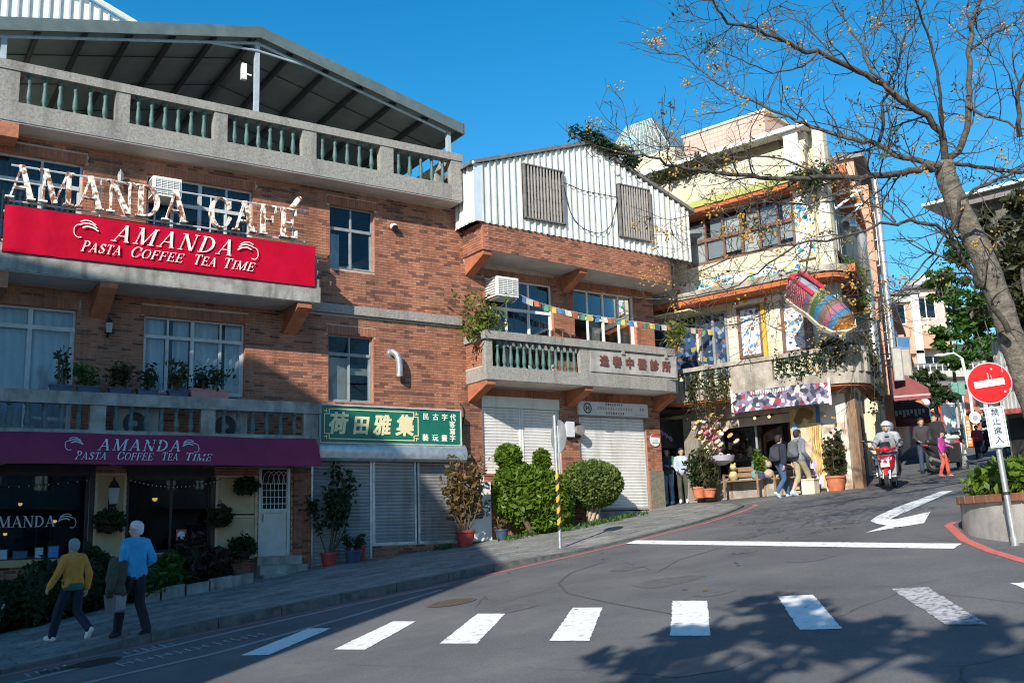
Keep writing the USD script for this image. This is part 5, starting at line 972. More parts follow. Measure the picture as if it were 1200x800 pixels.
# balcony storey
bc = cslab('balcony', 0.95, 5.24, 5.55, stone_l, 5.25, 0.9); 
part(bc, 'orange_soffit', MB().slab(sg.Polygon(CUR(0.9, 5.2, 0.9)), C, 5.18, 5.237), orange_l)
RP = sg.Polygon(CUR(0.98, 5.28, 0.9)).difference(sg.Polygon(CUR(0.78, 5.08, 0.75)).buffer(0.001)).intersection(sg.box(-2, -3.4, 6, 2))
part(bc, 'top_rail', MB().slab(RP, C, 6.12, 6.24), stone_l)
part(bc, 'solid_panel', MB().box(C, 1.55, 2.86, 0.80, 0.93, 5.553, 6.117), stone_l)
whb = look('white_baluster_look', (0.55, 0.54, 0.48), (0.68, 0.67, 0.6), 6.0)
balusters(bc, C, np.arange(3.0, 4.5, 0.21), 0.86, 5.553, 6.117, whb); balusters(bc, C, np.arange(-1.0, 1.5, 0.24), 0.86, 5.553, 6.117, baluster_dk_l)
for t in np.linspace(0.25, 1.4, 5): x, y = 4.35 + 0.85 * math.sin(t), 0.05 + 0.85 * math.cos(t) * 0.95; part(bc, 'rail_block', MB().box(C, x - .1, x + .1, y - .1, y + .1, 5.553, 6.117), stone_l)
# ground floor
part(mos, 'left_pillar', MB().box(C, -0.62, -0.12, 0.0, 0.18, 1.9, 5.06), look('wood_grey_look', (0.15, 0.13, 0.11), (0.26, 0.23, 0.2), 7.0, stretch=(8, 8, 0.6)))
part(mos, 'plaster_pillar', MB().box(C, 3.78, 4.52, 0.0, 0.14, 1.9, 5.06), look('worn_plaster_look', (0.30, 0.20, 0.13), (0.68, 0.62, 0.52), 2.2, bump=0.3, lo=0.34, hi=0.5)); part(mos, 'wood_post', MB().box(C, 4.56, 4.80, -0.1, 0.12, 1.9, 5.06), wood_l)
part(mos, 'lintel', MB().box(C, -0.12, 3.78, 0.0, 0.10, 4.72, 5.06), stone_l); part(mos, 'low_wall', MB().box(C, 0.3, 3.12, 0.0, 0.08, 1.9, 2.95), stone_l)
sf = window(mos, C, 0.35, 3.10, 2.95, 4.72, (0.48,), None, greyframe_l, w=-0.06, fw=0.06, sash=False, pane_l=shopglass_l)
part(mos, 'fascia_board', MB().box(C, 0.35, 3.1, -0.02, 0.03, 4.45, 4.70), look('beige_fascia_look', (0.30, 0.27, 0.22), (0.38, 0.34, 0.28), 4.0))
for s_ in (1.9, 2.35): 
    t = thing('warm_spotlight', 'left small warm spotlight under the mosaic house banner' if s_ < 2 else 'right small warm spotlight under the mosaic house banner', 'lamp', C(np.array([s_, 0.3, 4.66])))
    part(t, 'bulb', MB().ball(C(np.array([s_, 0.35, 4.62])), 0.04, 2), lamp_l); part(t, 'housing', MB().tube([C(np.array([s_, 0.1, 4.70])), C(np.array([s_, 0.31, 4.66]))], 0.03, 8), black_l)
# dark entrance between the two houses
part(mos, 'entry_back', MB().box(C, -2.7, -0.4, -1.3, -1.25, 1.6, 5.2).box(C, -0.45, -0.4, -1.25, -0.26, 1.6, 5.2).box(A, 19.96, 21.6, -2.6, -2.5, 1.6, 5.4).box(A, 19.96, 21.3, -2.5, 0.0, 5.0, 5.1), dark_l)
gr_ = thing('purple_neon_sign', 'small purple script sign in the dark entrance between the houses', 'sign', A(np.array([20.6, -0.6, 4.4])))
t_ = np.linspace(0, 1, 60); part(gr_, 'script', MB().tube(A(np.stack([20.42 + 0.5 * t_, np.full(60, -0.55), 4.5 - 0.25 * t_ + (.03 + .06 * np.sin(t_ * 9) ** 2) * np.sin(t_ * 55)], 1)), 0.008, 4), look('purple_script_look', (0.45, 0.25, 0.55))); part(gr_, 'panel', MB().box(A, 20.25, 21.2, -0.62, -0.58, 4.0, 4.8), dark_l)
# side of the house running up the street
S5 = Frame(C(np.array([4.55, 0.0, 0.0]))[:2], 66)
part(mos, 'side_wall', MB().box(S5, 0.0, 6.0, -0.3, -0.02, 1.8, 12.7), look('grey_render_look', (0.52, 0.46, 0.38), (0.64, 0.58, 0.50), 2.0, streak=((0.12, 0.11, 0.1), 0.6)))
for z in (8.36, 11.2): part(mos, 'peach_strip', MB().box(S5, 3.4, 6.0, -.018, .06, 5.6, 12.6), look('peach_strip_look', (0.50, 0.25, 0.16), (0.6, 0.33, 0.22), 2.0)) if z > 10 else None; part(mos, 'side_ledge', MB().box(S5, -0.3, 6.0, -0.017, 0.55, z, z + 0.22), orange_l)
for a in (0.5, 2.6): 
    wv = window(mos, S5, a, a + 1.5, 9.2, 10.9, (0.5,), None, greyframe_l, w=0.10, fw=0.06); part(wv, 'pane_back', MB().box(S5, a, a + 1.5, -0.016, -0.01, 9.2, 10.9), dark_l)
for k in range(7): part(mos, 'folding_door_leaf', MB().box(S5, 0.35 + k * 0.52, 0.83 + k * 0.52, -0.017, 0.03 + 0.02 * (k % 2), 2.2, 4.7), look('dark_folding_door_look', (0.06, 0.055, 0.05), (0.11, 0.10, 0.09), 5.0))

# rooftop pieces
pb = thing('pink_rooftop_room', 'pink tiled rooftop room standing on the mosaic house roof', 'rooftop room', C(np.array([0.3, -2.0, 13.0])))
part(pb, 'wall', MB().box(C, -1.25, 1.80, -4.0, -2.0, 12.95, 14.72), look('pink_tile_look', (0.55, 0.34, 0.27), (0.64, 0.41, 0.33), 3.0)); m = MB()
for z in np.arange(13.1, 14.7, 0.16): m.box(C, -1.25, 1.80, -2.0, -1.994, z, z + .012)
for s_ in np.arange(-1.2, 1.8, 0.16): m.box(C, s_, s_ + .012, -2.0, -1.9945, 12.95, 14.72)
part(pb, 'tile_joints', m, look('joint_look', (0.40, 0.26, 0.22))); part(pb, 'cornice', MB().box(C, -1.32, 1.87, -4.05, -1.95, 14.72, 14.80), creamw)
wt = thing('water_tank', 'round steel water tank behind the clinic house roof', 'water tank', C(np.array([-1.75, -1.0, 12.2])))
part(wt, 'drum', MB().lathe(C(np.array([-1.75, -1.0, 12.25])), [(0.0, 0.0), (0.55, 0.0), (0.55, 1.0), (0.45, 1.12), (0.15, 1.2), (0.0, 1.22)], 20), metal_l, smooth=40); part(wt, 'hoop', MB().lathe(C(np.array([-1.75, -1.0, 12.6])), [(0.56, 0), (0.57, 0.03), (0.56, 0.06)], 20), metal_l); part(wt, 'stand', MB().box(C, -2.25, -1.25, -1.5, -0.5, 11.6, 12.24), concrete_l)
py = thing('glass_roof_pyramid', 'pale green gridded roof dormer with an arched opening behind the clinic roof', 'dormer', C(np.array([-4.8, -4.0, 15.5])))
Q = np.array([(-6.5, -4.0, 15.4), (-3.0, -4.0, 15.4), (-4.2, -4.6, 17.15), (-5.4, -4.6, 17.15), (-6.5, -6.5, 15.4), (-3.0, -6.5, 15.4), (-4.2, -5.5, 17.15), (-5.4, -5.5, 17.15)])
m = MB(); gpale = look('pale_green_tile_look', (0.14, 0.175, 0.17), (0.21, 0.25, 0.24), 4.0, rough=0.4)
m.hexa(C(np.array([Q[0], Q[1], Q[5], Q[4], Q[3], Q[2], Q[6], Q[7]]))); part(py, 'body', m, gpale); part(py, 'base', MB().box(C, -6.7, -2.8, -6.7, -3.9, 12.0, 15.398), creamw)
m = MB(); lerp = lambda a, b, t: a + (b - a) * t
for t in np.linspace(0, 1, 13): m.tube(C(np.array([lerp(Q[0], Q[1], t), lerp(Q[3], Q[2], t)]) + [0, 0.01, 0]), 0.016, 4)
for t in np.linspace(0, 1, 9): m.tube(C(np.array([lerp(Q[0], Q[3], t), lerp(Q[1], Q[2], t)]) + [0, 0.01, 0]), 0.016, 4)
part(py, 'grid', m, look('pale_joint_look', (0.5, 0.58, 0.55)))
op = np.array([(-5.15 + 0.38 * math.cos(t), 0.0, 16.3 + (0.35 if math.sin(t) > 0 else 0.12) * math.sin(t)) for t in np.linspace(0, 2 * np.pi, 20)[:-1]]); op[:, 1] = -4.0 - 0.6 * (op[:, 2] - 15.4) / 1.75 + 0.03
part(py, 'arched_opening', MB().add(C(np.vstack([op, op.mean(0)])), [(i, (i + 1) % 19, 19) for i in range(19)]), look('sky_glass_look', (0.25, 0.5, 0.75), rough=0.1))
wr_ = thing('white_roof_shed', 'white ribbed metal gable roof behind the cafe roof terrace', 'building', A(np.array([3, -8, 11])))
m = MB(); m.prism(sg.Polygon([(-6, 10.5), (8.2, 10.5), (8.2, 15.9), (6.2, 16.98), (4.75, 17.55), (-6, 17.75)]), A, -10.0, -7.2); part(wr_, 'wall', m, white_l)
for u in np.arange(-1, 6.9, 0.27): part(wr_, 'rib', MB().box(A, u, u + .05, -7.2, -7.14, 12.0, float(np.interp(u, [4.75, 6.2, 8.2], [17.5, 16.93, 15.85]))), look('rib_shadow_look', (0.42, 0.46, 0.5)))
rp = np.array([(-6, -7.05, 17.85), (4.75, -7.05, 17.62), (6.2, -7.05, 17.05), (8.4, -7.05, 15.86)]); part(wr_, 'roof_edge', MB().tube(A(rp), 0.09, 6), white_l)

# ---------------------------------------------------------------- things hung on or standing at the mosaic house
sh = thing('shoe_sculpture', 'huge striped cloth shoe sculpture hung at the corner of the mosaic house', 'sculpture', C(np.array([4.6, 1.4, 7.0])))
# the shoe lies in a slanted plane: heel up left, toe down right
o = C(np.array([3.78, 1.25, 7.82])); ex = C(np.array([5.45, 1.6, 6.40])) - o; Ls = np.linalg.norm(ex); ex /= Ls; ey = np.cross(ex, -C.m); ey /= np.linalg.norm(ey)
if ey[2] < 0: ey = -ey
ey = ey * .74 + C.m * .67; ez = np.cross(ex, ey)
def SH(p): p = np.asarray(p, float); return o + p[..., :1] * ex + p[..., 1:2] * ez + p[..., 2:3] * ey
xs = np.linspace(0, Ls + 0.05, 26); half = np.interp(xs / Ls, [0, .06, .2, .45, .7, .9, 1.0], [.20, .29, .33, .33, .40, .36, .14]); topz = np.interp(xs / Ls, [0, .05, .25, .42, .5, .75, .92, 1.0], [.60, .84, .80, .78, .74, .62, .48, .14])
def ring_at(i, k=14):
    a = np.linspace(0, math.pi, k); return np.stack([np.full(k, xs[i]), -half[i] * np.cos(a), 0.06 + (topz[i] - .06) * np.sin(a) ** 0.75], 1)
stripes = [(0, 9, (0.40, 0.03, 0.07), 'red_heel'), (9, 11, (0.16, 0.13, 0.20), 'purple_band'), (11, 12, (0.30, 0.25, 0.09), 'yellow_band'), (12, 14, (0.05, 0.13, 0.05), 'green_band'), (14, 16, (0.036, 0.187, 0.374), 'blue_band'), (16, 18, (0.20, 0.12, 0.07), 'tan_band'), (18, 20, (0.34, 0.12, 0.20), 'pink_band'), (20, 22, (0.05, 0.19, 0.32), 'sky_band'), (22, 25, (0.38, 0.13, 0.02), 'orange_toe')]
for a, b, c, nm in stripes:
    gsh = np.array([ring_at(i) for i in range(a, b + 1)]); c = tuple(q * .62 for q in c); lk = look('shoe_' + nm + '_look', c, tuple(q * 1.8 for q in c), 17.0, rough=0.85, bump=0.4)
    if nm in ('red_heel',):
        part(sh, nm, MB().sheet(SH(gsh[:, :5])).sheet(SH(gsh[:, 9:])), lk, smooth=True); part(sh, 'heel_back', MB().add(SH(np.vstack([gsh[0], [gsh[0].mean(0)]])), [(i, i + 1, 14) for i in range(13)]), lk)
        rim = [(xs[k], -.567 * half[k], .06 + (topz[k] - .06) * .864) for k in range(11, -1, -1)] + [(-.03, q * half[0], .06 + (topz[0] - .06) * .95) for q in (-.3, 0, .3)] + [(xs[k], .567 * half[k], .06 + (topz[k] - .06) * .864) for k in range(12)]
        part(sh, 'collar', MB().tube(SH(np.array(rim)), .06, 8), look('shoe_collar_look', (0.48, 0.02, 0.05)), smooth=True)
        lt = MB()
        for j0 in (0, 9):
            for i in range(0, 9):
                for j in range(4):
                    for q0, q1 in (((i, j0 + j), (i + 1, j0 + j + 1)), ((i, j0 + j + 1), (i + 1, j0 + j))): lt.tube(SH(np.array([gsh[q0] + [0, 0, .006], gsh[q1] + [0, 0, .006]]) * [1, 1.02, 1]), .009, 4)
        part(sh, 'heel_lattice', lt, look('lattice_look', (0.48, 0.22, 0.24)))
        part(sh, 'insole', MB().box(SH, 0.08, xs[11], -0.2, 0.2, 0.56, 0.6), look('grey_insole_look', (0.16, 0.21, 0.26), (0.22, 0.27, 0.32), 8.0))
    elif nm in ('purple_band', 'yellow_band'): part(sh, nm, MB().sheet(SH(gsh[:, :5])).sheet(SH(gsh[:, 9:])) if nm == 'purple_band' else MB().sheet(SH(gsh)), lk, smooth=True)
    else: part(sh, nm, MB().sheet(SH(gsh)), lk, smooth=True)
so = np.array([(x, y) for x, y in zip(xs, half + .035)] + [(x, -y) for x, y in zip(xs[::-1], half[::-1] + .035)]); m = trimesh.creation.extrude_polygon(sg.Polygon(so).buffer(0.01), 0.12, engine='earcut'); v = np.array(m.vertices); v[:, 2] += -0.05; v[:, 2] += 0.10 * np.clip((v[:, 0] / Ls - 0.75) / 0.25, 0, 1) ** 2
part(sh, 'sole', MB().add(SH(v), np.array(m.faces)), look('shoe_sole_look', (0.42, 0.38, 0.27), (0.52, 0.47, 0.35), 9.0))
part(sh, 'hanger', MB().tube([SH(np.array([0.5, 0.0, 0.5])), C(np.array([4.3, 0.8, 8.3]))], 0.02, 6).tube([SH(np.array([1.3, 0.0, 0.5])), C(np.array([4.7, 0.5, 8.3]))], 0.02, 6), black_l)
bn2 = thing('poster_banner', 'printed cloth banner of violet and red pictures below the planted balcony', 'banner', C(np.array([2.9, 0.7, 4.8])))
gB = np.array([[(s_, 1.0 + 0.03 * math.sin(s_ * 4), z + 0.03 * math.cos((s_ - 2.9) * 1.1)) for s_ in np.linspace(1.6, 4.48, 30)] for z in (4.74, 5.30)])
part(bn2, 'cloth', MB().sheet(C(gB)), shards_look('banner_print_look', [(0, (0.20, 0.18, 0.26)), (0.2, (0.48, 0.46, 0.48)), (0.36, (0.05, 0.06, 0.12)), (0.52, (0.44, 0.42, 0.43)), (0.62, (0.32, 0.05, 0.08)), (0.72, (0.16, 0.14, 0.22)), (0.86, (0.04, 0.04, 0.06))], 9.0, width=0.0))
for s_ in (1.58, 4.5): part(bn2, 'white_pole', MB().tube(C(np.array([(s_, 1.0, 4.68), (s_, 1.0, 5.4)])), 0.035, 6), white_l)
m = MB(); x = 2.2
while x < 3.3:
    for q in range(3): m.box(C, x, x + .05, 1.035, 1.045, 5.21 + q * .03, 5.22 + q * .03)
    m.box(C, x + .02, x + .032, 1.035, 1.045, 5.20, 5.29); x += .075
part(bn2, 'headline', m, lettering_l)
for s_, w_, z0, z1, c in ((5.75, .75, 5.6, 12.7, pk_), (3.3, .42, 8.6, 11.0, cream), (4.6, .6, 3.0, 8.2, creamw)): part(mos, 'wall_fin', MB().box(S5, s_, s_ + .22, -.015, w_, z0, z1), c)
mu = thing('painted_mural_board', 'tall painted board of golden strands and lilac and blue cloth folds by the shop window', 'mural', C(np.array([3.45, 0.1, 2.55])))
part(mu, 'board', MB().box(C, 2.86, 3.78, 0.10, 0.13, 2.55, 4.78), look('mural_ground_look', (0.34, 0.23, 0.10), (0.66, 0.50, 0.24), 3.0, stretch=(2.5, 2.5, 0.5)))
def brush(nm, pts, w, c, k):
    part(mu, nm, MB().prism(sg.LineString(pts).buffer(w, cap_style=1), C, 0.13 + 0.002 * k, 0.133 + 0.002 * k), look('mural_%s_%d_look' % (nm, k), c, tuple(min(1, q * 1.3) for q in c), 7.0, stretch=(3, 3, 0.7)))
brush('blue_fold', [(3.06, 3.9), (3.12, 4.1), (3.22, 3.7), (3.1, 3.4)], 0.07, (0.20, 0.38, 0.60), 1); brush('blue_fold', [(3.72, 4.75), (3.7, 4.3), (3.75, 4.0)], 0.06, (0.05, 0.12, 0.32), 2); brush('golden_strand', [(3.3, 4.65), (3.5, 4.2), (3.62, 3.6), (3.7, 2.9)], 0.13, (0.58, 0.42, 0.17), 3)
brush('golden_strand', [(3.45, 4.6), (3.58, 4.1), (3.72, 3.4)], 0.05, (0.34, 0.22, 0.08), 4); brush('pale_fold', [(3.3, 3.95), (3.38, 3.6), (3.3, 3.3)], 0.10, (0.62, 0.46, 0.34), 5); brush('lilac_fold', [(3.15, 3.35), (3.35, 3.2), (3.3, 2.95), (3.5, 3.2)], 0.09, (0.36, 0.30, 0.48), 6); brush('lilac_fold', [(3.6, 2.95), (3.64, 2.65)], 0.08, (0.42, 0.38, 0.56), 7); brush('pale_fold', [(3.15, 2.95), (3.4, 2.88)], 0.06, (0.62, 0.46, 0.36), 8); brush('golden_strand', [(3.2, 4.55), (3.35, 4.68), (3.5, 4.6)], 0.1, (0.22, 0.15, 0.06), 9)
for k in range(9): brush('golden_curve', [(3.30 + .02 * k, 4.72 - .05 * k), (3.52 + .03 * k, 4.3), (3.45 + .035 * k, 3.8), (3.58 + .02 * k, 3.3), (3.5 + .03 * k, 2.75 + .04 * k)], .014 + .007 * (k % 3), ((.60, .44, .18), (.34, .21, .07), (.52, .36, .13), (.24, .14, .05))[k % 4], 10 + k)
brush('brown_mass', [(3.12, 4.45), (3.25, 4.66), (3.45, 4.58)], .12, (.16, .10, .04), 19); brush('pale_mass', [(3.26, 4.12), (3.34, 3.95)], .12, (.56, .38, .26), 20); brush('pale_mass', [(3.36, 3.7), (3.3, 3.45)], .13, (.58, .42, .30), 21); brush('blue_mass', [(3.0, 4.3), (3.05, 3.9), (3.18, 3.6), (3.0, 3.3)], .07, (.16, .34, .55), 22)
for k in range(8): brush('lilac_mass', [(3.0 + .06 * k, 3.4 - .02 * k), (3.1 + .05 * k, 3.1), (3.02 + .085 * k, 2.7)], .045, ((.36, .30, .50), (.50, .45, .60), (.24, .19, .38))[k % 3], 23 + k)
def bench(label, s0, s1, w0):
    t = thing('wooden_bench', label, 'bench', C(np.array([(s0 + s1) / 2, w0, gC])))
    for k in range(3): part(t, 'seat_plank', MB().box(C, s0, s1, w0 + k * .14, w0 + k * .14 + .125, gC + .42, gC + .46), wood_l)
    for k in range(2): part(t, 'back_plank', MB().box(C, s0, s1, w0 - .05 - .02 * k, w0 - .02 - .02 * k, gC + .55 + k * .16, gC + .68 + k * .16), wood_l)
    for s_ in (s0 + .06, s1 - .12):
        m = MB(); m.box(C, s_, s_ + .06, w0 + .36, w0 + .41, gC - .02, gC + .64); m.box(C, s_, s_ + .06, w0 - .06, w0 - .005, gC - .02, gC + .9); m.box(C, s_, s_ + .06, w0 - .06, w0 + .41, gC + .60, gC + .645); part(t, 'end_frame', m, wood_l)
bench('weathered wooden bench left of the walkers at the mosaic house', 0.75, 2.0, 0.10); bench('wooden bench behind the walkers and before the mural', 2.35, 3.55, 0.10)
fd = thing('flower_display', 'tall tiered display of pink and yellow fabric flowers and shells beside the shop window', 'flower display', C(np.array([0.5, 0.4, gC])))
part(fd, 'post', MB().tube(C(np.array([(0.45, 0.3, gC), (0.45, 0.3, 4.85)])), 0.05, 8), wood_l); bl = MB(); cols = [('pink_bloom', (0.42, 0.12, 0.16)), ('pale_bloom', (0.50, 0.38, 0.30)), ('yellow_bloom', (0.46, 0.32, 0.08)), ('white_shell', (0.70, 0.66, 0.58))]
for k in range(46):
    nm, c = cols[[0, 1, 2, 1, 0, 3][k % 6]]; z = RNG.uniform(3.55, 4.85); s_ = 0.5 + RNG.normal(0, 0.25) * (1.1 if z > 4.3 else 0.9); cc = C(np.array([s_, 0.42 + RNG.uniform(-.12, .25), z])); mb = MB()
    if nm == 'white_shell': mb.ball(cc, np.array([.09, .07, .06]), 1, 0.8, k)
    else:
        for q in range(6): a = q * math.pi / 3 + k; d = np.array([math.cos(a), math.sin(a) * .6, math.sin(a + 1) * .8]) * 0.055; mb.ball(cc + d, (.04, .036, .034), 1)
    part(fd, nm, mb, look(nm + '_look', c, tuple(min(1, q * 1.3) for q in c), 12.0))
part(fd, 'bowl', MB().lathe(C(np.array([0.75, 0.45, 3.35])), [(0.1, 0.0), (0.36, 0.12), (0.42, 0.28), (0.38, 0.28), (0.3, 0.16), (0.0, 0.06)], 16), look('lilac_bowl_look', (0.36, 0.34, 0.40), (0.46, 0.43, 0.50), 5.0), smooth=40)
for k, (s_, w_, z_, c, lbl) in enumerate([(1.05, .3, gC + .46, (0.36, 0.30, 0.14), 'yellow cloth figure ornament at the left end of the bench'), (1.75, .3, gC + .46, (0.10, 0.22, 0.24), 'teal cloth cushion animal on the left bench'), (2.18, .3, gC + .46, (0.32, 0.24, 0.19), 'brown stuffed ornament between the two benches')]):
    t = thing('cloth_ornament', lbl, 'ornament', C(np.array([s_, w_, z_])))
    part(t, 'body', MB().ball(C(np.array([s_, w_, z_ + .13])), (.13, .12, .14), 2, .5, k), look('ornament_%d_look' % k, c, tuple(min(1, q * 1.5) for q in c), 8.0), smooth=True); part(t, 'head', MB().ball(C(np.array([s_ + .03, w_ + .04, z_ + .38])), .09, 2, .3, k + 5), look('ornament_%d_look' % k, c), smooth=True)
    for q in (-1, 1): part(t, 'ear', MB().ball(C(np.array([s_ + .03 + q * .06, w_ + .04, z_ + .47])), (.03, .025, .045), 1), look('ornament_%d_look' % k, c))
sp_ = thing('small_speaker_box', 'pale stone block at the foot of the plaster pillar', 'stone block', C(np.array([3.5, 0.6, gC])))
part(sp_, 'block', MB().box(C, 3.35, 3.72, 0.45, 0.75, gC - .05, gC + .32), cream); part(sp_, 'cap', MB().box(C, 3.33, 3.74, 0.43, 0.77, gC + .322, gC + .36), creamw)
ac_unit('window_air_conditioner', 'air conditioner low on the street side of the mosaic house', S5, 3.7, 4.4, .1, .6, 6.2, 6.75); ac_unit('window_air_conditioner', 'air conditioner high on the street side of the mosaic house', S5, 3.9, 4.6, .1, .6, 9.5, 10.05)
du = thing('ventilation_duct', 'bent silver ventilation duct running down the street side of the mosaic house', 'duct', S5(np.array([2.2, .5, 5])))
D_ = lambda *q: np.array([S5(np.array(p)) for p in q])
pts = D_((1.6, .25, 10.2), (1.9, .45, 10.25), (2.1, .6, 10.0), (2.2, .62, 9.2), (2.6, .62, 8.9), (2.8, .62, 8.4), (2.8, .62, 6.9), (2.8, .62, 5.6)); part(du, 'pipe', MB().tube(pts, .15, 14, False), metal_l, smooth=40)
for z in (8.2, 7.5, 6.8, 6.1): part(du, 'joint_band', MB().disc(S5(np.array([2.8, .62, z])), (0, 0, 1), .163, .05, 14), metal_l)
part(du, 'bracket', MB().box(S5, 2.6, 3.0, -.018, .6, 7.2, 7.24), metal_l)
fr_ = thing('steel_bracket_frame', 'white steel bracket frame high on the mosaic house side', 'frame', S5(np.array([1.0, .4, 10.9])))
m = MB()
for q in (((0.6, -.01, 10.9), (0.6, .8, 10.9)), ((2.0, -.01, 10.9), (2.0, .8, 10.9)), ((.6, .8, 10.9), (2.0, .8, 10.9)), ((.6, -.01, 10.4), (.6, .8, 10.9)), ((2.0, -.01, 10.4), (2.0, .8, 10.9))): m.tube(D_(*q), .04, 6)
part(fr_, 'tubes', m, white_l)

# ================================================================ the street beyond the bend
pinkr = look('peach_wall_look', (0.55, 0.27, 0.17), (0.64, 0.34, 0.22), 2.0, streak=((0.25, 0.15, 0.1), 0.4)); greyr = look('grey_wall_look', (0.30, 0.30, 0.29), (0.45, 0.44, 0.42), 2.0, streak=((0.12, 0.12, 0.11), 0.5)); palew = look('pale_wall_look', (0.58, 0.57, 0.53), (0.70, 0.69, 0.65), 2.0, streak=((0.3, 0.29, 0.26), 0.5))
def far_house(name, label, F, u0, u1, w0, w1, z0, z1, lk, wins, ledges=(), roof=None, extra=()):
    """a house of the far street: hollow openings with frames and panes, storey ledges, a roof slab"""
    t = thing(name, label, 'building', F(np.array([(u0 + u1) / 2, w1, z0])))
    wall(t, 'wall', F, sg.box(u0, z0, u1, z1), wins, w1 - 0.25, w1, lk); m = MB(); m.box(F, u0, u0 + .2, w0, w1 - .25, z0, z1).box(F, u1 - .2, u1, w0, w1 - .25, z0, z1).box(F, u0 + .2, u1 - .2, w0, w0 + .2, z0, z1); part(t, 'side_walls', m, lk)
    part(t, 'rooms', MB().box(F, u0 + .25, u1 - .25, w1 - 1.2, w1 - 1.1, z0, z1 - .3), dark_l)
    for a, b, c, d in wins: window(t, F, a, b, c, d, (0.5,) if b - a > .9 else (), None, white_l, w=w1 - .08, fw=.06, sash=False)
    for z, o in ledges: part(t, 'storey_ledge', MB().box(F, u0, u1, w1, w1 + o, z, z + .18), lk)
    part(t, 'roof', MB().box(F, u0 - .15, u1 + .15, w0 - .1, w1 + .35, z1, z1 + .2), roof or roofedge_l); return t
E0 = Frame((0, 0), 0)          # straight frame: along = east, out = towards the camera
T1 = far_house('row_house', 'tall grey and peach row house right behind the mosaic house', S5, 6.1, 10.3, -5.0, 0.35, 2.4, 13.8, pinkr, [(6.7, 7.9, 7.2, 8.8), (8.5, 9.7, 7.2, 8.8), (6.7, 7.9, 10.4, 11.9), (8.5, 9.7, 10.4, 11.9)], ((6.2, .25), (9.4, .2)))
part(T1, 'peach_pilaster', MB().box(S5, 9.75, 10.32, 0.353, 0.6, 2.5, 13.7), pinkr); part(T1, 'pilaster_side', MB().box(S5, 10.303, 10.36, -.5, .6, 6.5, 13.6), pinkr); part(T1, 'dark_shopfront', MB().box(S5, 6.3, 9.6, 0.353, 0.39, 2.5, 4.9), dark_l)
dpp = thing('drain_pipe', 'silver downpipe running down the grey row house behind the mosaic house', 'pipe', S5(np.array([6.3, 1.0, 3])))
part(dpp, 'pipe', MB().tube(np.array([S5(np.array((6.35, .95, z))) for z in np.linspace(6.6, 13.2, 8)]), .11, 10), metal_l, smooth=40)
for z in (7.5, 9, 10.5, 12): part(dpp, 'clamp', MB().disc(S5(np.array([6.35, .95, z])), (0, 0, 1), .125, .05, 10), greyframe_l)
for s_, z, nm in ((6.7, 6.9, 'a'), (8.5, 6.9, 'b'), (6.7, 10.1, 'c')):
    m = MB()
    for q in np.linspace(s_, s_ + 1.3, 9): m.box(S5, q, q + .03, .8, .83, z, z + 1.9)
    for q in (z, z + .9, z + 1.87): m.box(S5, s_, s_ + 1.33, .35, .835, q, q + .03)
    part(T1, 'window_cage', m, white_l)
T2 = far_house('row_house', 'low row house with white balcony uprights beyond the maroon awning', S5, 10.5, 17.5, -5.0, 0.3, 3.0, 8.6, greyr, [(11.2, 12.3, 6.6, 8.0), (13.2, 14.3, 6.6, 8.0), (15.2, 16.3, 6.6, 8.0)], ((6.1, .7),))
for s_ in np.arange(10.7, 17.4, .75): part(T2, 'balcony_upright', MB().box(S5, s_, s_ + .10, .85, .95, 6.283, 8.5), white_l)
for k in range(5): part(T2, 'roller_door', MB().box(S5, 10.7 + k * 1.35, 11.9 + k * 1.35, .303, .34, 3.2, 5.6), black_l)
T3 = far_house('hill_house', 'peach and green-grey apartment block closing the street under the blue sky', E0, 22.3, 25.0, -66.0, -60.0, 5.2, 15.2, pinkr, [(23.0, 24.3, 13.4, 14.7), (23.2, 24.2, 10.4, 11.4), (23.2, 24.2, 7.6, 8.9)], ((11.5, .3), (9.6, .3)))
part(T3, 'green_lintel', MB().box(E0, 22.4, 24.9, -59.99, -59.8, 14.75, 15.1), look('pale_green_wall_look', (0.34, 0.42, 0.36), (0.42, 0.5, 0.44), 3.0)); part(T3, 'grey_pilaster', MB().box(E0, 24.55, 25.02, -59.99, -59.7, 5.3, 15.15), palew)
T4 = far_house('hill_house', 'narrow white house with a peach balcony and gabled top at the street end', E0, 25.1, 27.4, -67.0, -61.0, 5.4, 15.8, look('far_beige_look', (0.40, 0.36, 0.32), (0.52, 0.47, 0.42), 2.0), [(25.4, 26.6, 13.9, 15.3), (25.5, 26.7, 10.8, 11.6)], ((12.6, .3),))
part(T4, 'peach_balcony', MB().box(E0, 25.2, 27.0, -60.99, -60.3, 11.9, 13.0), pinkr); m = MB(); m.hexa(np.array([(25.0, 61.5, 16.0), (27.6, 61.5, 16.0), (27.6, 66, 16.0), (25.0, 66, 16.0), (26.2, 61.5, 16.9), (26.4, 61.5, 16.9), (26.4, 66, 16.9), (26.2, 66, 16.9)])); part(T4, 'gable', m, greyr)
T5 = far_house('hill_house', 'white stepped house with railings under the far green trees', E0, 21.8, 27.5, -62.0, -57.0, 5.4, 10.2, look('far_grey_green_look', (0.34, 0.36, 0.32), (0.46, 0.47, 0.42), 2.0), [(24.2, 25.2, 8.6, 9.4), (25.6, 26.6, 8.6, 9.4)], ((9.55, .5), (8.3, .5)))
for s_ in np.arange(23.2, 27.2, .35): part(T5, 'railing_bar', MB().box(E0, s_, s_ + .05, -56.55, -56.5, 9.75, 10.3), white_l)
VF = Frame((11.3, 24.8), -45)
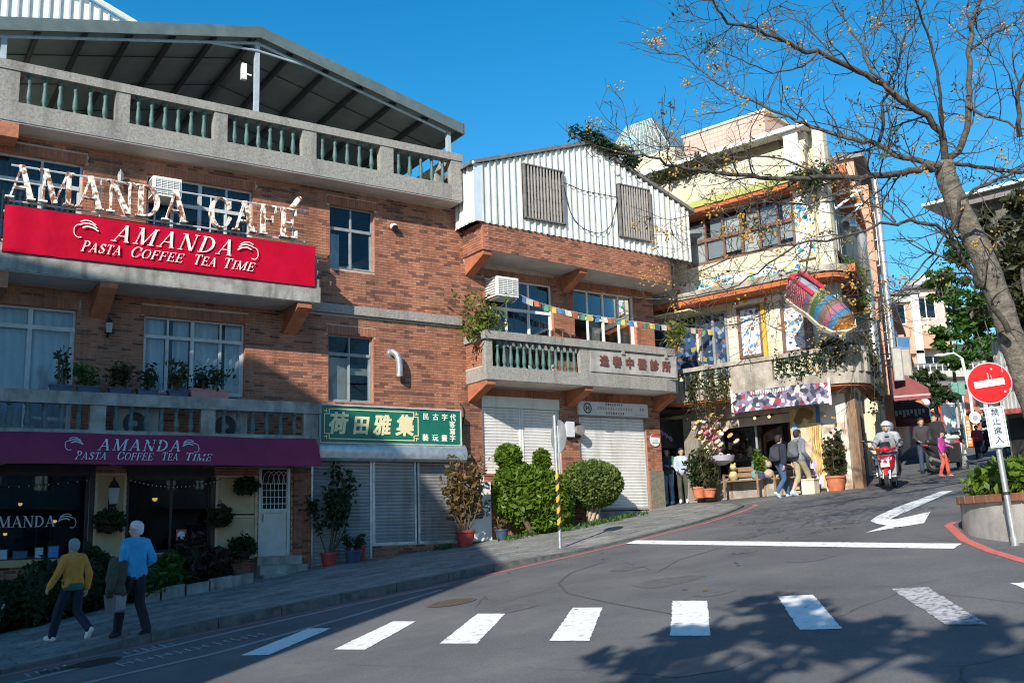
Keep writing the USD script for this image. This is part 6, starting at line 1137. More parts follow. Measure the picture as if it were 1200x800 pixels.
T7 = far_house('vine_house', 'dark flat roofed house with a pale eave and grey corrugated boxes at the right', VF, .9, 9.0, -6.0, 0.0, 2.0, 9.35, look('dark_mossy_wall_look', (0.07, 0.075, 0.06), (0.16, 0.155, 0.13), 2.0), [(1.6, 2.6, 6.6, 7.8), (4, 5, 6.6, 7.8)], ())
part(T7, 'pale_eave', MB().box(VF, -.35, 9.2, -5.8, .5, 9.553, 9.63), white_l)
for a, b, c, d in ((.92, 1.5, 5.0, 5.8), (1.55, 2.3, 4.6, 5.6), (.95, 1.9, 4.15, 4.55)):
    bx = part(T7, 'corrugated_box', MB().box(VF, a, b, .003, .45, c, d), greyr)
    for s_ in np.arange(a + .03, b, .09): part(bx, 'rib', MB().box(VF, s_, s_ + .035, .45, .48, c, d), greyframe_l)
part(T7, 'red_awning_edge', MB().box(VF, .7, 6.0, .9, .95, 3.98, 4.10), look('dull_red_look', (0.30, 0.06, 0.05))); part(T7, 'awning_sheet', MB().box(VF, .7, 6.0, .004, .9, 4.06, 4.10), greyframe_l); part(T7, 'dark_shop', MB().box(VF, .95, 6, .003, .03, 2.2, 3.95), dark_l)
ww_ = thing('painted_wall', 'white wall with faded green lettering at the top of the street', 'wall', (23.0, 52, 5.6))
part(ww_, 'wall', MB().box(E0, 22.5, 23.5, -52.3, -52.0, 5.0, 7.45), palew); m = MB(); rr = random.Random(8)
for k in range(26): x, z = 22.65 + rr.random() * .65, 5.6 + rr.random() * 1.4; m.box(E0, x, x + rr.uniform(.03, .18), -51.995, -51.99, z, z + rr.uniform(.03, .12))
part(ww_, 'faded_lettering', m, look('faded_green_look', (0.16, 0.34, 0.27))); part(ww_, 'frame', MB().box(E0, 22.42, 22.5, -52.35, -51.95, 5.0, 7.5).box(E0, 23.5, 23.58, -52.35, -51.95, 5.0, 7.5).box(E0, 22.42, 23.58, -52.36, -51.94, 7.45, 7.55), white_l)
rpz = thing('red_post', 'slanting red post at the left of the white painted wall', 'post', (21.5, 50, 5.5)); part(rpz, 'shaft', MB().tube([(21.55, 50, 5.0), (21.36, 50, 7.3)], .10, 8), look('red_post_look', (0.42, 0.05, 0.04))); part(rpz, 'base', MB().tube([(21.56, 50, 4.9), (21.545, 50, 5.1)], .16, 8), greyr)
m2 = thing('maroon_awning', 'maroon cloth awning with a pink stripe over the street shops', 'awning', S5(np.array([7.6, 1.5, 5.4])))
mar = look('maroon_cloth_look', (0.17, 0.045, 0.05), (0.24, 0.06, 0.065), 3.0)
part(m2, 'cloth', MB().add(np.array([S5(np.array(p)) for p in ((5.9, .85, 6.5), (9.4, .85, 6.5), (9.4, 1.9, 5.75), (5.9, 1.9, 5.75), (9.4, 1.95, 5.4), (5.9, 1.95, 5.4))]), [(0, 1, 2), (0, 2, 3), (3, 2, 4), (3, 4, 5)]), mar)
part(m2, 'end_cloth', MB().add(np.array([S5(np.array(p)) for p in ((5.9, .85, 6.5), (5.9, 1.9, 5.75), (5.9, 1.95, 5.4), (5.9, .85, 5.4))]), [(0, 1, 2), (0, 2, 3)]), mar); part(m2, 'stripe', MB().box(S5, 5.88, 9.4, 1.955, 1.96, 5.5, 5.56).box(S5, 5.885, 5.893, .86, 1.95, 5.5, 5.56), look('pink_stripe_look', (0.55, 0.32, 0.32)))
m3 = thing('striped_awning', 'dark awning with a scalloped white lettered edge beyond the maroon one', 'awning', S5(np.array([11.5, 1.3, 5.2])))
dkc = look('dark_brown_cloth_look', (0.05, 0.035, 0.04), (0.08, 0.055, 0.06), 3.0)
part(m3, 'cloth', MB().add(np.array([S5(np.array(p)) for p in ((10.0, .35, 6.2), (13.5, .35, 6.2), (13.5, 1.75, 5.6), (10.0, 1.75, 5.6), (10.0, .35, 5.2), (10.0, 1.75, 5.15))]), [(0, 1, 2), (0, 2, 3), (0, 3, 5), (0, 5, 4)]), dkc)
for k in range(14): part(m3, 'scallop', MB().add(np.array([S5(np.array(p)) for p in ((10 + k * .25, 1.76, 5.6), (10.23 + k * .25, 1.76, 5.6), (10.23 + k * .25, 1.77, 5.2), (10.115 + k * .25, 1.77, 5.08), (10 + k * .25, 1.77, 5.2))]), [(0, 1, 2), (0, 2, 3), (0, 3, 4)]), look('scallop_look', (0.42, 0.43, 0.46)))
for k in range(9): part(m3, 'letter_stroke', MB().box(S5, 9.985, 9.99, .5 + k * .13, .58 + k * .13, 5.25 + .05 * (k % 3), 5.5), look('scallop_look', (0.42, 0.43, 0.46)))
for k, (a, z, c, lbl) in enumerate([(14.0, 6.0, (.22, .05, .05), 'red brown awning third along the far shops'), (18.2, 6.5, (.12, .11, .10), 'grey awning fourth along the far shops'), (22.0, 7.0, (.30, .06, .04), 'dull red awning at the end of the far shops')]):
    t = thing('shop_awning', lbl, 'awning', S5(np.array([a + 1.5, 1.0, z - .6]))); lk = look('awning_%d_look' % k, c, tuple(q * 1.4 for q in c), 3.0); Q = [S5(np.array(p)) for p in ((a, .32, z), (a + 3, .32, z), (a + 3, 1.7, z - .5), (a, 1.7, z - .5), (a + 3, 1.72, z - .75), (a, 1.72, z - .75), (a, .32, z - .75))]
    part(t, 'cloth', MB().add(np.array(Q[:6]), [(0, 1, 2), (0, 2, 3), (3, 2, 4), (3, 4, 5)]), lk); part(t, 'end_cloth', MB().add(np.array([Q[0], Q[3], Q[5], Q[6]]), [(0, 1, 2), (0, 2, 3)]), lk)
far_house('row_house', 'grey brown row house with red balcony fronts farthest up the street', S5, 17.8, 27.0, -5.0, 0.3, 3.6, 11.0, pinkr, [(18.6, 19.8, 7.6, 9.0), (21, 22.2, 7.6, 9.0), (24, 25.2, 7.6, 9.0)], ((7.2, .8), (9.4, .6)))
far_house('hill_house', 'dark brick red house stepped above the white painted wall', E0, 22.6, 26.0, -58.0, -55.5, 5.4, 8.9, look('brick_red_wall_look', (0.30, 0.10, 0.07), (0.40, 0.15, 0.10), 2.0), [(22.9, 23.7, 7.6, 8.5), (24.3, 25.2, 7.6, 8.5)], ((7.3, .4),))
def board(name, label, P0, yaw, w, h, lk, txt=None, tl=None, th=.3, edge=None):
    t = thing(name, label, 'sign', P0); F = Frame(P0[:2], yaw)
    part(t, 'board', MB().box(F, -w / 2, w / 2, -.05, .0, P0[2], P0[2] + h), lk)
    if edge: 
        m = MB()
        for q in ((-w / 2, w / 2, 0, .04), (-w / 2, w / 2, h - .04, h), (-w / 2, -w / 2 + .04, .04, h - .04), (w / 2 - .04, w / 2, .04, h - .04)): m.box(F, q[0], q[1], -.06, .012, P0[2] + q[2], P0[2] + q[3])
        part(t, 'edge', m, edge)
    for k, ch in enumerate(txt or ''): put_poly(t, 'character', glyph_poly(ch, th, bold=2), F, -th / 2, P0[2] + h - (k + 1) * th * 1.12, .0, .012, tl)
    return t
rsn = board('red_hanging_sign', 'crimson sign with a white character projecting above the street shops', (15.03, 38.0, 7.68), 4, .5, .72, look('crimson_sign_look', (0.50, 0.03, 0.07)), '古', white_l, .34); part(rsn, 'bracket', MB().tube([(14.2, 38.1, 8.3), (15.2, 38.05, 8.3)], .03, 5), black_l)
ysn = board('yellow_red_sign', 'small red sign with yellow lettering and white edge under the far awnings', (15.55, 37.5, 4.98), 0, .36, .48, look('deep_red_look', (0.40, 0.03, 0.03)), None, None, .2, white_l); part(ysn, 'yellow_lettering', MB().box(Frame((15.55, 37.5), 0), -.12, .12, .001, .01, 5.05, 5.18).box(Frame((15.55, 37.5), 0), -.1, .1, .001, .01, 5.24, 5.27), look('yellow_letter_look', (0.7, 0.45, 0.03)))
part(ysn, 'bracket', MB().tube([(14.6, 37.6, 5.45), (15.6, 37.55, 5.45)], .02, 5), black_l)
for k, (x, y, z, w_, h_, c, lbl) in enumerate([(12.35, 31.6, 6.0, .34, 1.1, (0.36, 0.36, 0.34), 'white upright shop board at the grey row house, nearest of the street boards'), (13.0, 32.6, 7.2, .45, .4, (0.04, 0.14, 0.3), 'small blue board high on the row house'), (13.9, 34.8, 6.6, .36, 1.2, (0.36, 0.33, 0.28), 'cream upright board beyond the blue board'), (14.4, 36.6, 6.4, .4, 1.1, (0.16, 0.3, 0.28), 'teal upright board under the crimson sign')]):
    b_ = board('shop_board', lbl, (x, y, z), 0, w_, h_, look('board_%d_look' % k, c, tuple(q * 1.3 for q in c), 4.0), edge=greyframe_l); part(b_, 'bracket', MB().tube([(x - .7, y + .03, z + h_ * .8), (x, y + .03, z + h_ * .8)], .02, 5), black_l)
osn = board('orange_banner', 'tall orange vertical banner with white lettering beside the white lamp post', (19.23, 42.0, 4.55), 0, .50, 1.3, look('orange_cloth_look', (0.68, 0.16, 0.01), (0.75, 0.2, 0.02), 3.0), None, None); FO = Frame((19.23, 42.0), 0); m = MB()
for k in range(7): m.box(FO, -.2, -.08, .002, .01, 4.7 + k * .14, 4.79 + k * .14)
part(osn, 'lettering', m, white_l); part(osn, 'pole', MB().tube([(18.97, 42.02, 4.3), (18.97, 42.02, 5.95)], .02, 5), white_l)
lpz = thing('street_lamp', 'slim white street lamp post with a round disc left of the no-entry sign', 'street lamp', (18.4, 40, 4.3))
part(lpz, 'post', MB().tube([(18.42, 40, 4.25), (18.42, 40, 6.5), (18.25, 40, 8.0)], .06, 8), white_l); part(lpz, 'arm', MB().tube([(18.25, 40, 8.0), (17.9, 39.9, 8.2), (17.5, 39.9, 8.15)], .04, 6), white_l); part(lpz, 'head', MB().ball((17.35, 39.9, 8.12), (.25, .12, .07), 1), white_l); part(lpz, 'round_disc', MB().disc((18.45, 39.9, 5.55), (0, 1, 0), .24, .04, 20), white_l); part(lpz, 'disc_centre', MB().disc((18.45, 39.87, 5.55), (0, 1, 0), .1, .03, 14), look('grey_dot_look', (0.3, 0.3, 0.33)))
gb = thing('green_box', 'green metal cabinet on a pole above the far street', 'cabinet', (19.75, 44, 4.6)); part(gb, 'box', MB().box(E0, 19.46, 20.06, -44.3, -44.0, 6.98, 7.55), look('green_cabinet_look', (0.10, 0.25, 0.20), (0.14, 0.31, 0.25), 5.0)); part(gb, 'door_seam', MB().box(E0, 19.75, 19.765, -43.999, -43.99, 7.0, 7.53), black_l); part(gb, 'pole', MB().tube([(19.76, 44.4, 4.6), (19.76, 44.4, 7.6)], .06, 8), greyr)
for k, (x, y, z, c, lbl) in enumerate([(15.9, 39.0, 6.05, (0.55, 0.16, 0.04), 'orange round lantern under the far eaves'), (16.6, 40.5, 6.1, (0.62, 0.42, 0.03), 'yellow round lantern under the far eaves'), (17.4, 42.0, 6.45, (0.62, 0.62, 0.6), 'white round lantern under the far eaves')]):
    t = thing('paper_lantern', lbl, 'lantern', (x, y, z)); part(t, 'globe', MB().ball((x, y, z), (.2, .2, .18), 2), look('lantern_%d_look' % k, c)); part(t, 'cap', MB().disc((x, y, z + .18), (0, 0, 1), .08, .04, 10), black_l); part(t, 'cord', MB().tube([(x, y, z + .2), (x - .2, y + .3, z + .8)], .01, 4), black_l)
for k, (a, b, lbl) in enumerate([((9.6, 27.5, 12.2), (19.5, 49.0, 13.0), 'upper overhead wire along the left side of the far street'), ((9.9, 28.5, 8.6), (17.0, 43.0, 8.9), 'middle overhead wire along the left side of the far street'), ((10.2, 29.0, 6.9), (16.5, 42.5, 8.2), 'lower overhead wire along the left side of the far street')]):
    t = np.linspace(0, 1, 20)[:, None]; P_ = np.array(a) * (1 - t) + np.array(b) * t; P_[:, 2] -= .9 * (1 - (2 * t[:, 0] - 1) ** 2); part('/World', 'overhead_wire', MB().tube(P_, .018, 4), black_l, label=lbl, category='wire')
hs = MB(); xs = np.linspace(20, 80, 25); ys = np.linspace(62, 110, 17)
part('/World', 'hill', MB().sheet(np.array([[(x, y, 5.5 + max(0, (y - 62)) * .32 + 1.2 * math.sin(x * .21 + y * .17)) for y in ys] for x in xs])), look('hill_green_look', (0.03, 0.055, 0.015), (0.07, 0.10, 0.03), .5), kind='structure', label='dark green slope rising behind the end of the street', category='hill')

# ================================================================ plants and trees
def leaf_cards(c, size, rng, aim=None, flat=0.25, long=1.9):
    """folded leaves, each a little four-sided blade: c (n,3) points"""
    c = np.asarray(c, float); n = len(c); d = rng.normal(size=(n, 3)); d[:, 2] *= 0.8
    if aim is not None: d = d * 0.75 + aim
    d /= np.linalg.norm(d, axis=1, keepdims=True) + 1e-9; e = np.cross(d, rng.normal(size=(n, 3))); e /= np.linalg.norm(e, axis=1, keepdims=True) + 1e-9; nn = np.cross(d, e)
    s = size * rng.uniform(0.65, 1.35, n)[:, None]; L, Wd = d * s * long / 2, e * s / 2
    v = np.stack([c - L, c + Wd + nn * s * flat * .5, c + L, c - Wd + nn * s * flat * .5], 1).reshape(-1, 3); k = np.arange(n)[:, None] * 4
    f = np.vstack([k + [0, 1, 2], k + [0, 2, 3]]); return v, f
def shell_points(n, c, r, rng, bump=0.18, seed=0, inner=0.72, cut=None, freq=2.2):
    d = rng.normal(size=(n, 3)); d /= np.linalg.norm(d, axis=1, keepdims=True)
    k = 1 + bump * 2 * (meshkit.fbm(d * freq + seed * 3.1, 3, seed) - 0.5); q = d * (k * rng.uniform(inner, 1.02, n))[:, None]
    return np.asarray(c, float) + q * np.asarray(r, float), d
def twigs(mb, start, ends, rng, r=0.012, sag=0.1):
    s = np.asarray(start, float)
    for e in ends:
        mid = (s + e) / 2 + rng.normal(0, sag * np.linalg.norm(e - s), 3); t = np.linspace(0, 1, 6)[:, None]; p = (1 - t) ** 2 * s + 2 * t * (1 - t) * mid + t ** 2 * e; mb.tube(p, np.linspace(r, r * .35, 6), 5, False)
GZ = lambda u, w, h=0.0: GF(np.array([u, w, h + (float(pave_h(u)) if w < 6.3 and u < 20.3 else 0)]))
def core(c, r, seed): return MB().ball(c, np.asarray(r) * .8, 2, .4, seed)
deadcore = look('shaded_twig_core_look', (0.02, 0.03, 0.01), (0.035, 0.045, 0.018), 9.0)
rng = np.random.default_rng(21)
# the round clipped bush
b0 = GZ(16.7, 0.75)
def at_top(x): return np.asarray(x, float)
rb = thing('round_topiary_bush', 'round clipped green bush on a gnarled pale trunk before the roller shutter', 'bush', b0)
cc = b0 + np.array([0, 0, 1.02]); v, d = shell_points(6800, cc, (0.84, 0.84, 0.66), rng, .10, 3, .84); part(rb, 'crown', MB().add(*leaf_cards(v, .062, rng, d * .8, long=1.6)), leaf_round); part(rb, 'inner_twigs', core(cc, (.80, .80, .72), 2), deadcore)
m = MB()
for k in range(16): a = k * 2 * math.pi / 16; r0 = .12 + .03 * math.sin(k * 3); m.tube(b0 + np.array([(r0 * 1.25 * math.cos(a), r0 * 1.25 * math.sin(a), -.05), (r0 * math.cos(a + .5), r0 * math.sin(a + .5), .2), (r0 * 1.3 * math.cos(a + 1), r0 * 1.3 * math.sin(a + 1), .4), (.42 * math.cos(a + 1.3), .42 * math.sin(a + 1.3), .72)]), [.05, .045, .04, .03], 6)
part(rb, 'trunk', m, look('pale_root_look', (0.28, 0.22, 0.15), (0.46, 0.38, 0.28), 12.0, bump=.8), smooth=True)
# the tall clipped bush with two pompoms
tb0 = GZ(14.5, 1.2); tbz = thing('pompom_topiary_bush', 'large leafy green bush with two clipped pompoms before the white shutters', 'bush', tb0)
P_ = lambda u, w, z: A(np.array([u, w, z]))
lumps = [(P_(14.55, 1.0, 2.55), (.95, .70, .72), 5600), (P_(14.85, 1.05, 2.05), (.75, .6, .50), 2600), (P_(14.1, 1.0, 2.95), (.50, .45, .42), 1500), (P_(13.92, .95, 3.52), (.30, .30, .30), 1100), (P_(13.98, .97, 3.2), (.22, .22, .25), 500), (P_(15.2, 1.0, 2.35), (.52, .5, .55), 1700), (P_(14.98, .9, 3.42), (.20, .2, .30), 700)]
vv, ff, k0 = [], [], 0
for k, (c, r, n) in enumerate(lumps):
    q, d = shell_points(n, c, r, rng, .22, 10 + k, .78); v, f = leaf_cards(q, .105, rng, d * .6, long=1.7); vv.append(v); ff.append(f + k0); k0 += len(v)
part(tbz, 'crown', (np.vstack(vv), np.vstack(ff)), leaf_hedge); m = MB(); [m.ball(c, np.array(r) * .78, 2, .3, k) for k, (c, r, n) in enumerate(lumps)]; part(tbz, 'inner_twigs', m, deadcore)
m = MB(); m.tube([tb0 - [0, 0, .1], P_(14.15, 1.2, 2.0), P_(14.0, 1.05, 3.0), P_(13.92, .95, 3.6)], [.09, .07, .05, .03], 8); m.tube([P_(14.2, 1.1, 2.4), P_(14.9, .95, 3.2), P_(14.98, .9, 3.5)], [.06, .045, .025], 7); m.tube([tb0 + A.d * .15 - [0, 0, .1], P_(14.5, 1.1, 2.3), P_(14.8, 1, 2.8)], [.06, .05, .03], 7); part(tbz, 'stems', m, stem_l, smooth=True)
# planting shelf and raised brick plinth behind them
pz = thing('brick_plinth', 'low red brick plinth below the clinic shutters', 'plinth', GZ(15.3, .2)); m = MB(); m.box(A, 13.6, 16.85, 0.03, .28, 1.1, 3.08); part(pz, 'core', m, mortar_l); rows = brick_rows(A, sg.box(13.6, 1.3, 16.85, 3.06), seed=77); kb = MB()
for (u0, u1, za, zz_, o), tn in rows: kb.box(A, u0, u1, .275, .283 + o, za, zz_, tn, 'noback')
part(pz, 'bricks', kb, brick_l, tone=True, kind='stuff'); part(pz, 'cap', MB().box(A, 13.58, 16.87, .0, .31, 3.082, 3.13), reveal_l)
wp = thing('leaning_board', 'white panel splashed with grey leaf shapes leaning by the brick plinth', 'panel', GZ(13.35, .5))
part(wp, 'board', MB().box(A, 12.98, 13.72, .33, .40, 1.45, 2.92), white_l); m = MB(); rr = random.Random(3)
for k in range(60):
    x, z = 13.02 + rr.random() * .66, 2.0 + rr.random() * .88; a = rr.uniform(0, 3.1); q = affinity.rotate(affinity.scale(sg.Point(x, z).buffer(.05, 4), 1.2, .45), math.degrees(a)); m.prism(q.intersection(sg.box(12.99, 1.5, 13.71, 2.91)), A, .401, .404)
part(wp, 'leaf_print', m, look('print_grey_look', (0.05, 0.07, 0.08), (0.16, 0.18, 0.19), 9.0)); part(wp, 'louvre', MB().box(A, 13.27, 13.44, .405, .42, 2.0, 2.4), look('tan_louvre_look', (0.3, 0.22, 0.14)))
for k in range(6): part(wp, 'louvre_slat', MB().box(A, 13.27, 13.44, .42, .43, 2.02 + k * .065, 2.05 + k * .065), black_l)
# potted and climbing plants
def pot(parent, base, r, h, lk, square=None):
    if square is not None:
        F, l, dpt = square; c = (base - F.o); u, w = c @ F.d, c @ F.m; m = MB(); m.hexa(F(np.array([(u - l * .46, w - dpt * .46, base[2]), (u + l * .46, w - dpt * .46, base[2]), (u + l * .46, w + dpt * .46, base[2]), (u - l * .46, w + dpt * .46, base[2]), (u - l / 2, w - dpt / 2, base[2] + h), (u + l / 2, w - dpt / 2, base[2] + h), (u + l / 2, w + dpt / 2, base[2] + h), (u - l / 2, w + dpt / 2, base[2] + h)]))); part(parent, 'pot', m, lk); part(parent, 'rim', MB().box(F, u - l / 2 - .012, u + l / 2 + .012, w - dpt / 2 - .012, w + dpt / 2 + .012, base[2] + h - .03, base[2] + h + .004), lk)
    else: part(parent, 'pot', MB().lathe(base, [(0, 0), (r * .72, 0), (r * .96, h * .85), (r * 1.05, h * .86), (r * 1.05, h), (r * .93, h), (r * .9, h * .9), (0, h * .9)], 18), lk, smooth=40)
    part(parent, 'soil', MB().lathe(base + np.array([0, 0, h * .93]), [(0, .01), (r * .85, 0)], 12) if square is None else MB().box(square[0], (base - square[0].o) @ square[0].d - square[1] * .45, (base - square[0].o) @ square[0].d + square[1] * .45, (base - square[0].o) @ square[0].m - square[2] * .45, (base - square[0].o) @ square[0].m + square[2] * .45, base[2] + h - .02, base[2] + h + .006), soil_l)
def potted(label, base, r, h, lk, height, spread, n, leaf, size, name='potted_plant', stems=7, square=None, low=.25, droop=0., cat='potted plant', long=1.9):
    base = np.asarray(base, float); t = thing(name, label, cat, base); pot(t, base, r, h, lk, square); rg = np.random.default_rng(int(abs(base[0]) * 991 + abs(base[1]) * 77) % 9999)
    st = MB(); tips = []
    for k in range(stems):
        a = rg.uniform(0, 6.28); rr_ = spread * rg.uniform(.25, 1); e = base + np.array([math.cos(a) * rr_, math.sin(a) * rr_, h + height * rg.uniform(.55, 1)]); s = base + np.array([math.cos(a) * r * .3, math.sin(a) * r * .3, h * .9]); tips.append((s, e)); twigs(st, s, [e], rg, .012 if height < .7 else .018)
    part(t, 'stems', st, stem_l, smooth=True); per = max(1, n // stems); c = []
    for s, e in tips: q = rg.uniform(low, 1.05, per)[:, None]; c.append(s + (e - s) * q + rg.normal(0, spread * .20, (per, 3)) * [1, 1, .8] - np.array([0, 0, droop]) * q)
    part(t, 'leaves', MB().add(*leaf_cards(np.vstack(c), size, rg, None, .25, long)), leaf); return t
potted('tall reddish potted plant in a red pot at the right of the green shop sign', GZ(12.72, .75), .24, .38, redpot_l, 1.75, .50, 900, leaf_dry, .085, stems=12, low=.3)
potted('leafy dark tree in a red pot before the left steel shutter', GZ(9.25, .55), .20, .30, redpot_l, 2.0, .50, 620, leaf_dark, .085, stems=8, low=.45)
potted('small dark plant in a blue pot beside the steel shutter', GZ(9.75, .75), .20, .28, bluepot_l, .35, .25, 120, leaf_dark, .07)
potted('bare red clay pot with a few sprigs at the left shutter foot', GZ(10.05, .45), .15, .36, redpot_l, .15, .1, 24, leaf_dark, .05, stems=4)
potted('little grey pot with dry sprigs under the painted panel', GZ(13.72, .85), .17, .26, bluepot_l, .3, .22, 70, leaf_dry, .06)
potted('leafy green shrub in a terracotta pot before the plaster pillar', C(np.array([4.15, .36, gC])), .26, .40, terracotta_l, 1.25, .34, 520, leaf_olive, .085, stems=11, low=.15)
potted('bushy grass-like plant in a terracotta pot beside the flower display', C(np.array([0.15, .75, gC])), .22, .32, terracotta_l, 1.1, .38, 520, leaf_dark, .06, stems=10, low=.1, long=4.)
potted('dense olive plant in a clay pot left of the bench', C(np.array([.55, .85, gC])), .2, .25, terracotta_l, 1.2, .4, 600, leaf_olive, .06, stems=10, low=.1, long=3.5)
potted('fresh green plant in a tub on the bench at the shop window', C(np.array([1.95, .3, gC + .45])), .18, .2, bluepot_l, .55, .3, 420, leaf_hedge, .075)
potted('spiky yellow green plant standing on the right end of the clinic balcony rail', P_(19.95, .85, 6.71), .13, .05, terracotta_l, .85, .32, 260, leaf_yellow, .06, stems=16, low=.05, long=6.)
for k, (u, lk, hgt, spr, n, leaf, lbl) in enumerate([(3.42, bluepot_l, .75, .2, 90, leaf_dark, 'first plant from the left on the cafe balcony rail, tall and thin'), (3.92, bluepot_l, .48, .32, 220, leaf_tree, 'second plant from the left on the cafe balcony rail, low and green'), (4.52, bluepot_l, .52, .34, 300, leaf_olive, 'third plant from the left on the cafe balcony rail, round and olive'), (5.06, bluepot_l, .50, .25, 170, leaf_dark, 'fourth plant from the left on the cafe balcony rail, in a small dark trough'), (5.68, bluepot_l, .68, .30, 190, leaf_olive, 'fifth plant from the left on the cafe balcony rail, tall beside the pink trough')]):
    potted(lbl, P_(u, .93, 4.652), .2, .12, lk, hgt, spr, n, leaf, .06, 'balcony_plant', 7, (A, .42, .17))
potted('shrubby plants in the long pink trough on the cafe balcony rail', P_(6.33, .93, 4.652), .4, .18, pinkpot_l, .55, .48, 330, leaf_dark, .06, 'balcony_plant', 10, (A, .84, .2))
def spray(name, label, cat, pts, rg, n, leaf, size, spread, base=None, stem_r=.012, long=1.9, seg=None):
    """a loose plant along given stems"""
    t = thing(name, label, cat, base if base is not None else pts[0][0]); st = MB(); c = []
    for q in pts:
        q = np.asarray(q, float); tt = np.linspace(0, len(q) - 1, 10); p = np.stack([np.interp(tt, range(len(q)), q[:, j]) for j in range(3)], 1); p[1:-1] = (p[:-2] + 2 * p[1:-1] + p[2:]) / 4; st.tube(p, np.linspace(stem_r, stem_r * .4, 10), 5, False)
        k = rg.uniform(.2, 9, n // len(pts)); i = np.minimum(k.astype(int), 8); c.append(p[i] + (p[i + 1] - p[i]) * (k - i)[:, None] + rg.normal(0, spread, (len(k), 3)))
    part(t, 'stems', st, stem_l, smooth=True); part(t, 'leaves', MB().add(*leaf_cards(np.vstack(c), size, rg, None, .25, long)), leaf); return t
rg = np.random.default_rng(5)
spray('balcony_shrub', 'wispy yellow-green shrub spilling over the left corner of the clinic balcony', 'shrub', [[P_(13.7, .6, 6.3), P_(13.7 + rg.normal(0, .35), .6 + rg.normal(0, .25), 7.1), P_(13.65 + rg.normal(0, .6), .7 + rg.normal(0, .3), 7.1 + rg.uniform(.1, .7))] for _ in range(15)] + [[P_(13.6, .6, 6.4), P_(13.2, .8, 6.75), P_(12.85 + rg.normal(0, .15), .9, 6.6 + rg.normal(0, .1))] for _ in range(5)], rg, 950, leaf_yellow, .06, .10, P_(13.7, .6, 5.8), long=2.6)
for k, (s_, z_, l) in enumerate([(0.4, 5.5, .9), (0.9, 5.55, 1.5), (1.35, 5.5, .7)]):
    spray('hanging_plant', ['trailing green plant at the left end of the planted balcony', 'longest trailing plant hanging below the planted balcony', 'short trailing plant left of the stone balcony panel'][k], 'hanging plant', [[C(np.array([s_, .98, z_ + .5])), C(np.array([s_ + rg.normal(0, .15), 1.05, z_])), C(np.array([s_ + rg.normal(0, .2), 1.05, z_ - l * rg.uniform(.5, 1)]))] for _ in range(6)], rg, 330, leaf_olive, .055, .08)
spray('balcony_creeper', 'green creeper covering the white balusters of the mosaic house balcony', 'creeper', [[C(np.array([3.0 + k * .22, .9, 6.22])), C(np.array([3.05 + k * .22 + rg.normal(0, .1), 1.02, 5.95])), C(np.array([3.1 + k * .22, 1.04, 5.62 + rg.uniform(-.1, .2)]))] for k in range(9)] + [[C(np.array([4.3, .9, 6.3])), C(np.array([4.8, .75, 6.3 + rg.normal(0, .1)])), C(np.array([5.15, .2, 6.1 + rg.normal(0, .2)]))] for _ in range(7)], rg, 1300, leaf_dark, .06, .09)
spray('rooftop_creeper', 'dark shrub growing at the roof corner of the mosaic house', 'shrub', [[C(np.array([4.25, .3, 11.0])), C(np.array([4.4 + rg.normal(0, .3), .6, 11.3])), C(np.array([4.6 + rg.normal(0, .35), .7, 10.9 + rg.normal(0, .3)]))] for _ in range(9)], rg, 700, leaf_dark, .07, .12)
RZ2 = lambda u: float(roof_z(u)) + .12
spray('roof_fern', 'dark green ferns growing along the right slope of the clinic gable roof', 'fern', [[P_(u, 1.0, RZ2(u) - .05), P_(u + rg.normal(0, .2), 1.15, RZ2(u) + .25), P_(u + rg.normal(0, .35), 1.25, RZ2(u) + rg.uniform(-.25, .35))] for u in np.linspace(16.7, 18.6, 22)], rg, 1000, leaf_dark, .065, .08, long=2.8)
spray('roof_fern', 'green and yellow climbers at the left roof edge of the mosaic house', 'climber', [[C(np.array([s_, .6, 12.3])), C(np.array([s_ + rg.normal(0, .2), .8, 12.6])), C(np.array([s_ + rg.normal(0, .3), .85, 12.2 + rg.uniform(-.2, .5)]))] for s_ in np.linspace(-.9, 1.6, 16)], rg, 520, leaf_olive, .065, .10, long=2.6)
spray('shoe_plant', 'green and yellow plant growing out of the shoe sculpture', 'plant', [[SH(np.array([.75, 0, .5])), SH(np.array([.95 + rg.normal(0, .2), rg.normal(0, .15), .85])), SH(np.array([1.1 + rg.normal(0, .45), rg.normal(0, .25), .78 + rg.normal(0, .1)]))] for _ in range(10)], rg, 420, leaf_olive, .06, .07)
spray('corner_vine', 'dry hanging vines at the street corner of the mosaic house', 'vine', [[S5(np.array([.3 + k * .35, .5, 6.9])), S5(np.array([.3 + k * .35, .7 + rg.normal(0, .1), 6.0])), S5(np.array([.4 + k * .35, .6, 4.9 + rg.normal(0, .5)]))] for k in range(8)], rg, 420, leaf_olive, .06, .10)
spray('side_creeper', 'bright green creeper on the street side of the mosaic house', 'creeper', [[S5(np.array([1.8 + rg.normal(0, .3), .2, 9.2])), S5(np.array([1.9 + rg.normal(0, .3), .5, 8.6])), S5(np.array([2.0 + rg.normal(0, .3), .5, 7.9]))] for k in range(7)], rg, 420, leaf_hedge, .07, .12)
rg2 = np.random.default_rng(9); q = np.array([GF(np.array([rg2.uniform(7.5, 19), rg2.uniform(6.8, 13), .012])) for _ in range(45)] + [GZ(rg2.uniform(9, 19), rg2.uniform(2.5, 5), .012) for _ in range(25)]); v, f = leaf_cards(q, .06, rg2, None, .1, 1.6); v[:, 2] = np.repeat(q[:, 2], 4) + (v[:, 2] - np.repeat(q[:, 2], 4)) * .2
part('/World', 'fallen_leaves', MB().add(v, f), leaf_dry, label='few dry brown leaves scattered on the road and pavement', category='leaves', kind='stuff')
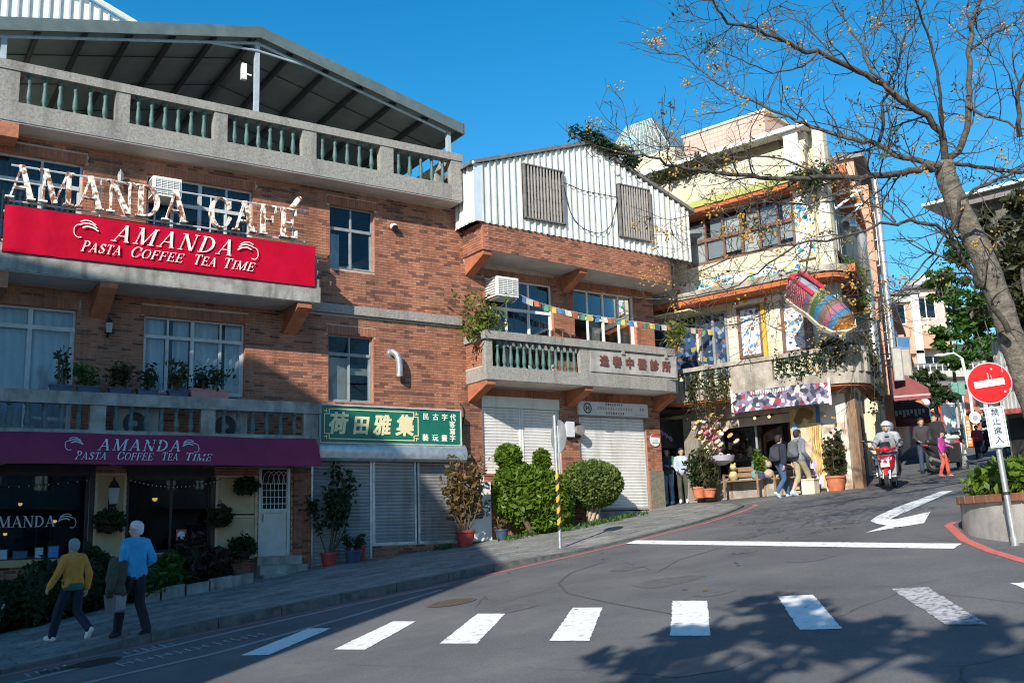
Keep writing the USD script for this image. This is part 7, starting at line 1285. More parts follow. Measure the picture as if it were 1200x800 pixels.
q = np.array([GZ(u + rg2.normal(0, .25), w + rg2.normal(0, .12), .05) for u, w in ((16.9, 1.4), (16.2, 1.5), (15.3, 1.7), (13.9, 1.3), (12.3, .5), (17.6, 1.2)) for _ in range(60)]); part('/World', 'grass_tufts', MB().add(*leaf_cards(q, .05, rg2, np.array([0, 0, 1.2]), .1, 3.5)), leaf_tree, label='thin grass tufts along the foot of the clipped bushes', category='grass', kind='stuff')
# the cafe hedge and beds
def bed(name, label, u0, u1, w0, w1, h, n, leaf, size, seed, cat='hedge', extra=None):
    rg = np.random.default_rng(seed); base = GZ((u0 + u1) / 2, (w0 + w1) / 2); t = thing(name, label, cat, base); cs = []; k = max(2, int((u1 - u0) / .45))
    m = MB()
    for i in range(k):
        u = u0 + (i + .5) * (u1 - u0) / k; hh = h * rg.uniform(.75, 1.1); c = GZ(u, (w0 + w1) / 2 + rg.normal(0, .1), hh * .5); r = ((u1 - u0) / k * .75, (w1 - w0) * .5, hh * .56); q, d = shell_points(n // k, c, r, rg, .3, seed + i, .7); cs.append(q); m.ball(c, np.array(r) * .7, 1, .3, i)
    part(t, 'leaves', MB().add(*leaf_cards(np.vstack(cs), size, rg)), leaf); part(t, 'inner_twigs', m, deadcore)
    if extra: part(t, extra[0], MB().add(*leaf_cards(np.vstack(cs)[:: extra[3]], extra[2], rg)), extra[1])
    return t
bed('flower_hedge', 'dark leafy hedge with pale flowers below the left cafe window', .6, 4.4, .25, 1.5, 1.05, 5200, leaf_dark, .085, 61, extra=('flowers', look('pale_flower_look', (0.5, 0.4, 0.38)), .05, 60)); bed('reddish_shrub', 'reddish leaved shrub under the cafe window behind the walkers', 4.4, 5.2, .15, .8, .95, 900, leaf_red, .08, 62, 'shrub'); bed('ground_shrub', 'low bright green shrub in the stone edged bed', 5.0, 5.95, .35, 1.25, .75, 1300, leaf_tree, .08, 63, 'shrub'); bed('reddish_shrub', 'round reddish brown shrub beside the cafe door panel', 5.9, 6.95, .25, .95, 1.0, 1500, leaf_red, .085, 64, 'shrub')
be = thing('bed_edging', 'row of grey stone blocks edging the cafe planting bed', 'edging', GZ(5.9, 1.2))
for k, u in enumerate(np.arange(4.9, 7.3, .48)): part(be, 'stone_block', MB().box(PF, u, u + .44, 1.2 - .12 * (k > 3), 1.38 - .12 * (k > 3), -.05, .20 + .03 * (k % 2)), concrete_l)
for u, z, s, lbl in ((4.58, 2.12, .32, 'bushy dark green hanging basket on the left louvred panel'), (6.85, 2.18, .30, 'dark green hanging plant on the right louvred panel'), (7.42, 2.85, .28, 'dark hanging plant high by the pale door'), (7.35, 1.52, .33, 'leafy green pot plant beside the door steps')):
    c = P_(u, .28, z); t = thing('hanging_basket', lbl, 'plant', c); q, d = shell_points(420, c, (s, s * .7, s * .75), rg, .35, int(u * 10), .35); part(t, 'leaves', MB().add(*leaf_cards(q, .075, rg)), leaf_dark); part(t, 'basket', MB().lathe(c - [0, 0, s * .7], [(0, 0), (s * .35, .02), (s * .45, s * .45)], 10), blackframe_l); part(t, 'hook', MB().tube([P_(u, .08, z + .3), P_(u, .28, z + .36), P_(u, .28, z)], .008, 4), black_l)

# round planter with its hedge at the right edge
pcu, pcw, pr = 15.8, 15.9, 3.34
pn = thing('planter_wall', 'curved pale planter wall with a brick coping at the right', 'planter', GF(np.array([pcu - 2, pcw - 2, 0])))
th = np.linspace(0, 2 * np.pi, 73); ring = lambda r, z, zr=None: np.stack([np.stack([pcu + r * np.cos(th), pcw + r * np.sin(th), np.full(73, z)], 1)], 0)[0]
zt_ = 1.26 + .60
def PW(p):
    p = np.asarray(p, float).copy(); gz_ = ground_z(p[..., 0], 0); p[..., 2] = np.where(p[..., 2] < .1, gz_ + p[..., 2], np.maximum(1.28, gz_ - .30) + p[..., 2]); return A(p)
wallm = MB(); wallm.sheet(np.stack([PW(ring(pr, -.1)), PW(ring(pr, .56))])); wallm.sheet(np.stack([PW(ring(pr - .25, .2)), PW(ring(pr - .25, .56))])); part(pn, 'wall', wallm, paleplaster, smooth=True)
nst = 60
for k in range(nst):
    a0, a1 = 2 * np.pi * k / nst + .004, 2 * np.pi * (k + 1) / nst - .004; q = [(r, a, z) for z in (.56, .66) for r, a in ((pr - .28, a0), (pr + .05, a0), (pr + .05, a1), (pr - .28, a1))]
    part(pn, 'coping_brick', MB().hexa(PW(np.array([(pcu + r * math.cos(a), pcw + r * math.sin(a), z) for r, a, z in q])), float(RNG.uniform(.2, .7))), brick_l, tone=True)
part(pn, 'soil', MB().add(PW(np.vstack([ring(pr - .25, .5), [(pcu, pcw, .5)]])), [(i, i + 1, 73) for i in range(72)]), soil_l)
hz = thing('planter_hedge', 'bright green leafy hedge filling the round planter', 'hedge', PW(np.array([pcu, pcw, .5]))); cs = []; m = MB()
for k in range(34):
    a = rg.uniform(0, 6.28); r = (pr - .6) * math.sqrt(rg.uniform(.15, 1)); 
    if k < 26: a = 2 * np.pi * k / 26; r = pr - .62
    c = PW(np.array([pcu + r * math.cos(a), pcw + r * math.sin(a), .78])); rad = np.array([.5, .5, .36]) * rg.uniform(.85, 1.15); q, d = shell_points(900 if k < 26 else 300, c, rad, rg, .3, k, .6); cs.append(q); m.ball(c, rad * .7, 1, .3, k)
part(hz, 'leaves', MB().add(*leaf_cards(np.vstack(cs), .066, rg, np.array([0, 0, .5]))), leaf_hedge); part(hz, 'inner_twigs', m, deadcore)

# trees with full crowns
def leafy_tree(name, label, base, height, blobs, n, leaf, size, seed, trunk_r=.18, lk=None, group=None):
    rg = np.random.default_rng(seed); base = np.asarray(base, float); t = thing(name, label, 'tree', base, group); cs = []; m = MB()
    fork = base + np.array([0, 0, height * .45]); m.tube([base - [0, 0, .2], base + [rg.normal(0, .1), rg.normal(0, .1), height * .22], fork], [trunk_r * 1.25, trunk_r, trunk_r * .8], 9)
    for c, r in blobs:
        c = np.asarray(c, float); twigs(m, fork, [c + rg.normal(0, .2, 3)], rg, trunk_r * .5); twigs(m, c, [c + rg.normal(0, 1, 3) * np.asarray(r) * .6 for _ in range(6)], rg, trunk_r * .16)
        vol = np.prod(r) ** (2 / 3); k = int(n * vol); sub = [(c + rg.normal(0, .5, 3) * np.asarray(r), np.asarray(r) * rg.uniform(.28, .5)) for _ in range(9)]
        for sc, sr in sub: q, d = shell_points(max(20, k // 9), sc, sr, rg, .4, seed, .25); cs.append(q)
    part(t, 'trunk', m, lk or bark_l, smooth=True); part(t, 'crown', MB().add(*leaf_cards(np.vstack(cs), size, rg, np.array([0, 0, .15]))), leaf); return t
leafy_tree('green_tree', 'bright green leafy tree on the slope above the no-entry sign', (21.0, 47, 5.1), 8, [((21.2, 46, 12.3), (1.1, 1.1, .7)), ((21.9, 46, 10.9), (1.3, 1.2, .7)), ((20.6, 46.5, 10.2), (.9, 1.0, .5)), ((22.3, 46, 9.3), (1.1, 1.1, .6)), ((20.4, 46, 12.9), (.8, .9, .4)), ((20.5, 46, 9.0), (.7, .8, .4)), ((22.8, 46, 10.4), (1.0, 1.0, .6)), ((22.4, 46, 11.9), (1.0, 1.0, .6))], 1000, leaf_tree, .15, 71, .09)
leafy_tree('green_tree', 'dark leafy tree overhanging the left side of the far street', (18.7, 44, 4.4), 4, [((18.6, 44, 7.9), (.6, .7, .5)), ((18.9, 43.6, 7.1), (.55, .7, .5)), ((18.3, 43.6, 7.0), (.45, .6, .4))], 900, leaf_dark, .18, 72)
leafy_tree('green_tree', 'tall green tree standing behind the leaning trunk', (24.5, 45, 5.3), 9, [((23.3, 45, 12.8), (1.2, 1.2, .8)), ((22.4, 45, 14.0), (.9, 1.0, .5)), ((24.0, 45, 10.6), (1.2, 1.2, .8)), ((25.0, 45, 13.2), (1.5, 1.3, 1.2))], 900, leaf_tree, .16, 73, .1)
leafy_tree('vine_tree', 'dark bushy tree draped in brown vines at the right edge', (12.3, 22.2, 2.6), 5, [((11.8, 22.6, 7.6), (.8, .7, .8)), ((11.6, 22.6, 6.3), (.7, .7, .8)), ((12.6, 22.0, 5.9), (.9, .7, .9)), ((12.9, 21.6, 7.2), (1.0, .8, 1.1)), ((12.5, 21.8, 8.7), (.7, .7, .5)), ((11.7, 23.2, 8.4), (.6, .5, .5)), ((11.9, 23.0, 7.3), (.5, .5, .5)), ((11.9, 22.7, 6.5), (.5, .5, .5)), ((12.0, 22.3, 7.5), (.5, .5, .6)), ((12.3, 23.0, 9.0), (.6, .5, .4))], 950, leaf_olive, .12, 74)
leafy_tree('vine_tree', 'lower green bush between the leaning trunk and the grey boxes', (12.7, 25.9, 2.9), 4, [((11.75, 25.2, 7.0), (.45, .5, .7)), ((11.7, 25.2, 8.4), (.5, .5, .5))], 900, leaf_tree, .13, 75, .05)
leafy_tree('terrace_tree', 'small olive tree at the left end of the roof terrace', A(np.array([1.5, -1.2, 10.62])), 2.4, [(A(np.array([1.7, -.8, 12.0])), (.45, .4, .55)), (A(np.array([1.5, -1.2, 11.5])), (.35, .4, .4))], 900, leaf_yellow, .07, 76, .04)
SHADE_BLOBS = [((-2.36, -.36, 7.4), (.75, .75, .6)), ((-3.2, -1.75, 7.3), (.8, .8, .6)), ((-1.75, -1.5, 7.3), (.75, .8, .6)), ((-.95, -2.75, 7.4), (.65, .75, .5)), ((-2.5, -3.1, 7.5), (1.3, 1.0, .8)), ((-1.0, -3.9, 7.3), (1.1, .8, .7)), ((-3.8, -3.6, 7.2), (.9, .9, .7))]
MAN, WOMAN, SCO = (-5.73, 15.2, gxy(-5.73, 15.2) + .10), (-7.0, 16.0, gxy(-7.0, 16.0) + .06), (9.30, 25.0, gxy(9.3, 25.0))
ENT1, ENT2, ENT3, ENTC = (4.62, 30.6, gxy(4.62, 30.6) + .035), (5.02, 30.35, gxy(5.02, 30.35) + .035), (4.35, 31.2, gxy(4.35, 31.2) + .035), (4.15, 30.75, gxy(4.15, 30.75) + .035)
POLE = (0.85, 20.75, gxy(0.85, 20.75) + .035)

# ================================================================ the bare tree with yellow berries over the bend
LIMBS = [([[8.69,16.0,1.67],[8.46,16.0,2.96],[8.27,16.0,3.87],[8.12,16.0,4.65],[7.97,16.0,5.37],[7.81,16.0,6.03],[7.61,16.0,6.51],[7.49,16.0,6.94],[7.39,16.0,7.32],[7.39,16.0,7.54]],[0.249,0.2127,0.2009,0.1955,0.1962,0.1911,0.1855,0.1741,0.1688,0.1573]),([[7.41,16.0,7.45],[7.07,15.82,7.4],[6.52,15.64,7.29],[5.79,15.46,7.1],[5.11,15.28,7.11],[4.49,15.1,7.01],[3.89,14.92,6.99],[3.19,14.74,7.04],[2.72,14.56,7.04],[2.27,14.38,7.15],[1.82,14.2,7.18]],[0.0665,0.0606,0.0545,0.0485,0.043,0.0376,0.0326,0.0278,0.0232,0.0188,0.0145]),([[7.4,16.0,7.51],[7.35,15.8,7.97],[6.95,15.6,8.27],[6.43,15.4,8.55],[6.04,15.2,8.74],[5.53,15.0,8.88],[5.03,14.8,9.01],[4.53,14.6,9.04],[4.15,14.4,9.16],[3.89,14.2,9.18],[3.47,14.0,9.12],[3.26,13.8,9.2],[3.13,13.6,9.36]],[0.063,0.0592,0.0548,0.0504,0.0462,0.0419,0.0378,0.0337,0.0299,0.0262,0.0225,0.019,0.0156]),([[7.43,16.0,7.54],[7.64,16.11,7.72],[7.95,16.23,8.12],[8.09,16.34,8.69],[8.26,16.46,9.41],[8.4,16.57,10.14],[8.53,16.69,10.53],[8.81,16.8,11.04]],[0.0631,0.0588,0.0548,0.0505,0.0463,0.0418,0.0369,0.0319]),([[7.3,16.0,7.49],[6.85,16.12,7.64],[6.55,16.23,7.86],[6.47,16.35,8.07],[6.18,16.46,8.16],[5.87,16.58,8.28],[5.55,16.69,8.55],[5.21,16.81,8.64],[5.02,16.92,8.92],[4.55,17.04,9.16],[4.28,17.15,9.47],[3.92,17.27,9.67],[3.71,17.38,10.02],[3.42,17.5,10.37]],[0.0489,0.046,0.0432,0.0406,0.0377,0.0349,0.0321,0.0292,0.0265,0.0236,0.0207,0.0178,0.0149,0.012]),([[6.53,16.5,8.13],[6.61,16.31,8.41],[6.49,16.13,8.74],[6.62,15.94,8.95],[6.71,15.76,9.25],[6.74,15.57,9.6],[6.98,15.39,9.87],[7.06,15.2,10.15]],[0.0321,0.0294,0.0268,0.0242,0.0217,0.0192,0.0167,0.0142]),([[7.42,16.0,8.11],[7.31,15.7,8.43],[7.19,15.4,8.79],[7.0,15.1,9.41],[6.72,14.8,9.63],[6.53,14.5,9.79]],[0.0297,0.0264,0.0231,0.0199,0.0167,0.0135]),([[7.91,15.6,4.53],[7.67,15.47,4.9],[7.39,15.34,5.27],[7.18,15.21,5.55],[7.01,15.09,5.78],[6.87,14.96,6.0],[6.7,14.83,6.05],[6.2,14.7,6.15],[5.88,14.57,6.09],[5.51,14.44,6.01],[5.02,14.31,5.77],[4.29,14.19,5.7],[3.78,14.06,5.61],[3.25,13.93,5.46],[2.71,13.8,5.21]],[0.0468,0.0438,0.0408,0.0379,0.0351,0.0323,0.0295,0.0266,0.0237,0.021,0.0182,0.0155,0.013,0.0106,0.0082]),([[7.12,15.5,6.16],[7.2,15.35,6.36],[7.24,15.2,6.7],[7.36,15.05,6.73],[7.63,14.9,6.76],[7.84,14.75,6.91],[8.17,14.6,7.01]],[0.0366,0.0332,0.0298,0.0264,0.0231,0.0198,0.0166]),([[7.57,16.0,7.51],[8.26,16.33,7.52],[9.08,16.67,7.55],[9.87,17.0,7.68]],[0.0351,0.0314,0.0275,0.0233]),([[8.04,16.3,8.67],[8.14,15.87,8.29],[8.24,15.43,7.98],[8.39,15.0,7.58]],[0.0294,0.0239,0.0187,0.0137]),([[8.18,15.0,7.56],[8.09,14.83,7.95],[8.07,14.67,8.24],[8.18,14.5,8.48]],[0.0409,0.0363,0.0317,0.0271]),([[4.35,14.4,5.77],[4.09,14.52,5.65],[3.72,14.64,5.34],[3.37,14.76,5.15],[2.75,14.88,5.11],[2.26,15.0,5.11]],[0.0153,0.0138,0.0122,0.0107,0.0091,0.0076]),([[4.52,14.4,5.76],[4.42,14.29,5.49],[4.28,14.17,5.22],[3.85,14.06,4.8],[3.63,13.94,4.6],[3.27,13.83,4.43],[2.76,13.71,4.37],[2.38,13.6,4.39]],[0.0153,0.0141,0.0128,0.0115,0.0103,0.0091,0.008,0.0069]),([[6.27,15.0,8.37],[5.98,15.15,8.81],[5.95,15.3,9.41],[5.7,15.45,9.96],[5.64,15.6,10.44]],[0.0265,0.0231,0.0199,0.0163,0.0127]),([[4.83,14.2,8.71],[4.46,13.87,8.3],[3.85,13.53,8.05],[3.41,13.2,8.14]],[0.0188,0.0145,0.0105,0.0068]),([[8.37,16.6,9.84],[8.92,16.9,10.31],[9.5,17.2,10.62],[10.13,17.5,11.2]],[0.0276,0.0243,0.0206,0.0169]),([[4.99,14.9,6.98],[4.58,15.08,7.29],[4.09,15.25,7.49],[3.58,15.42,7.51],[2.93,15.6,7.81]],[0.0188,0.0161,0.0133,0.0105,0.0077]),([[5.73,15.3,7.04],[5.4,15.44,6.84],[4.81,15.58,6.74],[4.29,15.72,6.86],[3.76,15.86,6.79],[3.14,16.0,6.79]],[0.0195,0.0171,0.0147,0.0124,0.0101,0.0077]),([[6.06,15.0,6.22],[5.93,15.27,6.59],[5.63,15.53,6.81],[5.37,15.8,6.85]],[0.0165,0.0138,0.0109,0.0079]),([[7.55,15.8,6.72],[6.72,15.4,5.76],[5.95,15.0,5.06],[5.38,14.6,4.72]],[0.0192,0.0148,0.0108,0.0072]),([[6.94,15.6,5.8],[6.47,15.4,5.34],[6.09,15.2,5.03],[5.65,15.0,4.7]],[0.0132,0.0112,0.0092,0.0074])]
rg = np.random.default_rng(77)
bt = thing('berry_tree', 'leaning bare tree with yellow berries spreading over the right of the scene', 'tree', LIMBS[0][0][0])
_twm, _brm, _berries, _tufts = MB(), [], [], []
def smooth_line(p, r, n):
    p = np.asarray(p, float); t = np.linspace(0, len(p) - 1, n); q = np.stack([np.interp(t, range(len(p)), p[:, j]) for j in range(3)], 1); rr = np.interp(t, range(len(p)), r)
    for _ in range(2): q[1:-1] = (q[:-2] + 2 * q[1:-1] + q[2:]) / 4
    return q, rr
def grow(p0, d, length, r, depth):
    """a crooked twig with finer twigs off it"""
    n = max(4, int(length / .13)); p = [np.asarray(p0, float)]; d = d / np.linalg.norm(d)
    for i in range(n): d = d + rg.normal(0, .17, 3) + np.array([0, 0, .03]); d /= np.linalg.norm(d); p.append(p[-1] + d * length / n)
    p = np.array(p); _twm.tube(p, np.linspace(r, max(.0035, r * .3), len(p)), 5 if r > .012 else 4, False)
    if depth > 0:
        for i in range(1, n):
            if rg.random() < .6:
                e = np.cross(d, rg.normal(size=3)); e /= np.linalg.norm(e); dd = (p[i + 1] - p[i]) / (length / n); grow(p[i], dd * .65 + e * .75, length * rg.uniform(.28, .55), max(.004, r * .55), depth - 1)
    else:
        u = rg.random()
        if u < .11: _berries.append(p[-1])
        elif u < .15: _tufts.append(p[-1])
for k, (P_, R_) in enumerate(LIMBS):
    q, rr = smooth_line(P_, R_, max(8, int(np.sum(np.linalg.norm(np.diff(np.array(P_), axis=0), axis=1)) / .16)))
    if k == 0: 
        q = q + 0; m = MB().tube(q, rr * (1 + .05 * np.sin(np.arange(len(q)) * 1.9)), 16); part(bt, 'trunk', m, bark_l, smooth=True); continue
    q[1:-1] += rg.normal(0, .018, q[1:-1].shape); part(bt, 'limb', MB().tube(q, rr, 9), twig_l if rr[0] < .07 else bark_l, smooth=True)
    step = 1
    for i in range(3, len(q) - 1, step):
        if rg.random() < .8:
            dd = q[i + 1] - q[i]; dd /= np.linalg.norm(dd); e = np.cross(dd, rg.normal(size=3)); e /= np.linalg.norm(e); e[2] += .25; grow(q[i], dd * .6 + e * .8, rg.uniform(.5, 1.6), min(.017, rr[i] * .45), 2)
    grow(q[-1], q[-1] - q[-2], 1.0, rr[-1], 2)
part(bt, 'twigs', _twm, twig_l, smooth=True, kind='stuff')
bm = MB(); ico = trimesh.creation.icosphere(0, 1.0); iv, iff = np.array(ico.vertices), np.array(ico.faces); stl = MB()
for c in _berries:
    for _ in range(rg.integers(5, 12)): o = c + rg.normal(0, .055, 3) - np.array([0, 0, .06]); bm.add(iv * rg.uniform(.014, .022) + o, iff)
part(bt, 'berries', bm, berry_l, kind='stuff')
for nm, tf, lk in (('leaf_tufts', _tufts[::4], leaf_tree), ('dry_leaf_tufts', _tufts[1::2], leaf_dry)): part(bt, nm, MB().add(*leaf_cards(np.vstack([c + rg.normal(0, .09, (14, 3)) for c in tf]), .035, rg, None, .25, 2.4)), lk, kind='stuff')

# ================================================================ people
skin_l = look('skin_look', (0.46, 0.27, 0.19), (0.54, 0.33, 0.24), 9.0, rough=0.55); eye_l = look('eye_look', (0.02, 0.015, 0.012), rough=0.2)
_ico = np.array(trimesh.creation.icosphere(1, 1.0).vertices)
def _hull(balls): return manifold3d.Manifold.hull_points(np.vstack([_ico * r + np.asarray(c, float) for c, r in balls]))
def _join(ms, fine=.035, it=6):
    m = manifold3d.Manifold.batch_boolean(ms, manifold3d.OpType.Add).refine_to_length(fine).to_mesh(); t = trimesh.Trimesh(np.array(m.vert_properties)[:, :3], np.array(m.tri_verts), process=True); trimesh.smoothing.filter_taubin(t, .5, .53, it); return np.array(t.vertices), np.array(t.faces)
REST = dict(pelvis=(0, 0, .95), waist=(0, 0, 1.08), chest=(0, .01, 1.28), neck=(0, -.005, 1.45), head=(0, .025, 1.595), shL=(-.175, 0, 1.395), shR=(.175, 0, 1.395), elL=(-.225, -.02, 1.12), elR=(.225, -.02, 1.12), wrL=(-.235, .05, .88), wrR=(.235, .05, .88), hiL=(-.09, 0, .93), hiR=(.09, 0, .93), knL=(-.10, .02, .50), knR=(.10, .02, .50), anL=(-.10, -.02, .085), anR=(.10, -.02, .085))
def person(label, pos, yaw, H=1.70, pose=None, top=None, legs=None, shoes=None, hair=None, bulk=1.0, group=None, sleeves=True, short=False, loose=.018, turn=0.0, tiltf=0.0, fine=.035, helmet=None, extra=None, skirt=False, footL=None, footR=None, handin=1.0, fit=.014, hairlong=0.0):
    J = {k: np.array(v, float) for k, v in REST.items()}; J.update({k: np.array(v, float) for k, v in (pose or {}).items()})
    s = H / 1.70; pos = np.asarray(pos, float); cy, sy = math.cos(yaw), math.sin(yaw); R = np.array([[cy, -sy, 0], [sy, cy, 0], [0, 0, 1]])
    world = lambda v: (np.asarray(v, float) * s) @ R.T + pos
    t = thing('person', label, 'person', pos, group); b = bulk
    # head turned by turn (about z) on the neck
    ct, st_ = math.cos(turn), math.sin(turn); HR = np.array([[ct, -st_, 0], [st_, ct, 0], [0, 0, 1]]); cf, sf_ = math.cos(tiltf), math.sin(tiltf); HR = HR @ np.array([[1, 0, 0], [0, cf, sf_], [0, -sf_, cf]])
    hp = lambda x, y, z: J['head'] + HR @ np.array([x, y, z])
    head = [_hull([(hp(0, -.015, .03), .088), (hp(0, .02, .035), .080), (hp(0, .0, -.02), .072)]), _hull([(hp(0, .02, -.02), .064), (hp(0, .055, -.085), .028), (hp(-.03, .03, -.07), .026), (hp(.03, .03, -.07), .026)]), _hull([(hp(0, .088, .0), .010), (hp(0, .108, -.028), .013), (hp(0, .085, -.035), .014)]), _hull([(hp(-.018, .084, -.06), .008), (hp(.018, .084, -.06), .008)])]
    for q in (-1, 1): head.append(_hull([(hp(q * .083, -.01, .015), .016), (hp(q * .082, -.01, -.025), .011)]))
    bones = {'tor1': [(J['hiL'] * [1.05, 1, 1] + [0, 0, .02], .095 * b), (J['hiR'] * [1.05, 1, 1] + [0, 0, .02], .095 * b), (J['waist'] + [-.055, 0, 0], .098 * b), (J['waist'] + [.055, 0, 0], .098 * b)],
             'tor2': [(J['waist'] + [-.055, 0, 0], .098 * b), (J['waist'] + [.055, 0, 0], .098 * b), (J['chest'] + [-.075, 0, 0], .105 * b), (J['chest'] + [.075, 0, 0], .105 * b)],
             'tor3': [(J['chest'] + [-.075, 0, 0], .105 * b), (J['chest'] + [.075, 0, 0], .105 * b), (J['shL'], .060 * b), (J['shR'], .060 * b), (J['neck'] - [0, 0, .03], .062)]}
    neck = _hull([(J['neck'] - [0, 0, .04], .058), (J['head'] - [0, .01, .06], .052)]); arms, leg = {}, {}
    for q in 'LR':
        arms['u' + q] = [(J['sh' + q], .056 * b), (J['el' + q], .043 * b)]; arms['f' + q] = [(J['el' + q], .042 * b), (J['wr' + q], .030)]
        leg['t' + q] = [(J['hi' + q], .088 * b), (J['kn' + q], .058)]; leg['c' + q] = [(J['kn' + q], .057), (J['kn' + q] * .62 + J['an' + q] * .38 - [0, .012, 0], .055), (J['an' + q], .040)]
    hands = []
    for q, sg_ in (('L', -1), ('R', 1)):
        d = J['wr' + q] - J['el' + q]; d /= np.linalg.norm(d); side = np.array([0, 1.0, 0]) - d * d[1]; side /= np.linalg.norm(side) + 1e-9; nrm_ = np.cross(d, side) * sg_ * -1
        w = J['wr' + q]; hands.append(_hull([(w, .027), (w + d * .05 + side * .025, .017), (w + d * .085 + side * .03, .014), (w + d * .085 - side * .028, .013), (w + d * .05 - side * .022, .016)]))
        for i, l in enumerate((.068, .078, .072, .055)):
            k0 = w + d * .088 + side * (.030 - .0195 * i); k1 = k0 + d * l * .5 + nrm_ * .012 * handin; k2 = k1 + d * l * .42 + nrm_ * .026 * handin; hands += [_hull([(k0, .0095), (k1, .0088)]), _hull([(k1, .0088), (k2, .0075)])]
        k0 = w + d * .03 + side * .028; k1 = k0 + d * .035 + side * .022 + nrm_ * .012; hands += [_hull([(k0, .014), (k1, .0105)]), _hull([(k1, .0105), (k1 + d * .03 + side * .004 + nrm_ * .01, .0085)])]
    feet = {}
    for q, ft in (('L', footL), ('R', footR)):
        f = np.array(ft if ft is not None else (.02 * (1 if q == 'R' else -1), 1.0, -.18), float); f /= np.linalg.norm(f); a = J['an' + q]; dn = np.array([0, 0, -1.0]) - f * (-f[2]); dn /= np.linalg.norm(dn)
        feet[q] = [(a - f * .035 + dn * .045, .036), (a + f * .0 + dn * .0, .040), (a + f * .11 + dn * .050, .038), (a + f * .165 + dn * .057, .029)]
    body = head + [neck] + [_hull(v) for v in bones.values()] + [_hull(v) for v in arms.values()] + [_hull(v) for v in leg.values()] + hands + [_hull(v) for v in feet.values()]
    v, f = _join(body, fine * .8, 3); bd = part(t, 'body', (world(v), f), skin_l, smooth=True)
    grow_ = lambda bl, e: [(c, r + e) for c, r in bl]
    tp = [_hull(grow_(v, loose)) for v in bones.values()] + [_hull([(J['neck'] - [0, 0, .045], .066), (J['neck'] + [0, 0, .0], .060)])]
    for q in 'LR':
        tp.append(_hull(grow_(arms['u' + q], loose)))
        if sleeves: tp.append(_hull([(J['el' + q], .042 * b + loose), (J['wr' + q] * .94 + J['el' + q] * .06, .033 + loose)]))
    v, f = _join(tp, fine, 4); v = v + (meshkit.fbm(v * [16, 16, 7] + 3, 3, 5)[:, None] - .5) * (.03 if fine < .03 else .02) * np.array([1, 1, .3]); part(t, 'top', (world(v), f), top, smooth=True)
    lg = [_hull(grow_(bones['tor1'][:2], fit - .002) + [(J['pelvis'] + [0, 0, .06], .10 * b)])]
    for q in 'LR':
        lg.append(_hull(grow_(leg['t' + q], fit)))
        k_, a_ = J['kn' + q], J['an' + q]
        lg.append(_hull([(k_, .058 + fit)] + ([(k_ * .62 + a_ * .38 - [0, .012, 0], .055 + fit), (a_ + [0, 0, .01], .050 + fit)] if not short else [(k_ * .7 + a_ * .3, .062 + fit)])))
    v, f = _join(lg, fine, 4); v = v + (meshkit.fbm(v * [17, 17, 8] + 8, 3, 9)[:, None] - .5) * (.036 if fine < .03 else .016) * np.array([1, 1, .2]); part(t, 'trousers', (world(v), f), legs, smooth=True)
    for q in 'LR': v, f = _join([_hull(grow_(feet[q], .009))], fine * .7, 2); part(t, 'shoe', (world(v), f), shoes, smooth=True)
    for q in (-1, 1): part(bd, 'eye', MB().ball(world(hp(q * .032, .078, .012)), .0095 * s, 1), eye_l)
    if helmet is not None:
        v, f = _join([_hull([(hp(0, -.02, .05), .125), (hp(0, .02, .045), .122), (hp(0, -.02, -.01), .12)])], .03, 3); keep = None; part(t, 'helmet', (world(v), f), helmet, smooth=True)
        vz = MB(); gg = np.array([[hp(.128 * math.sin(a), .03 + .13 * math.cos(a), z) for a in np.linspace(-1.1, 1.1, 9)] for z in (.085, .03)]); part(t, 'visor_peak', MB().sheet(world(gg + (HR @ np.array([0, .02, 0])))), helmet); 
        part(t, 'face', MB().manifold(_hull([(hp(0, .07, -.03) * s @ R.T + pos, .066 * s), (hp(0, .085, -.075) * s @ R.T + pos, .04 * s)])), skin_l, smooth=True)
        for q in (-1, 1): part(t, 'eye', MB().ball(world(hp(q * .026, .132, -.015)), .009 * s, 1), eye_l)
    elif hair is not None:
        hh = [_hull([(hp(0, -.03, .045), .096), (hp(0, .012, .062), .082), (hp(0, -.045, -.015), .080)]), _hull([(hp(-.055, -.02, .03), .048), (hp(.055, -.02, .03), .048), (hp(0, .045, .085), .040)])]
        if hairlong: hh.append(_hull([(hp(-.045, -.05, 0), .05), (hp(.045, -.05, 0), .05), (hp(-.05, -.065, -hairlong), .035), (hp(.05, -.065, -hairlong), .035)]))
        v, f = _join(hh, .018, 3); v = v + (meshkit.fbm(v * 50, 2, 3)[:, None] - .5) * .022; part(t, 'hair', (world(v), f), hair, smooth=True)
    if extra: extra(t, world, J, hp)
    return t
cl = lambda n, c, k=1.35, b=.3: look(n + '_cloth_look', c, tuple(min(1, q * k) for q in c), 6.0, rough=.9, bump=b, bscale=90.0)
navy, blackc, jeans, khaki = cl('navy', (0.012, 0.017, 0.035)), cl('black', (0.012, 0.012, 0.014)), cl('denim', (0.035, 0.08, 0.16)), cl('khaki', (0.28, 0.24, 0.15))
whiteshoe, greyhair, whitehair, blackhair = cl('white_shoe', (0.62, 0.60, 0.57)), look('grey_hair_look', (0.16, 0.18, 0.20), (0.32, 0.35, 0.38), 60.0), look('white_hair_look', (0.42, 0.43, 0.45), (0.60, 0.61, 0.63), 60.0), look('black_hair_look', (0.012, 0.011, 0.010), (0.028, 0.025, 0.022), 60.0)
gp_ = lambda x, y, h=0.0: np.array([x, y, gxy(x, y) + h])
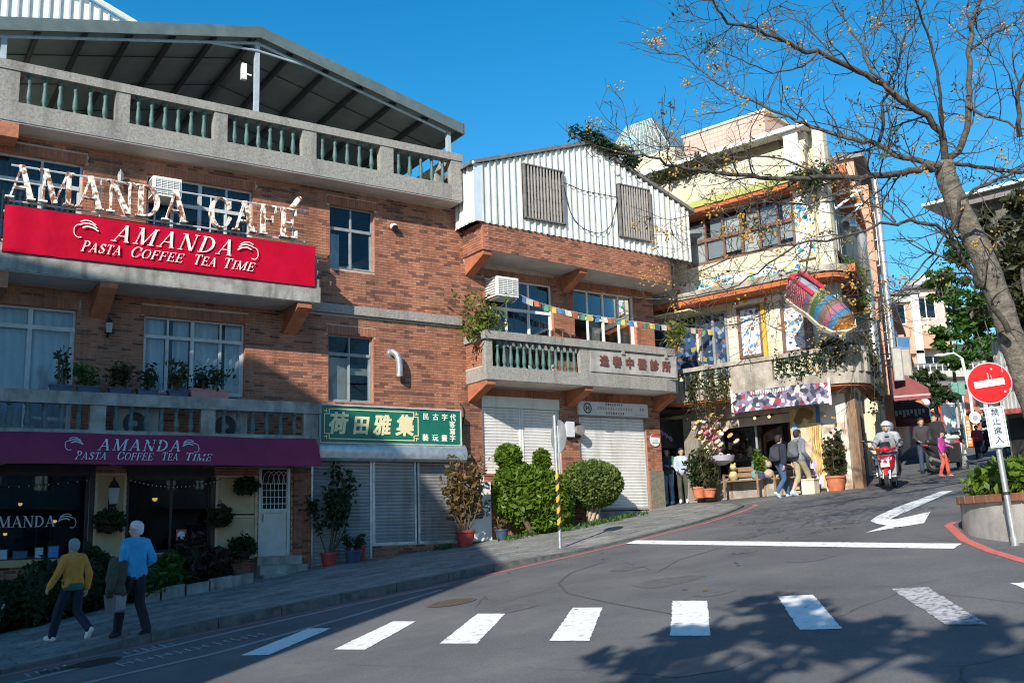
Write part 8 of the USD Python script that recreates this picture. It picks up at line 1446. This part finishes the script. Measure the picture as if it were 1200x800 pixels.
def hem(t, world, J, hp): 
    v = MB(); v.lathe((0, 0, 0), [(.176, .86), (.19, .90), (.19, .95), (.172, .98)], 20); V, F_, _ = v.ready(); V = V * [1, .80, 1]; part(t, 'green_hem', (world(V), F_), cl('green_hem', (0.02, 0.10, 0.09)), smooth=True)
woman = person('older woman in a yellow jacket and dark trousers walking away on the pavement', WOMAN, 1.05, 1.53, dict(anL=(-.10, .36, .085), knL=(-.10, .24, .50), knR=(.10, -.02, .47), anR=(.09, -.36, .20), elL=(-.28, .05, 1.13), wrL=(-.31, .20, .93), elR=(.27, -.07, 1.12), wrR=(.27, -.02, .88), head=(0, .03, 1.60)), cl('ochre_jacket', (0.50, 0.215, 0.035)), navy, whiteshoe, greyhair, .92, loose=.026, footR=(0, .62, -.78), footL=(0, 1, .1), fine=.025, extra=hem, turn=-.15, fit=.02)
def coat(t, world, J, hp):
    m = _join([_hull([((-.24, -.05, 1.10), .07), ((-.24, .2, 1.12), .075), ((-.36, .08, .86), .08), ((-.30, -.1, .85), .07)]), _hull([((-.30, .05, .92), .11), ((-.42, .0, .66), .07), ((-.28, .16, .60), .07), ((-.30, -.14, .66), .06)]), _hull([((-.22, .16, .95), .07), ((-.18, .08, .56), .06)]), _hull([((-.36, -.05, .95), .06), ((-.46, -.08, .72), .05)])], .025, 4); v = m[0] + (meshkit.fbm(m[0] * 14, 3, 2)[:, None] - .5) * .05
    part(t, 'carried_coat', (world(v), m[1]), cl('olive_coat', (0.045, 0.042, 0.03)), smooth=True)
man = person('older man in a bright blue shirt with a folded coat over his arm', MAN, .95, 1.64, dict(anL=(-.10, .26, .085), knL=(-.10, .20, .50), knR=(.10, .0, .49), anR=(.10, -.20, .10), elL=(-.24, -.03, 1.14), wrL=(-.20, .18, 1.06), elR=(.27, -.06, 1.14), wrR=(.20, .14, 1.02), head=(0, .02, 1.60)), cl('azure_shirt', (0.035, 0.26, 0.48)), blackc, blackc, whitehair, .94, loose=.022, fine=.025, extra=coat, turn=.5, fit=.018)
bagp = np.array(MAN, float); cb, sb_ = math.cos(.95), math.sin(.95); loc = lambda x, y, z: bagp + np.array([cb * x - sb_ * y, sb_ * x + cb * y, z])
bg = thing('hand_bag', 'grey shopping bag hanging below the folded coat of the man', 'bag', loc(-.30, .0, .38))
part(bg, 'bag_body', MB().hexa(np.array([loc(*q) for q in ((-.38, -.13, .37), (-.24, -.13, .37), (-.24, .13, .37), (-.38, .13, .37), (-.40, -.16, .62), (-.22, -.16, .62), (-.22, .16, .62), (-.40, .16, .62))])), cl('grey_bag', (0.10, 0.10, 0.11))); part(bg, 'side_panel', MB().hexa(np.array([loc(*q) for q in ((-.39, -.142, .40), (-.24, -.142, .40), (-.24, -.138, .40), (-.39, -.138, .40), (-.40, -.166, .60), (-.23, -.166, .60), (-.23, -.162, .60), (-.40, -.162, .60))])), cl('pale_bag_panel', (0.22, 0.22, 0.23)))
for y in (-.08, .08): part(bg, 'handle', MB().tube([loc(-.36, y, .62), loc(-.31, y, .74), loc(-.25, y, .62)], .008, 6), blackc)
def pack(c): 
    def f(t, world, J, hp):
        v, fc = _join([_hull([((-.10, -.17, 1.34), .06), ((.10, -.17, 1.34), .06), ((-.12, -.19, 1.05), .075), ((.12, -.19, 1.05), .075), ((0, -.25, 1.15), .06)])], .03, 3); part(t, 'backpack', (world(v), fc), c, smooth=True)
        for q in (-1, 1): part(t, 'strap', MB().tube(world(np.array([(q * .12, -.10, 1.40), (q * .12, .05, 1.45), (q * .11, .13, 1.30), (q * .12, .10, 1.12), (q * .13, -.10, 1.06)])), .014, 6), blackc)
    return f
person('walker in a navy jacket and jeans with a backpack before the bench', gp_(7.2, 27.35), .50 - math.pi / 2, 1.66, dict(anL=(-.09, .30, .085), knL=(-.09, .24, .48), knR=(.09, .02, .48), anR=(.09, -.28, .13), wrL=(-.2, .15, .93), wrR=(.22, -.06, .88)), navy, jeans, cl('pale_blue_shoe', (0.40, 0.52, 0.58)), blackhair, extra=pack(cl('dark_pack', (0.03, 0.03, 0.045))), footR=(0, .8, -.55))
person('taller walker in a grey jacket and khaki shorts wearing a backpack', gp_(7.65, 27.1), .45 - math.pi / 2, 1.74, dict(anL=(-.09, -.22, .10), knL=(-.09, .02, .48), knR=(.09, .22, .49), anR=(.09, .22, .085), wrL=(-.22, -.04, .9), wrR=(.22, .16, .93)), cl('grey_jacket', (0.16, 0.18, 0.19)), khaki, cl('pale_blue_shoe', (0.40, 0.52, 0.58)), blackhair, extra=pack(cl('grey_pack', (0.09, 0.10, 0.11))), short=True)
def book(c, z=1.05):
    def f(t, world, J, hp): part(t, 'held_folder', MB().hexa(world(np.array([(-.2, .20, z), (.2, .20, z), (.2, .22, z), (-.2, .22, z), (-.2, .26, z + .26), (.2, .26, z + .26), (.2, .28, z + .26), (-.2, .28, z + .26)]))), c)
    return f
person('person in a green top and pale jeans holding a blue folder in the dark entrance', ENT1, 2.6, 1.66, dict(elL=(-.23, .05, 1.14), wrL=(-.14, .22, 1.14), elR=(.23, .05, 1.14), wrR=(.14, .22, 1.14)), cl('dark_green_top', (0.03, 0.09, 0.05)), cl('pale_jeans', (0.16, 0.28, 0.42)), whiteshoe, blackhair, extra=book(cl('blue_folder', (0.02, 0.05, 0.14))), sleeves=False, hairlong=.22)
person('slim person in a pale blue top and white shoes at the entrance pillar', ENT2, 2.9, 1.60, dict(elL=(-.22, .04, 1.14), wrL=(-.10, .22, 1.06), elR=(.22, .04, 1.14), wrR=(.14, .20, 1.0)), cl('pale_blue_top', (0.30, 0.36, 0.48)), cl('dark_olive_trousers', (0.05, 0.055, 0.04)), whiteshoe, blackhair, turn=.3)
person('person in a blue and white patterned shirt standing back in the dark entrance', ENT3, 3.3, 1.75, {}, shards_look('patterned_shirt_look', [(0, (0.02, 0.06, 0.14)), (.5, (0.04, 0.12, 0.22)), (.8, (0.34, 0.38, 0.42))], 22.0, width=.02), blackc, blackc, blackhair, sleeves=False)
person('woman in a dark jacket carrying a pale bag beyond the scooter rider', gp_(11.9, 29.2), 2.9, 1.58, dict(elR=(.24, .02, 1.12), wrR=(.16, .18, 1.0)), cl('charcoal_jacket', (0.03, 0.03, 0.035)), cl('dark_denim', (0.03, 0.045, 0.08)), blackc, blackhair, hairlong=.25, turn=.2)
person('man in a dark quilted jacket facing left beyond the scooter', gp_(12.5, 29.6), 1.9, 1.64, {}, cl('quilted_jacket', (0.018, 0.020, 0.026)), blackc, blackc, blackhair, 1.08, loose=.04)
person('child in a magenta top and coral trousers on the street', gp_(11.45, 26.9), -2.2, 1.20, dict(anL=(-.16, .12, .085), knL=(-.14, .1, .5), anR=(.14, -.1, .085), wrL=(-.3, .2, 1.15), elL=(-.26, .05, 1.2), head=(0, .03, 1.60)), cl('magenta_top', (0.45, 0.05, 0.28)), cl('coral_trousers', (0.66, 0.12, 0.08)), cl('pink_shoe', (0.6, 0.25, 0.25)), blackhair, hairlong=.2)
person('far person in a red jacket beside the orange banner', gp_(15.25, 33.0), 2.9, 1.08, dict(wrR=(.1, .22, 1.05), elR=(.25, .04, 1.14)), cl('dark_red_jacket', (0.30, 0.03, 0.05)), navy, blackc, blackhair, fine=.05)
person('far person in a scarlet top left of the person in the red jacket', gp_(14.8, 33.4), 3.4, .95, {}, cl('scarlet_top', (0.5, 0.03, 0.05)), blackc, blackc, blackhair, fine=.05)
person('small far person in a pale grey hood and red trousers on the upper street', gp_(15.35, 35.6), .4, .95, {}, cl('pale_grey_top', (0.42, 0.44, 0.48)), cl('scarlet_trousers', (0.5, 0.04, 0.06)), whiteshoe, blackhair, fine=.05)
person('far person in a black jacket with jeans behind the planter hedge', gp_(15.9, 32.0), 2.4, 1.2, {}, blackc, jeans, blackc, blackhair, fine=.05)

# ---------------------------------------------------------------- scooters
def scooter(name, label, pos, yaw, paint, body2, group=None):
    pos = np.asarray(pos, float); c, s = math.cos(yaw), math.sin(yaw); R = np.array([[c, -s, 0], [s, c, 0], [0, 0, 1]]); Wd = lambda v: np.asarray(v, float) @ R.T + pos
    t = thing(name, label, 'scooter', pos); H_ = lambda nm, balls, lk, fine=.03: (lambda q: part(t, nm, (Wd(q[0]), q[1]), lk, smooth=30))(_join([_hull(balls)], fine, 2))
    for y, nm in ((.62, 'front_wheel'), (-.60, 'rear_wheel')):
        th = np.linspace(0, 2 * np.pi, 29)[:-1]; ring = np.stack([np.zeros(29), y + .185 * np.cos(np.append(th, th[0])), .235 + .185 * np.sin(np.append(th, th[0]))], 1)
        w = part(t, nm, MB().tube(Wd(ring), .05, 8, False), rubber_l, smooth=True); part(w, 'rim', MB().disc(Wd((0, y, .235)), R @ np.array([1.0, 0, 0]), .135, .06, 20), metal_l); part(w, 'brake_disc', MB().disc(Wd((.05, y, .235)), R @ np.array([1.0, 0, 0]), .09, .01, 16), greyframe_l)
    for q in (-1, 1): part(t, 'fork_leg', MB().tube(Wd(np.array([(q * .075, .62, .235), (q * .075, .50, .62)])), .024, 8), metal_l)
    H_('front_fender', [((0, .60, .44), .075), ((0, .74, .40), .06), ((0, .48, .42), .06), ((0, .80, .33), .04)], paint)
    H_('front_fairing', [((-.16, .44, .78), .05), ((.16, .44, .78), .05), ((-.09, .60, .74), .05), ((.09, .60, .74), .05), ((-.06, .58, .50), .05), ((.06, .58, .50), .05), ((-.13, .42, .55), .05), ((.13, .42, .55), .05), ((0, .62, .66), .05)], paint)
    H_('handlebar_cover', [((-.20, .36, .98), .045), ((.20, .36, .98), .045), ((0, .46, .95), .06), ((0, .38, 1.02), .05)], paint); H_('windscreen', [((-.12, .44, 1.00), .02), ((.12, .44, 1.00), .02), ((-.09, .38, 1.13), .015), ((.09, .38, 1.13), .015)], look('smoked_screen_look', (0.02, 0.02, 0.025), rough=.15))
    lens = look('headlight_lens_look', (0.62, 0.64, 0.66), (0.75, 0.76, 0.78), 20.0, rough=.12)
    for q in (-1, 1):
        H_('headlight', [((q * .05, .635, .68), .035), ((q * .12, .585, .73), .04), ((q * .06, .62, .62), .03)], lens, .02); H_('indicator', [((q * .13, .42, 1.0), .028), ((q * .22, .37, 1.0), .022)], look('amber_lens_look', (0.75, 0.20, 0.01), rough=.2), .02)
        part(t, 'mirror_stem', MB().tube(Wd(np.array([(q * .24, .32, 1.02), (q * .30, .30, 1.12), (q * .36, .30, 1.16)])), .008, 6), black_l); H_('mirror', [((q * .33, .29, 1.17), .03), ((q * .42, .29, 1.19), .028)], black_l, .03); part(t, 'grip', MB().tube(Wd(np.array([(q * .22, .34, 1.0), (q * .36, .28, 1.0)])), .02, 8), rubber_l)
        H_('side_panel', [((q * .14, -.10, .55), .05), ((q * .17, -.45, .60), .06), ((q * .10, -.75, .70), .045), ((q * .15, -.4, .42), .05)], body2)
    H_('leg_shield', [((-.2, .34, .80), .03), ((.2, .34, .80), .03), ((-.18, .36, .36), .03), ((.18, .36, .36), .03)], body2); H_('floorboard', [((-.17, .34, .30), .035), ((.17, .34, .30), .035), ((-.17, -.12, .30), .035), ((.17, -.12, .30), .035)], body2)
    H_('seat', [((0, .02, .77), .09), ((-.09, -.3, .78), .07), ((.09, -.3, .78), .07), ((0, -.68, .84), .09)], black_l); H_('under_body', [((0, -.08, .45), .13), ((0, -.5, .5), .14), ((0, -.1, .68), .1), ((0, -.6, .68), .1)], body2); H_('tail_light', [((-.06, -.80, .74), .03), ((.06, -.80, .74), .03)], look('tail_red_look', (0.4, 0.02, 0.02)))
    H_('engine', [((0, -.45, .27), .1), ((.02, -.2, .3), .09)], greyframe_l); part(t, 'exhaust', MB().tube(Wd(np.array([(.17, -.2, .26), (.18, -.5, .28), (.18, -.85, .36)])), [.03, .055, .055], 10), metal_l, smooth=40); part(t, 'number_plate', MB().box(lambda p: Wd(p), -.10, .10, .70, .708, .52, .62), white_l); return t
redp = look('red_scooter_paint_look', (0.50, 0.012, 0.022), (0.56, 0.018, 0.03), 3.0, rough=.22, coat=.6); silver = look('silver_panel_look', (0.28, 0.29, 0.30), (0.36, 0.37, 0.38), 4.0, rough=.3, metal=.4); dkp = look('dark_scooter_paint_look', (0.03, 0.032, 0.036), rough=.25)
SY = math.pi - .50
scooter('motor_scooter', 'red motor scooter ridden toward the camera down the street', SCO, SY, redp, silver)
sit = lambda y=0.0, z=0.0: dict(pelvis=(0, -.18 + y, .90 + z), waist=(0, -.20 + y, 1.03 + z), chest=(0, -.15 + y, 1.23 + z), neck=(0, -.12 + y, 1.40 + z), head=(0, -.09 + y, 1.545 + z), shL=(-.19, -.14 + y, 1.34 + z), shR=(.19, -.14 + y, 1.34 + z), elL=(-.30, .05 + y, 1.13 + z), elR=(.30, .05 + y, 1.13 + z), wrL=(-.29, .25, 1.03), wrR=(.29, .25, 1.03), hiL=(-.10, -.16 + y, .88 + z), hiR=(.10, -.16 + y, .88 + z), knL=(-.18, .22 + y, .78 + z), knR=(.18, .22 + y, .78 + z), anL=(-.15, .15 + y, .40), anR=(.15, .15 + y, .40))
person('scooter rider in a grey open jacket and a silver helmet', SCO, SY, 1.70, sit(), cl('pale_grey_jacket', (0.30, 0.31, 0.32)), cl('grey_trousers', (0.09, 0.09, 0.095)), blackc, None, helmet=look('silver_helmet_look', (0.50, 0.52, 0.53), (0.58, 0.6, 0.6), 4.0, rough=.2, coat=.6), loose=.03, extra=lambda t, w, J, hp: part(t, 'dark_shirt', MB().manifold(_hull([(w(J['chest'] + [-.03, .095, .06]), .045), (w(J['chest'] + [.03, .095, .06]), .045), (w(J['waist'] + [0, .10, .05]), .04)])), navy, smooth=True))
p2 = sit(-.38, .05); p2.update(wrL=(-.16, -.24, 1.08), wrR=(.16, -.24, 1.08), elL=(-.27, -.42, 1.12), elR=(.27, -.42, 1.12), anL=(-.18, -.2, .42), anR=(.18, -.2, .42))
person('passenger in a dark plum jacket sitting behind the scooter rider', SCO, SY, 1.66, p2, cl('plum_jacket', (0.07, 0.03, 0.05)), blackc, blackc, None, helmet=look('grey_helmet_look', (0.2, 0.2, 0.22), rough=.25), turn=-.4)
scooter('motor_scooter', 'dark scooter parked at the wooden door post behind the red scooter', gp_(9.55, 26.3), 2.75, dkp, dkp); scooter('motor_scooter', 'white nosed scooter parked beyond the child in coral trousers', gp_(12.2, 28.4), -1.1, look('white_scooter_paint_look', (0.55, 0.55, 0.54), rough=.25), dkp)
for k, (x, y, yw, lbl) in enumerate([(16.5, 34.2, 1.7, 'left scooter of the row before the dark shop'), (16.9, 33.7, 1.7, 'middle scooter of the row before the dark shop'), (17.3, 33.2, 1.7, 'right scooter of the row before the dark shop')]): scooter('motor_scooter', lbl, gp_(x, y), yw, (dkp, silver, dkp)[k], dkp)

# ---------------------------------------------------------------- traffic signs
sg1 = thing('no_entry_sign', 'red round no-entry sign with a white bar on a leaning grey pole', 'traffic sign', (6.32, 12.95, 1.22))
b0_, t0_ = np.array([6.32, 12.97, 1.24]), np.array([6.195, 12.97, 3.66]); part(sg1, 'pole', MB().tube([b0_, t0_], .038, 14), metal_l, smooth=40); part(sg1, 'foot_collar', MB().tube([b0_ + (t0_ - b0_) * .0, b0_ + (t0_ - b0_) * .06], .052, 14), metal_l, smooth=40)
part(sg1, 'clamp', MB().tube([b0_ + (t0_ - b0_) * .28, b0_ + (t0_ - b0_) * .295], .046, 12), black_l)
ax = (t0_ - b0_) / np.linalg.norm(t0_ - b0_); nrm = np.array([-.30, -.95, 0.02]); nrm /= np.linalg.norm(nrm); nrm -= ax * (nrm @ ax); nrm /= np.linalg.norm(nrm); rx = np.cross(ax, nrm)
class SignF:
    def __init__(s, c): s.c = np.asarray(c, float)
    def __call__(s, p): p = np.asarray(p, float); return s.c + p[..., :1] * rx + p[..., 1:2] * nrm + p[..., 2:3] * ax
cD = np.array([6.205, 12.90, 3.355]); FD = SignF(cD); sredl = look('traffic_red_look', (0.60, 0.003, 0.006), (0.68, 0.005, 0.008), 3.0, rough=.4, spec=.2)
part(sg1, 'disc', MB().disc(cD, nrm, .266, .012, 48), sredl); part(sg1, 'disc_rim', MB().tube([cD + .265 * (math.cos(a) * rx + math.sin(a) * ax) for a in np.linspace(0, 2 * math.pi, 49)], .009, 6, False), look('pale_rim_look', (0.45, 0.42, 0.42)))
part(sg1, 'white_bar', MB().prism(affinity.rotate(sg.box(-.182, -.044, .182, .044), 3.0), FD, .0065, .009), white_l)
part(sg1, 'scratches', MB().prism(unary_union([sg.box(-.01, .05, .004, .14), sg.box(.03, .05, .036, .10), sg.box(.17, .12, .18, .20), sg.Point(.05, .18).buffer(.012), sg.Point(.17, -.13).buffer(.014), sg.Point(.235, -.11).buffer(.016)]), FD, .0065, .0085), look('pale_pink_scratch_look', (0.62, 0.42, 0.42)))
part(sg1, 'strap', MB().tube([cD - nrm * .01 - ax * .12, cD - nrm * .10 - ax * .12], .02, 6).tube([cD - nrm * .01 + ax * .12, cD - nrm * .10 + ax * .12], .02, 6), metal_l)
sg2 = thing('plate_sign', 'white framed plate with four black characters below the no-entry disc', 'traffic sign', (6.23, 12.9, 2.5)); FP = SignF(np.array([6.245, 12.895, 2.52]))
part(sg2, 'plate', MB().box(FP, -.115, .115, -.005, .005, 0, .525), look('plate_white_look', (0.52, 0.60, 0.64), (0.60, 0.68, 0.70), 3.0, rough=.35)); m = MB()
for q in ((-.10, .10, .012, .018), (-.10, .10, .507, .513), (-.10, -.094, .018, .507), (.094, .10, .018, .507)): m.box(FP, q[0], q[1], .005, .0075, q[2], q[3])
part(sg2, 'border', m, look('plate_blue_look', (0.03, 0.05, 0.10))); part(sg2, 'strap', MB().tube([FP(np.array([0, -.005, .12])), FP(np.array([0, -.07, .12]))], .02, 6).tube([FP(np.array([0, -.005, .42])), FP(np.array([0, -.07, .42]))], .02, 6), metal_l)
for k, ch in enumerate('禁止進入'): put_poly(sg2, 'character', glyph_poly(ch, .095, bold=1), FP, -.047, .405 - k * .118, .005, .003, look('plate_blue_look', (0.03, 0.05, 0.10)))
ps = thing('striped_sign_pole', 'slim grey sign pole with black and yellow stripes and a round sign seen from behind', 'traffic sign', POLE)
pb_, pt_ = np.array(POLE), np.array(POLE) + np.array([-.02, 0, 2.72]); part(ps, 'pole', MB().tube([pb_ - [0, 0, .05], pt_], .036, 12), metal_l, smooth=40); ylw = look('warning_yellow_look', (0.62, 0.30, 0.01), (0.7, 0.36, 0.02), 8.0, rough=.5)
n = 16; a = np.arange(n) * 2 * np.pi / n
for k in range(10):
    z0, z1 = .40 + k * .115, .40 + (k + 1) * .115; off = .055 * np.cos(a - .6)
    cen = lambda z: pb_ + (pt_ - pb_) * (z / 2.72)
    v = np.vstack([np.array([cen(z) + np.array([.040 * math.cos(q), .040 * math.sin(q), o]) for q, o in zip(a, off)]) for z in (z0, z1)]); f = [(i, (i + 1) % n, n + (i + 1) % n, n + i) for i in range(n)]
    part(ps, 'stripe', MB().add(v, f), ylw if k % 2 else black_l, smooth=True)
dn = np.array([.90, .42, 0]); dn /= np.linalg.norm(dn); dc = pb_ + np.array([-.01, 0, 2.28]) + dn * .075
part(ps, 'disc', MB().disc(dc, dn, .345, .012, 40), look('sign_back_look', (0.30, 0.32, 0.33), (0.38, 0.40, 0.41), 4.0, rough=.4, metal=.4)); part(ps, 'face', MB().disc(dc + dn * .008, dn, .34, .003, 40), sredl); part(ps, 'strap', MB().tube([dc - dn * .006, dc - dn * .11], .02, 6), metal_l)
part(ps, 'lower_sleeve', MB().tube([pb_ + np.array([.055, .02, 1.5]), pb_ + np.array([.045, .02, 2.5])], .02, 8), metal_l)
bxs = [('folded_chair', 'folded dark chair leaning in the dark entrance between the houses')]
fc = thing('folding_chair', 'blue grey folding chair standing in the dark entrance', 'chair', ENTC); e_ = np.array(ENTC)
for x in (-.2, .2): part(fc, 'leg', MB().tube([e_ + [x, -.2, 0], e_ + [x, .15, .8]], .014, 6), metal_l); part(fc, 'leg', MB().tube([e_ + [x, .22, 0], e_ + [x, -.15, .45]], .014, 6), metal_l)
part(fc, 'seat', MB().box(None, e_[0] - .2, e_[0] + .2, e_[1] - .2, e_[1] + .18, e_[2] + .43, e_[2] + .46), cl('steel_blue_seat', (0.10, 0.13, 0.18))); part(fc, 'back', MB().box(None, e_[0] - .2, e_[0] + .2, e_[1] + .1, e_[1] + .13, e_[2] + .6, e_[2] + .8), cl('steel_blue_seat', (0.10, 0.13, 0.18)))

# ================================================================ across the street, behind the photographer: what throws the big shadows
FS = Frame((-8.4, -.79), math.degrees(math.atan2(.388, -.922)))
sb2 = thing('shade_house', 'tall pale house across the street, behind the camera, whose shadow covers the cafe front', 'building', (-13, 0, 0))
part(sb2, 'wall', MB().prism(sg.Polygon([(0, -2), (0, 12.7), (3.87, 16.95), (4.6, 17.8), (6.7, 18.3), (9.5, 16.6), (16, 16.6), (16, -2)]), FS, -9.0, 0.0), palew)
for z in (2.6, 5.8, 9.0): 
    for x in (1.5, 4.5, 8, 11.5): 
        wv = window(sb2, FS, x, x + 1.6, z, z + 1.6, (.5,), None, frame_l, w=.10, fw=.06, sash=False); part(wv, 'recess', MB().box(FS, x, x + 1.6, .003, .01, z, z + 1.6), dark_l)
part(sb2, 'door', MB().box(FS, 6.4, 7.5, .003, .06, -.6, 1.6), brownframe_l)
for k, (x, y, w_, h_, yw, lbl) in enumerate([(5.5, -7.5, 13, 8.2, 176, 'grey house across the street, right of the camera, mirrored in the cafe windows'), (20.0, -6.5, 12, 8.0, 168, 'tan house across the street, farther right of the camera')]):
    Fh = Frame((x + w_, y), yw); far_house('opposite_house', lbl, Fh, 0, w_, -8, 0, -1.5, h_, (greyr, pinkr)[k], [(2, 3.4, 4.6, 6.2), (5.5, 6.9, 4.6, 6.2), (9, 10.4, 4.6, 6.2), (2, 4, .6, 2.8), (6, 8, .6, 2.8)], ((3.6, .8),))
leafy_tree('roadside_tree', 'leafy tree behind the camera that shades the zebra crossing', (-4.6, -4.2, -.5), 8, SHADE_BLOBS, 330, leaf_tree, .17, 91, .22)
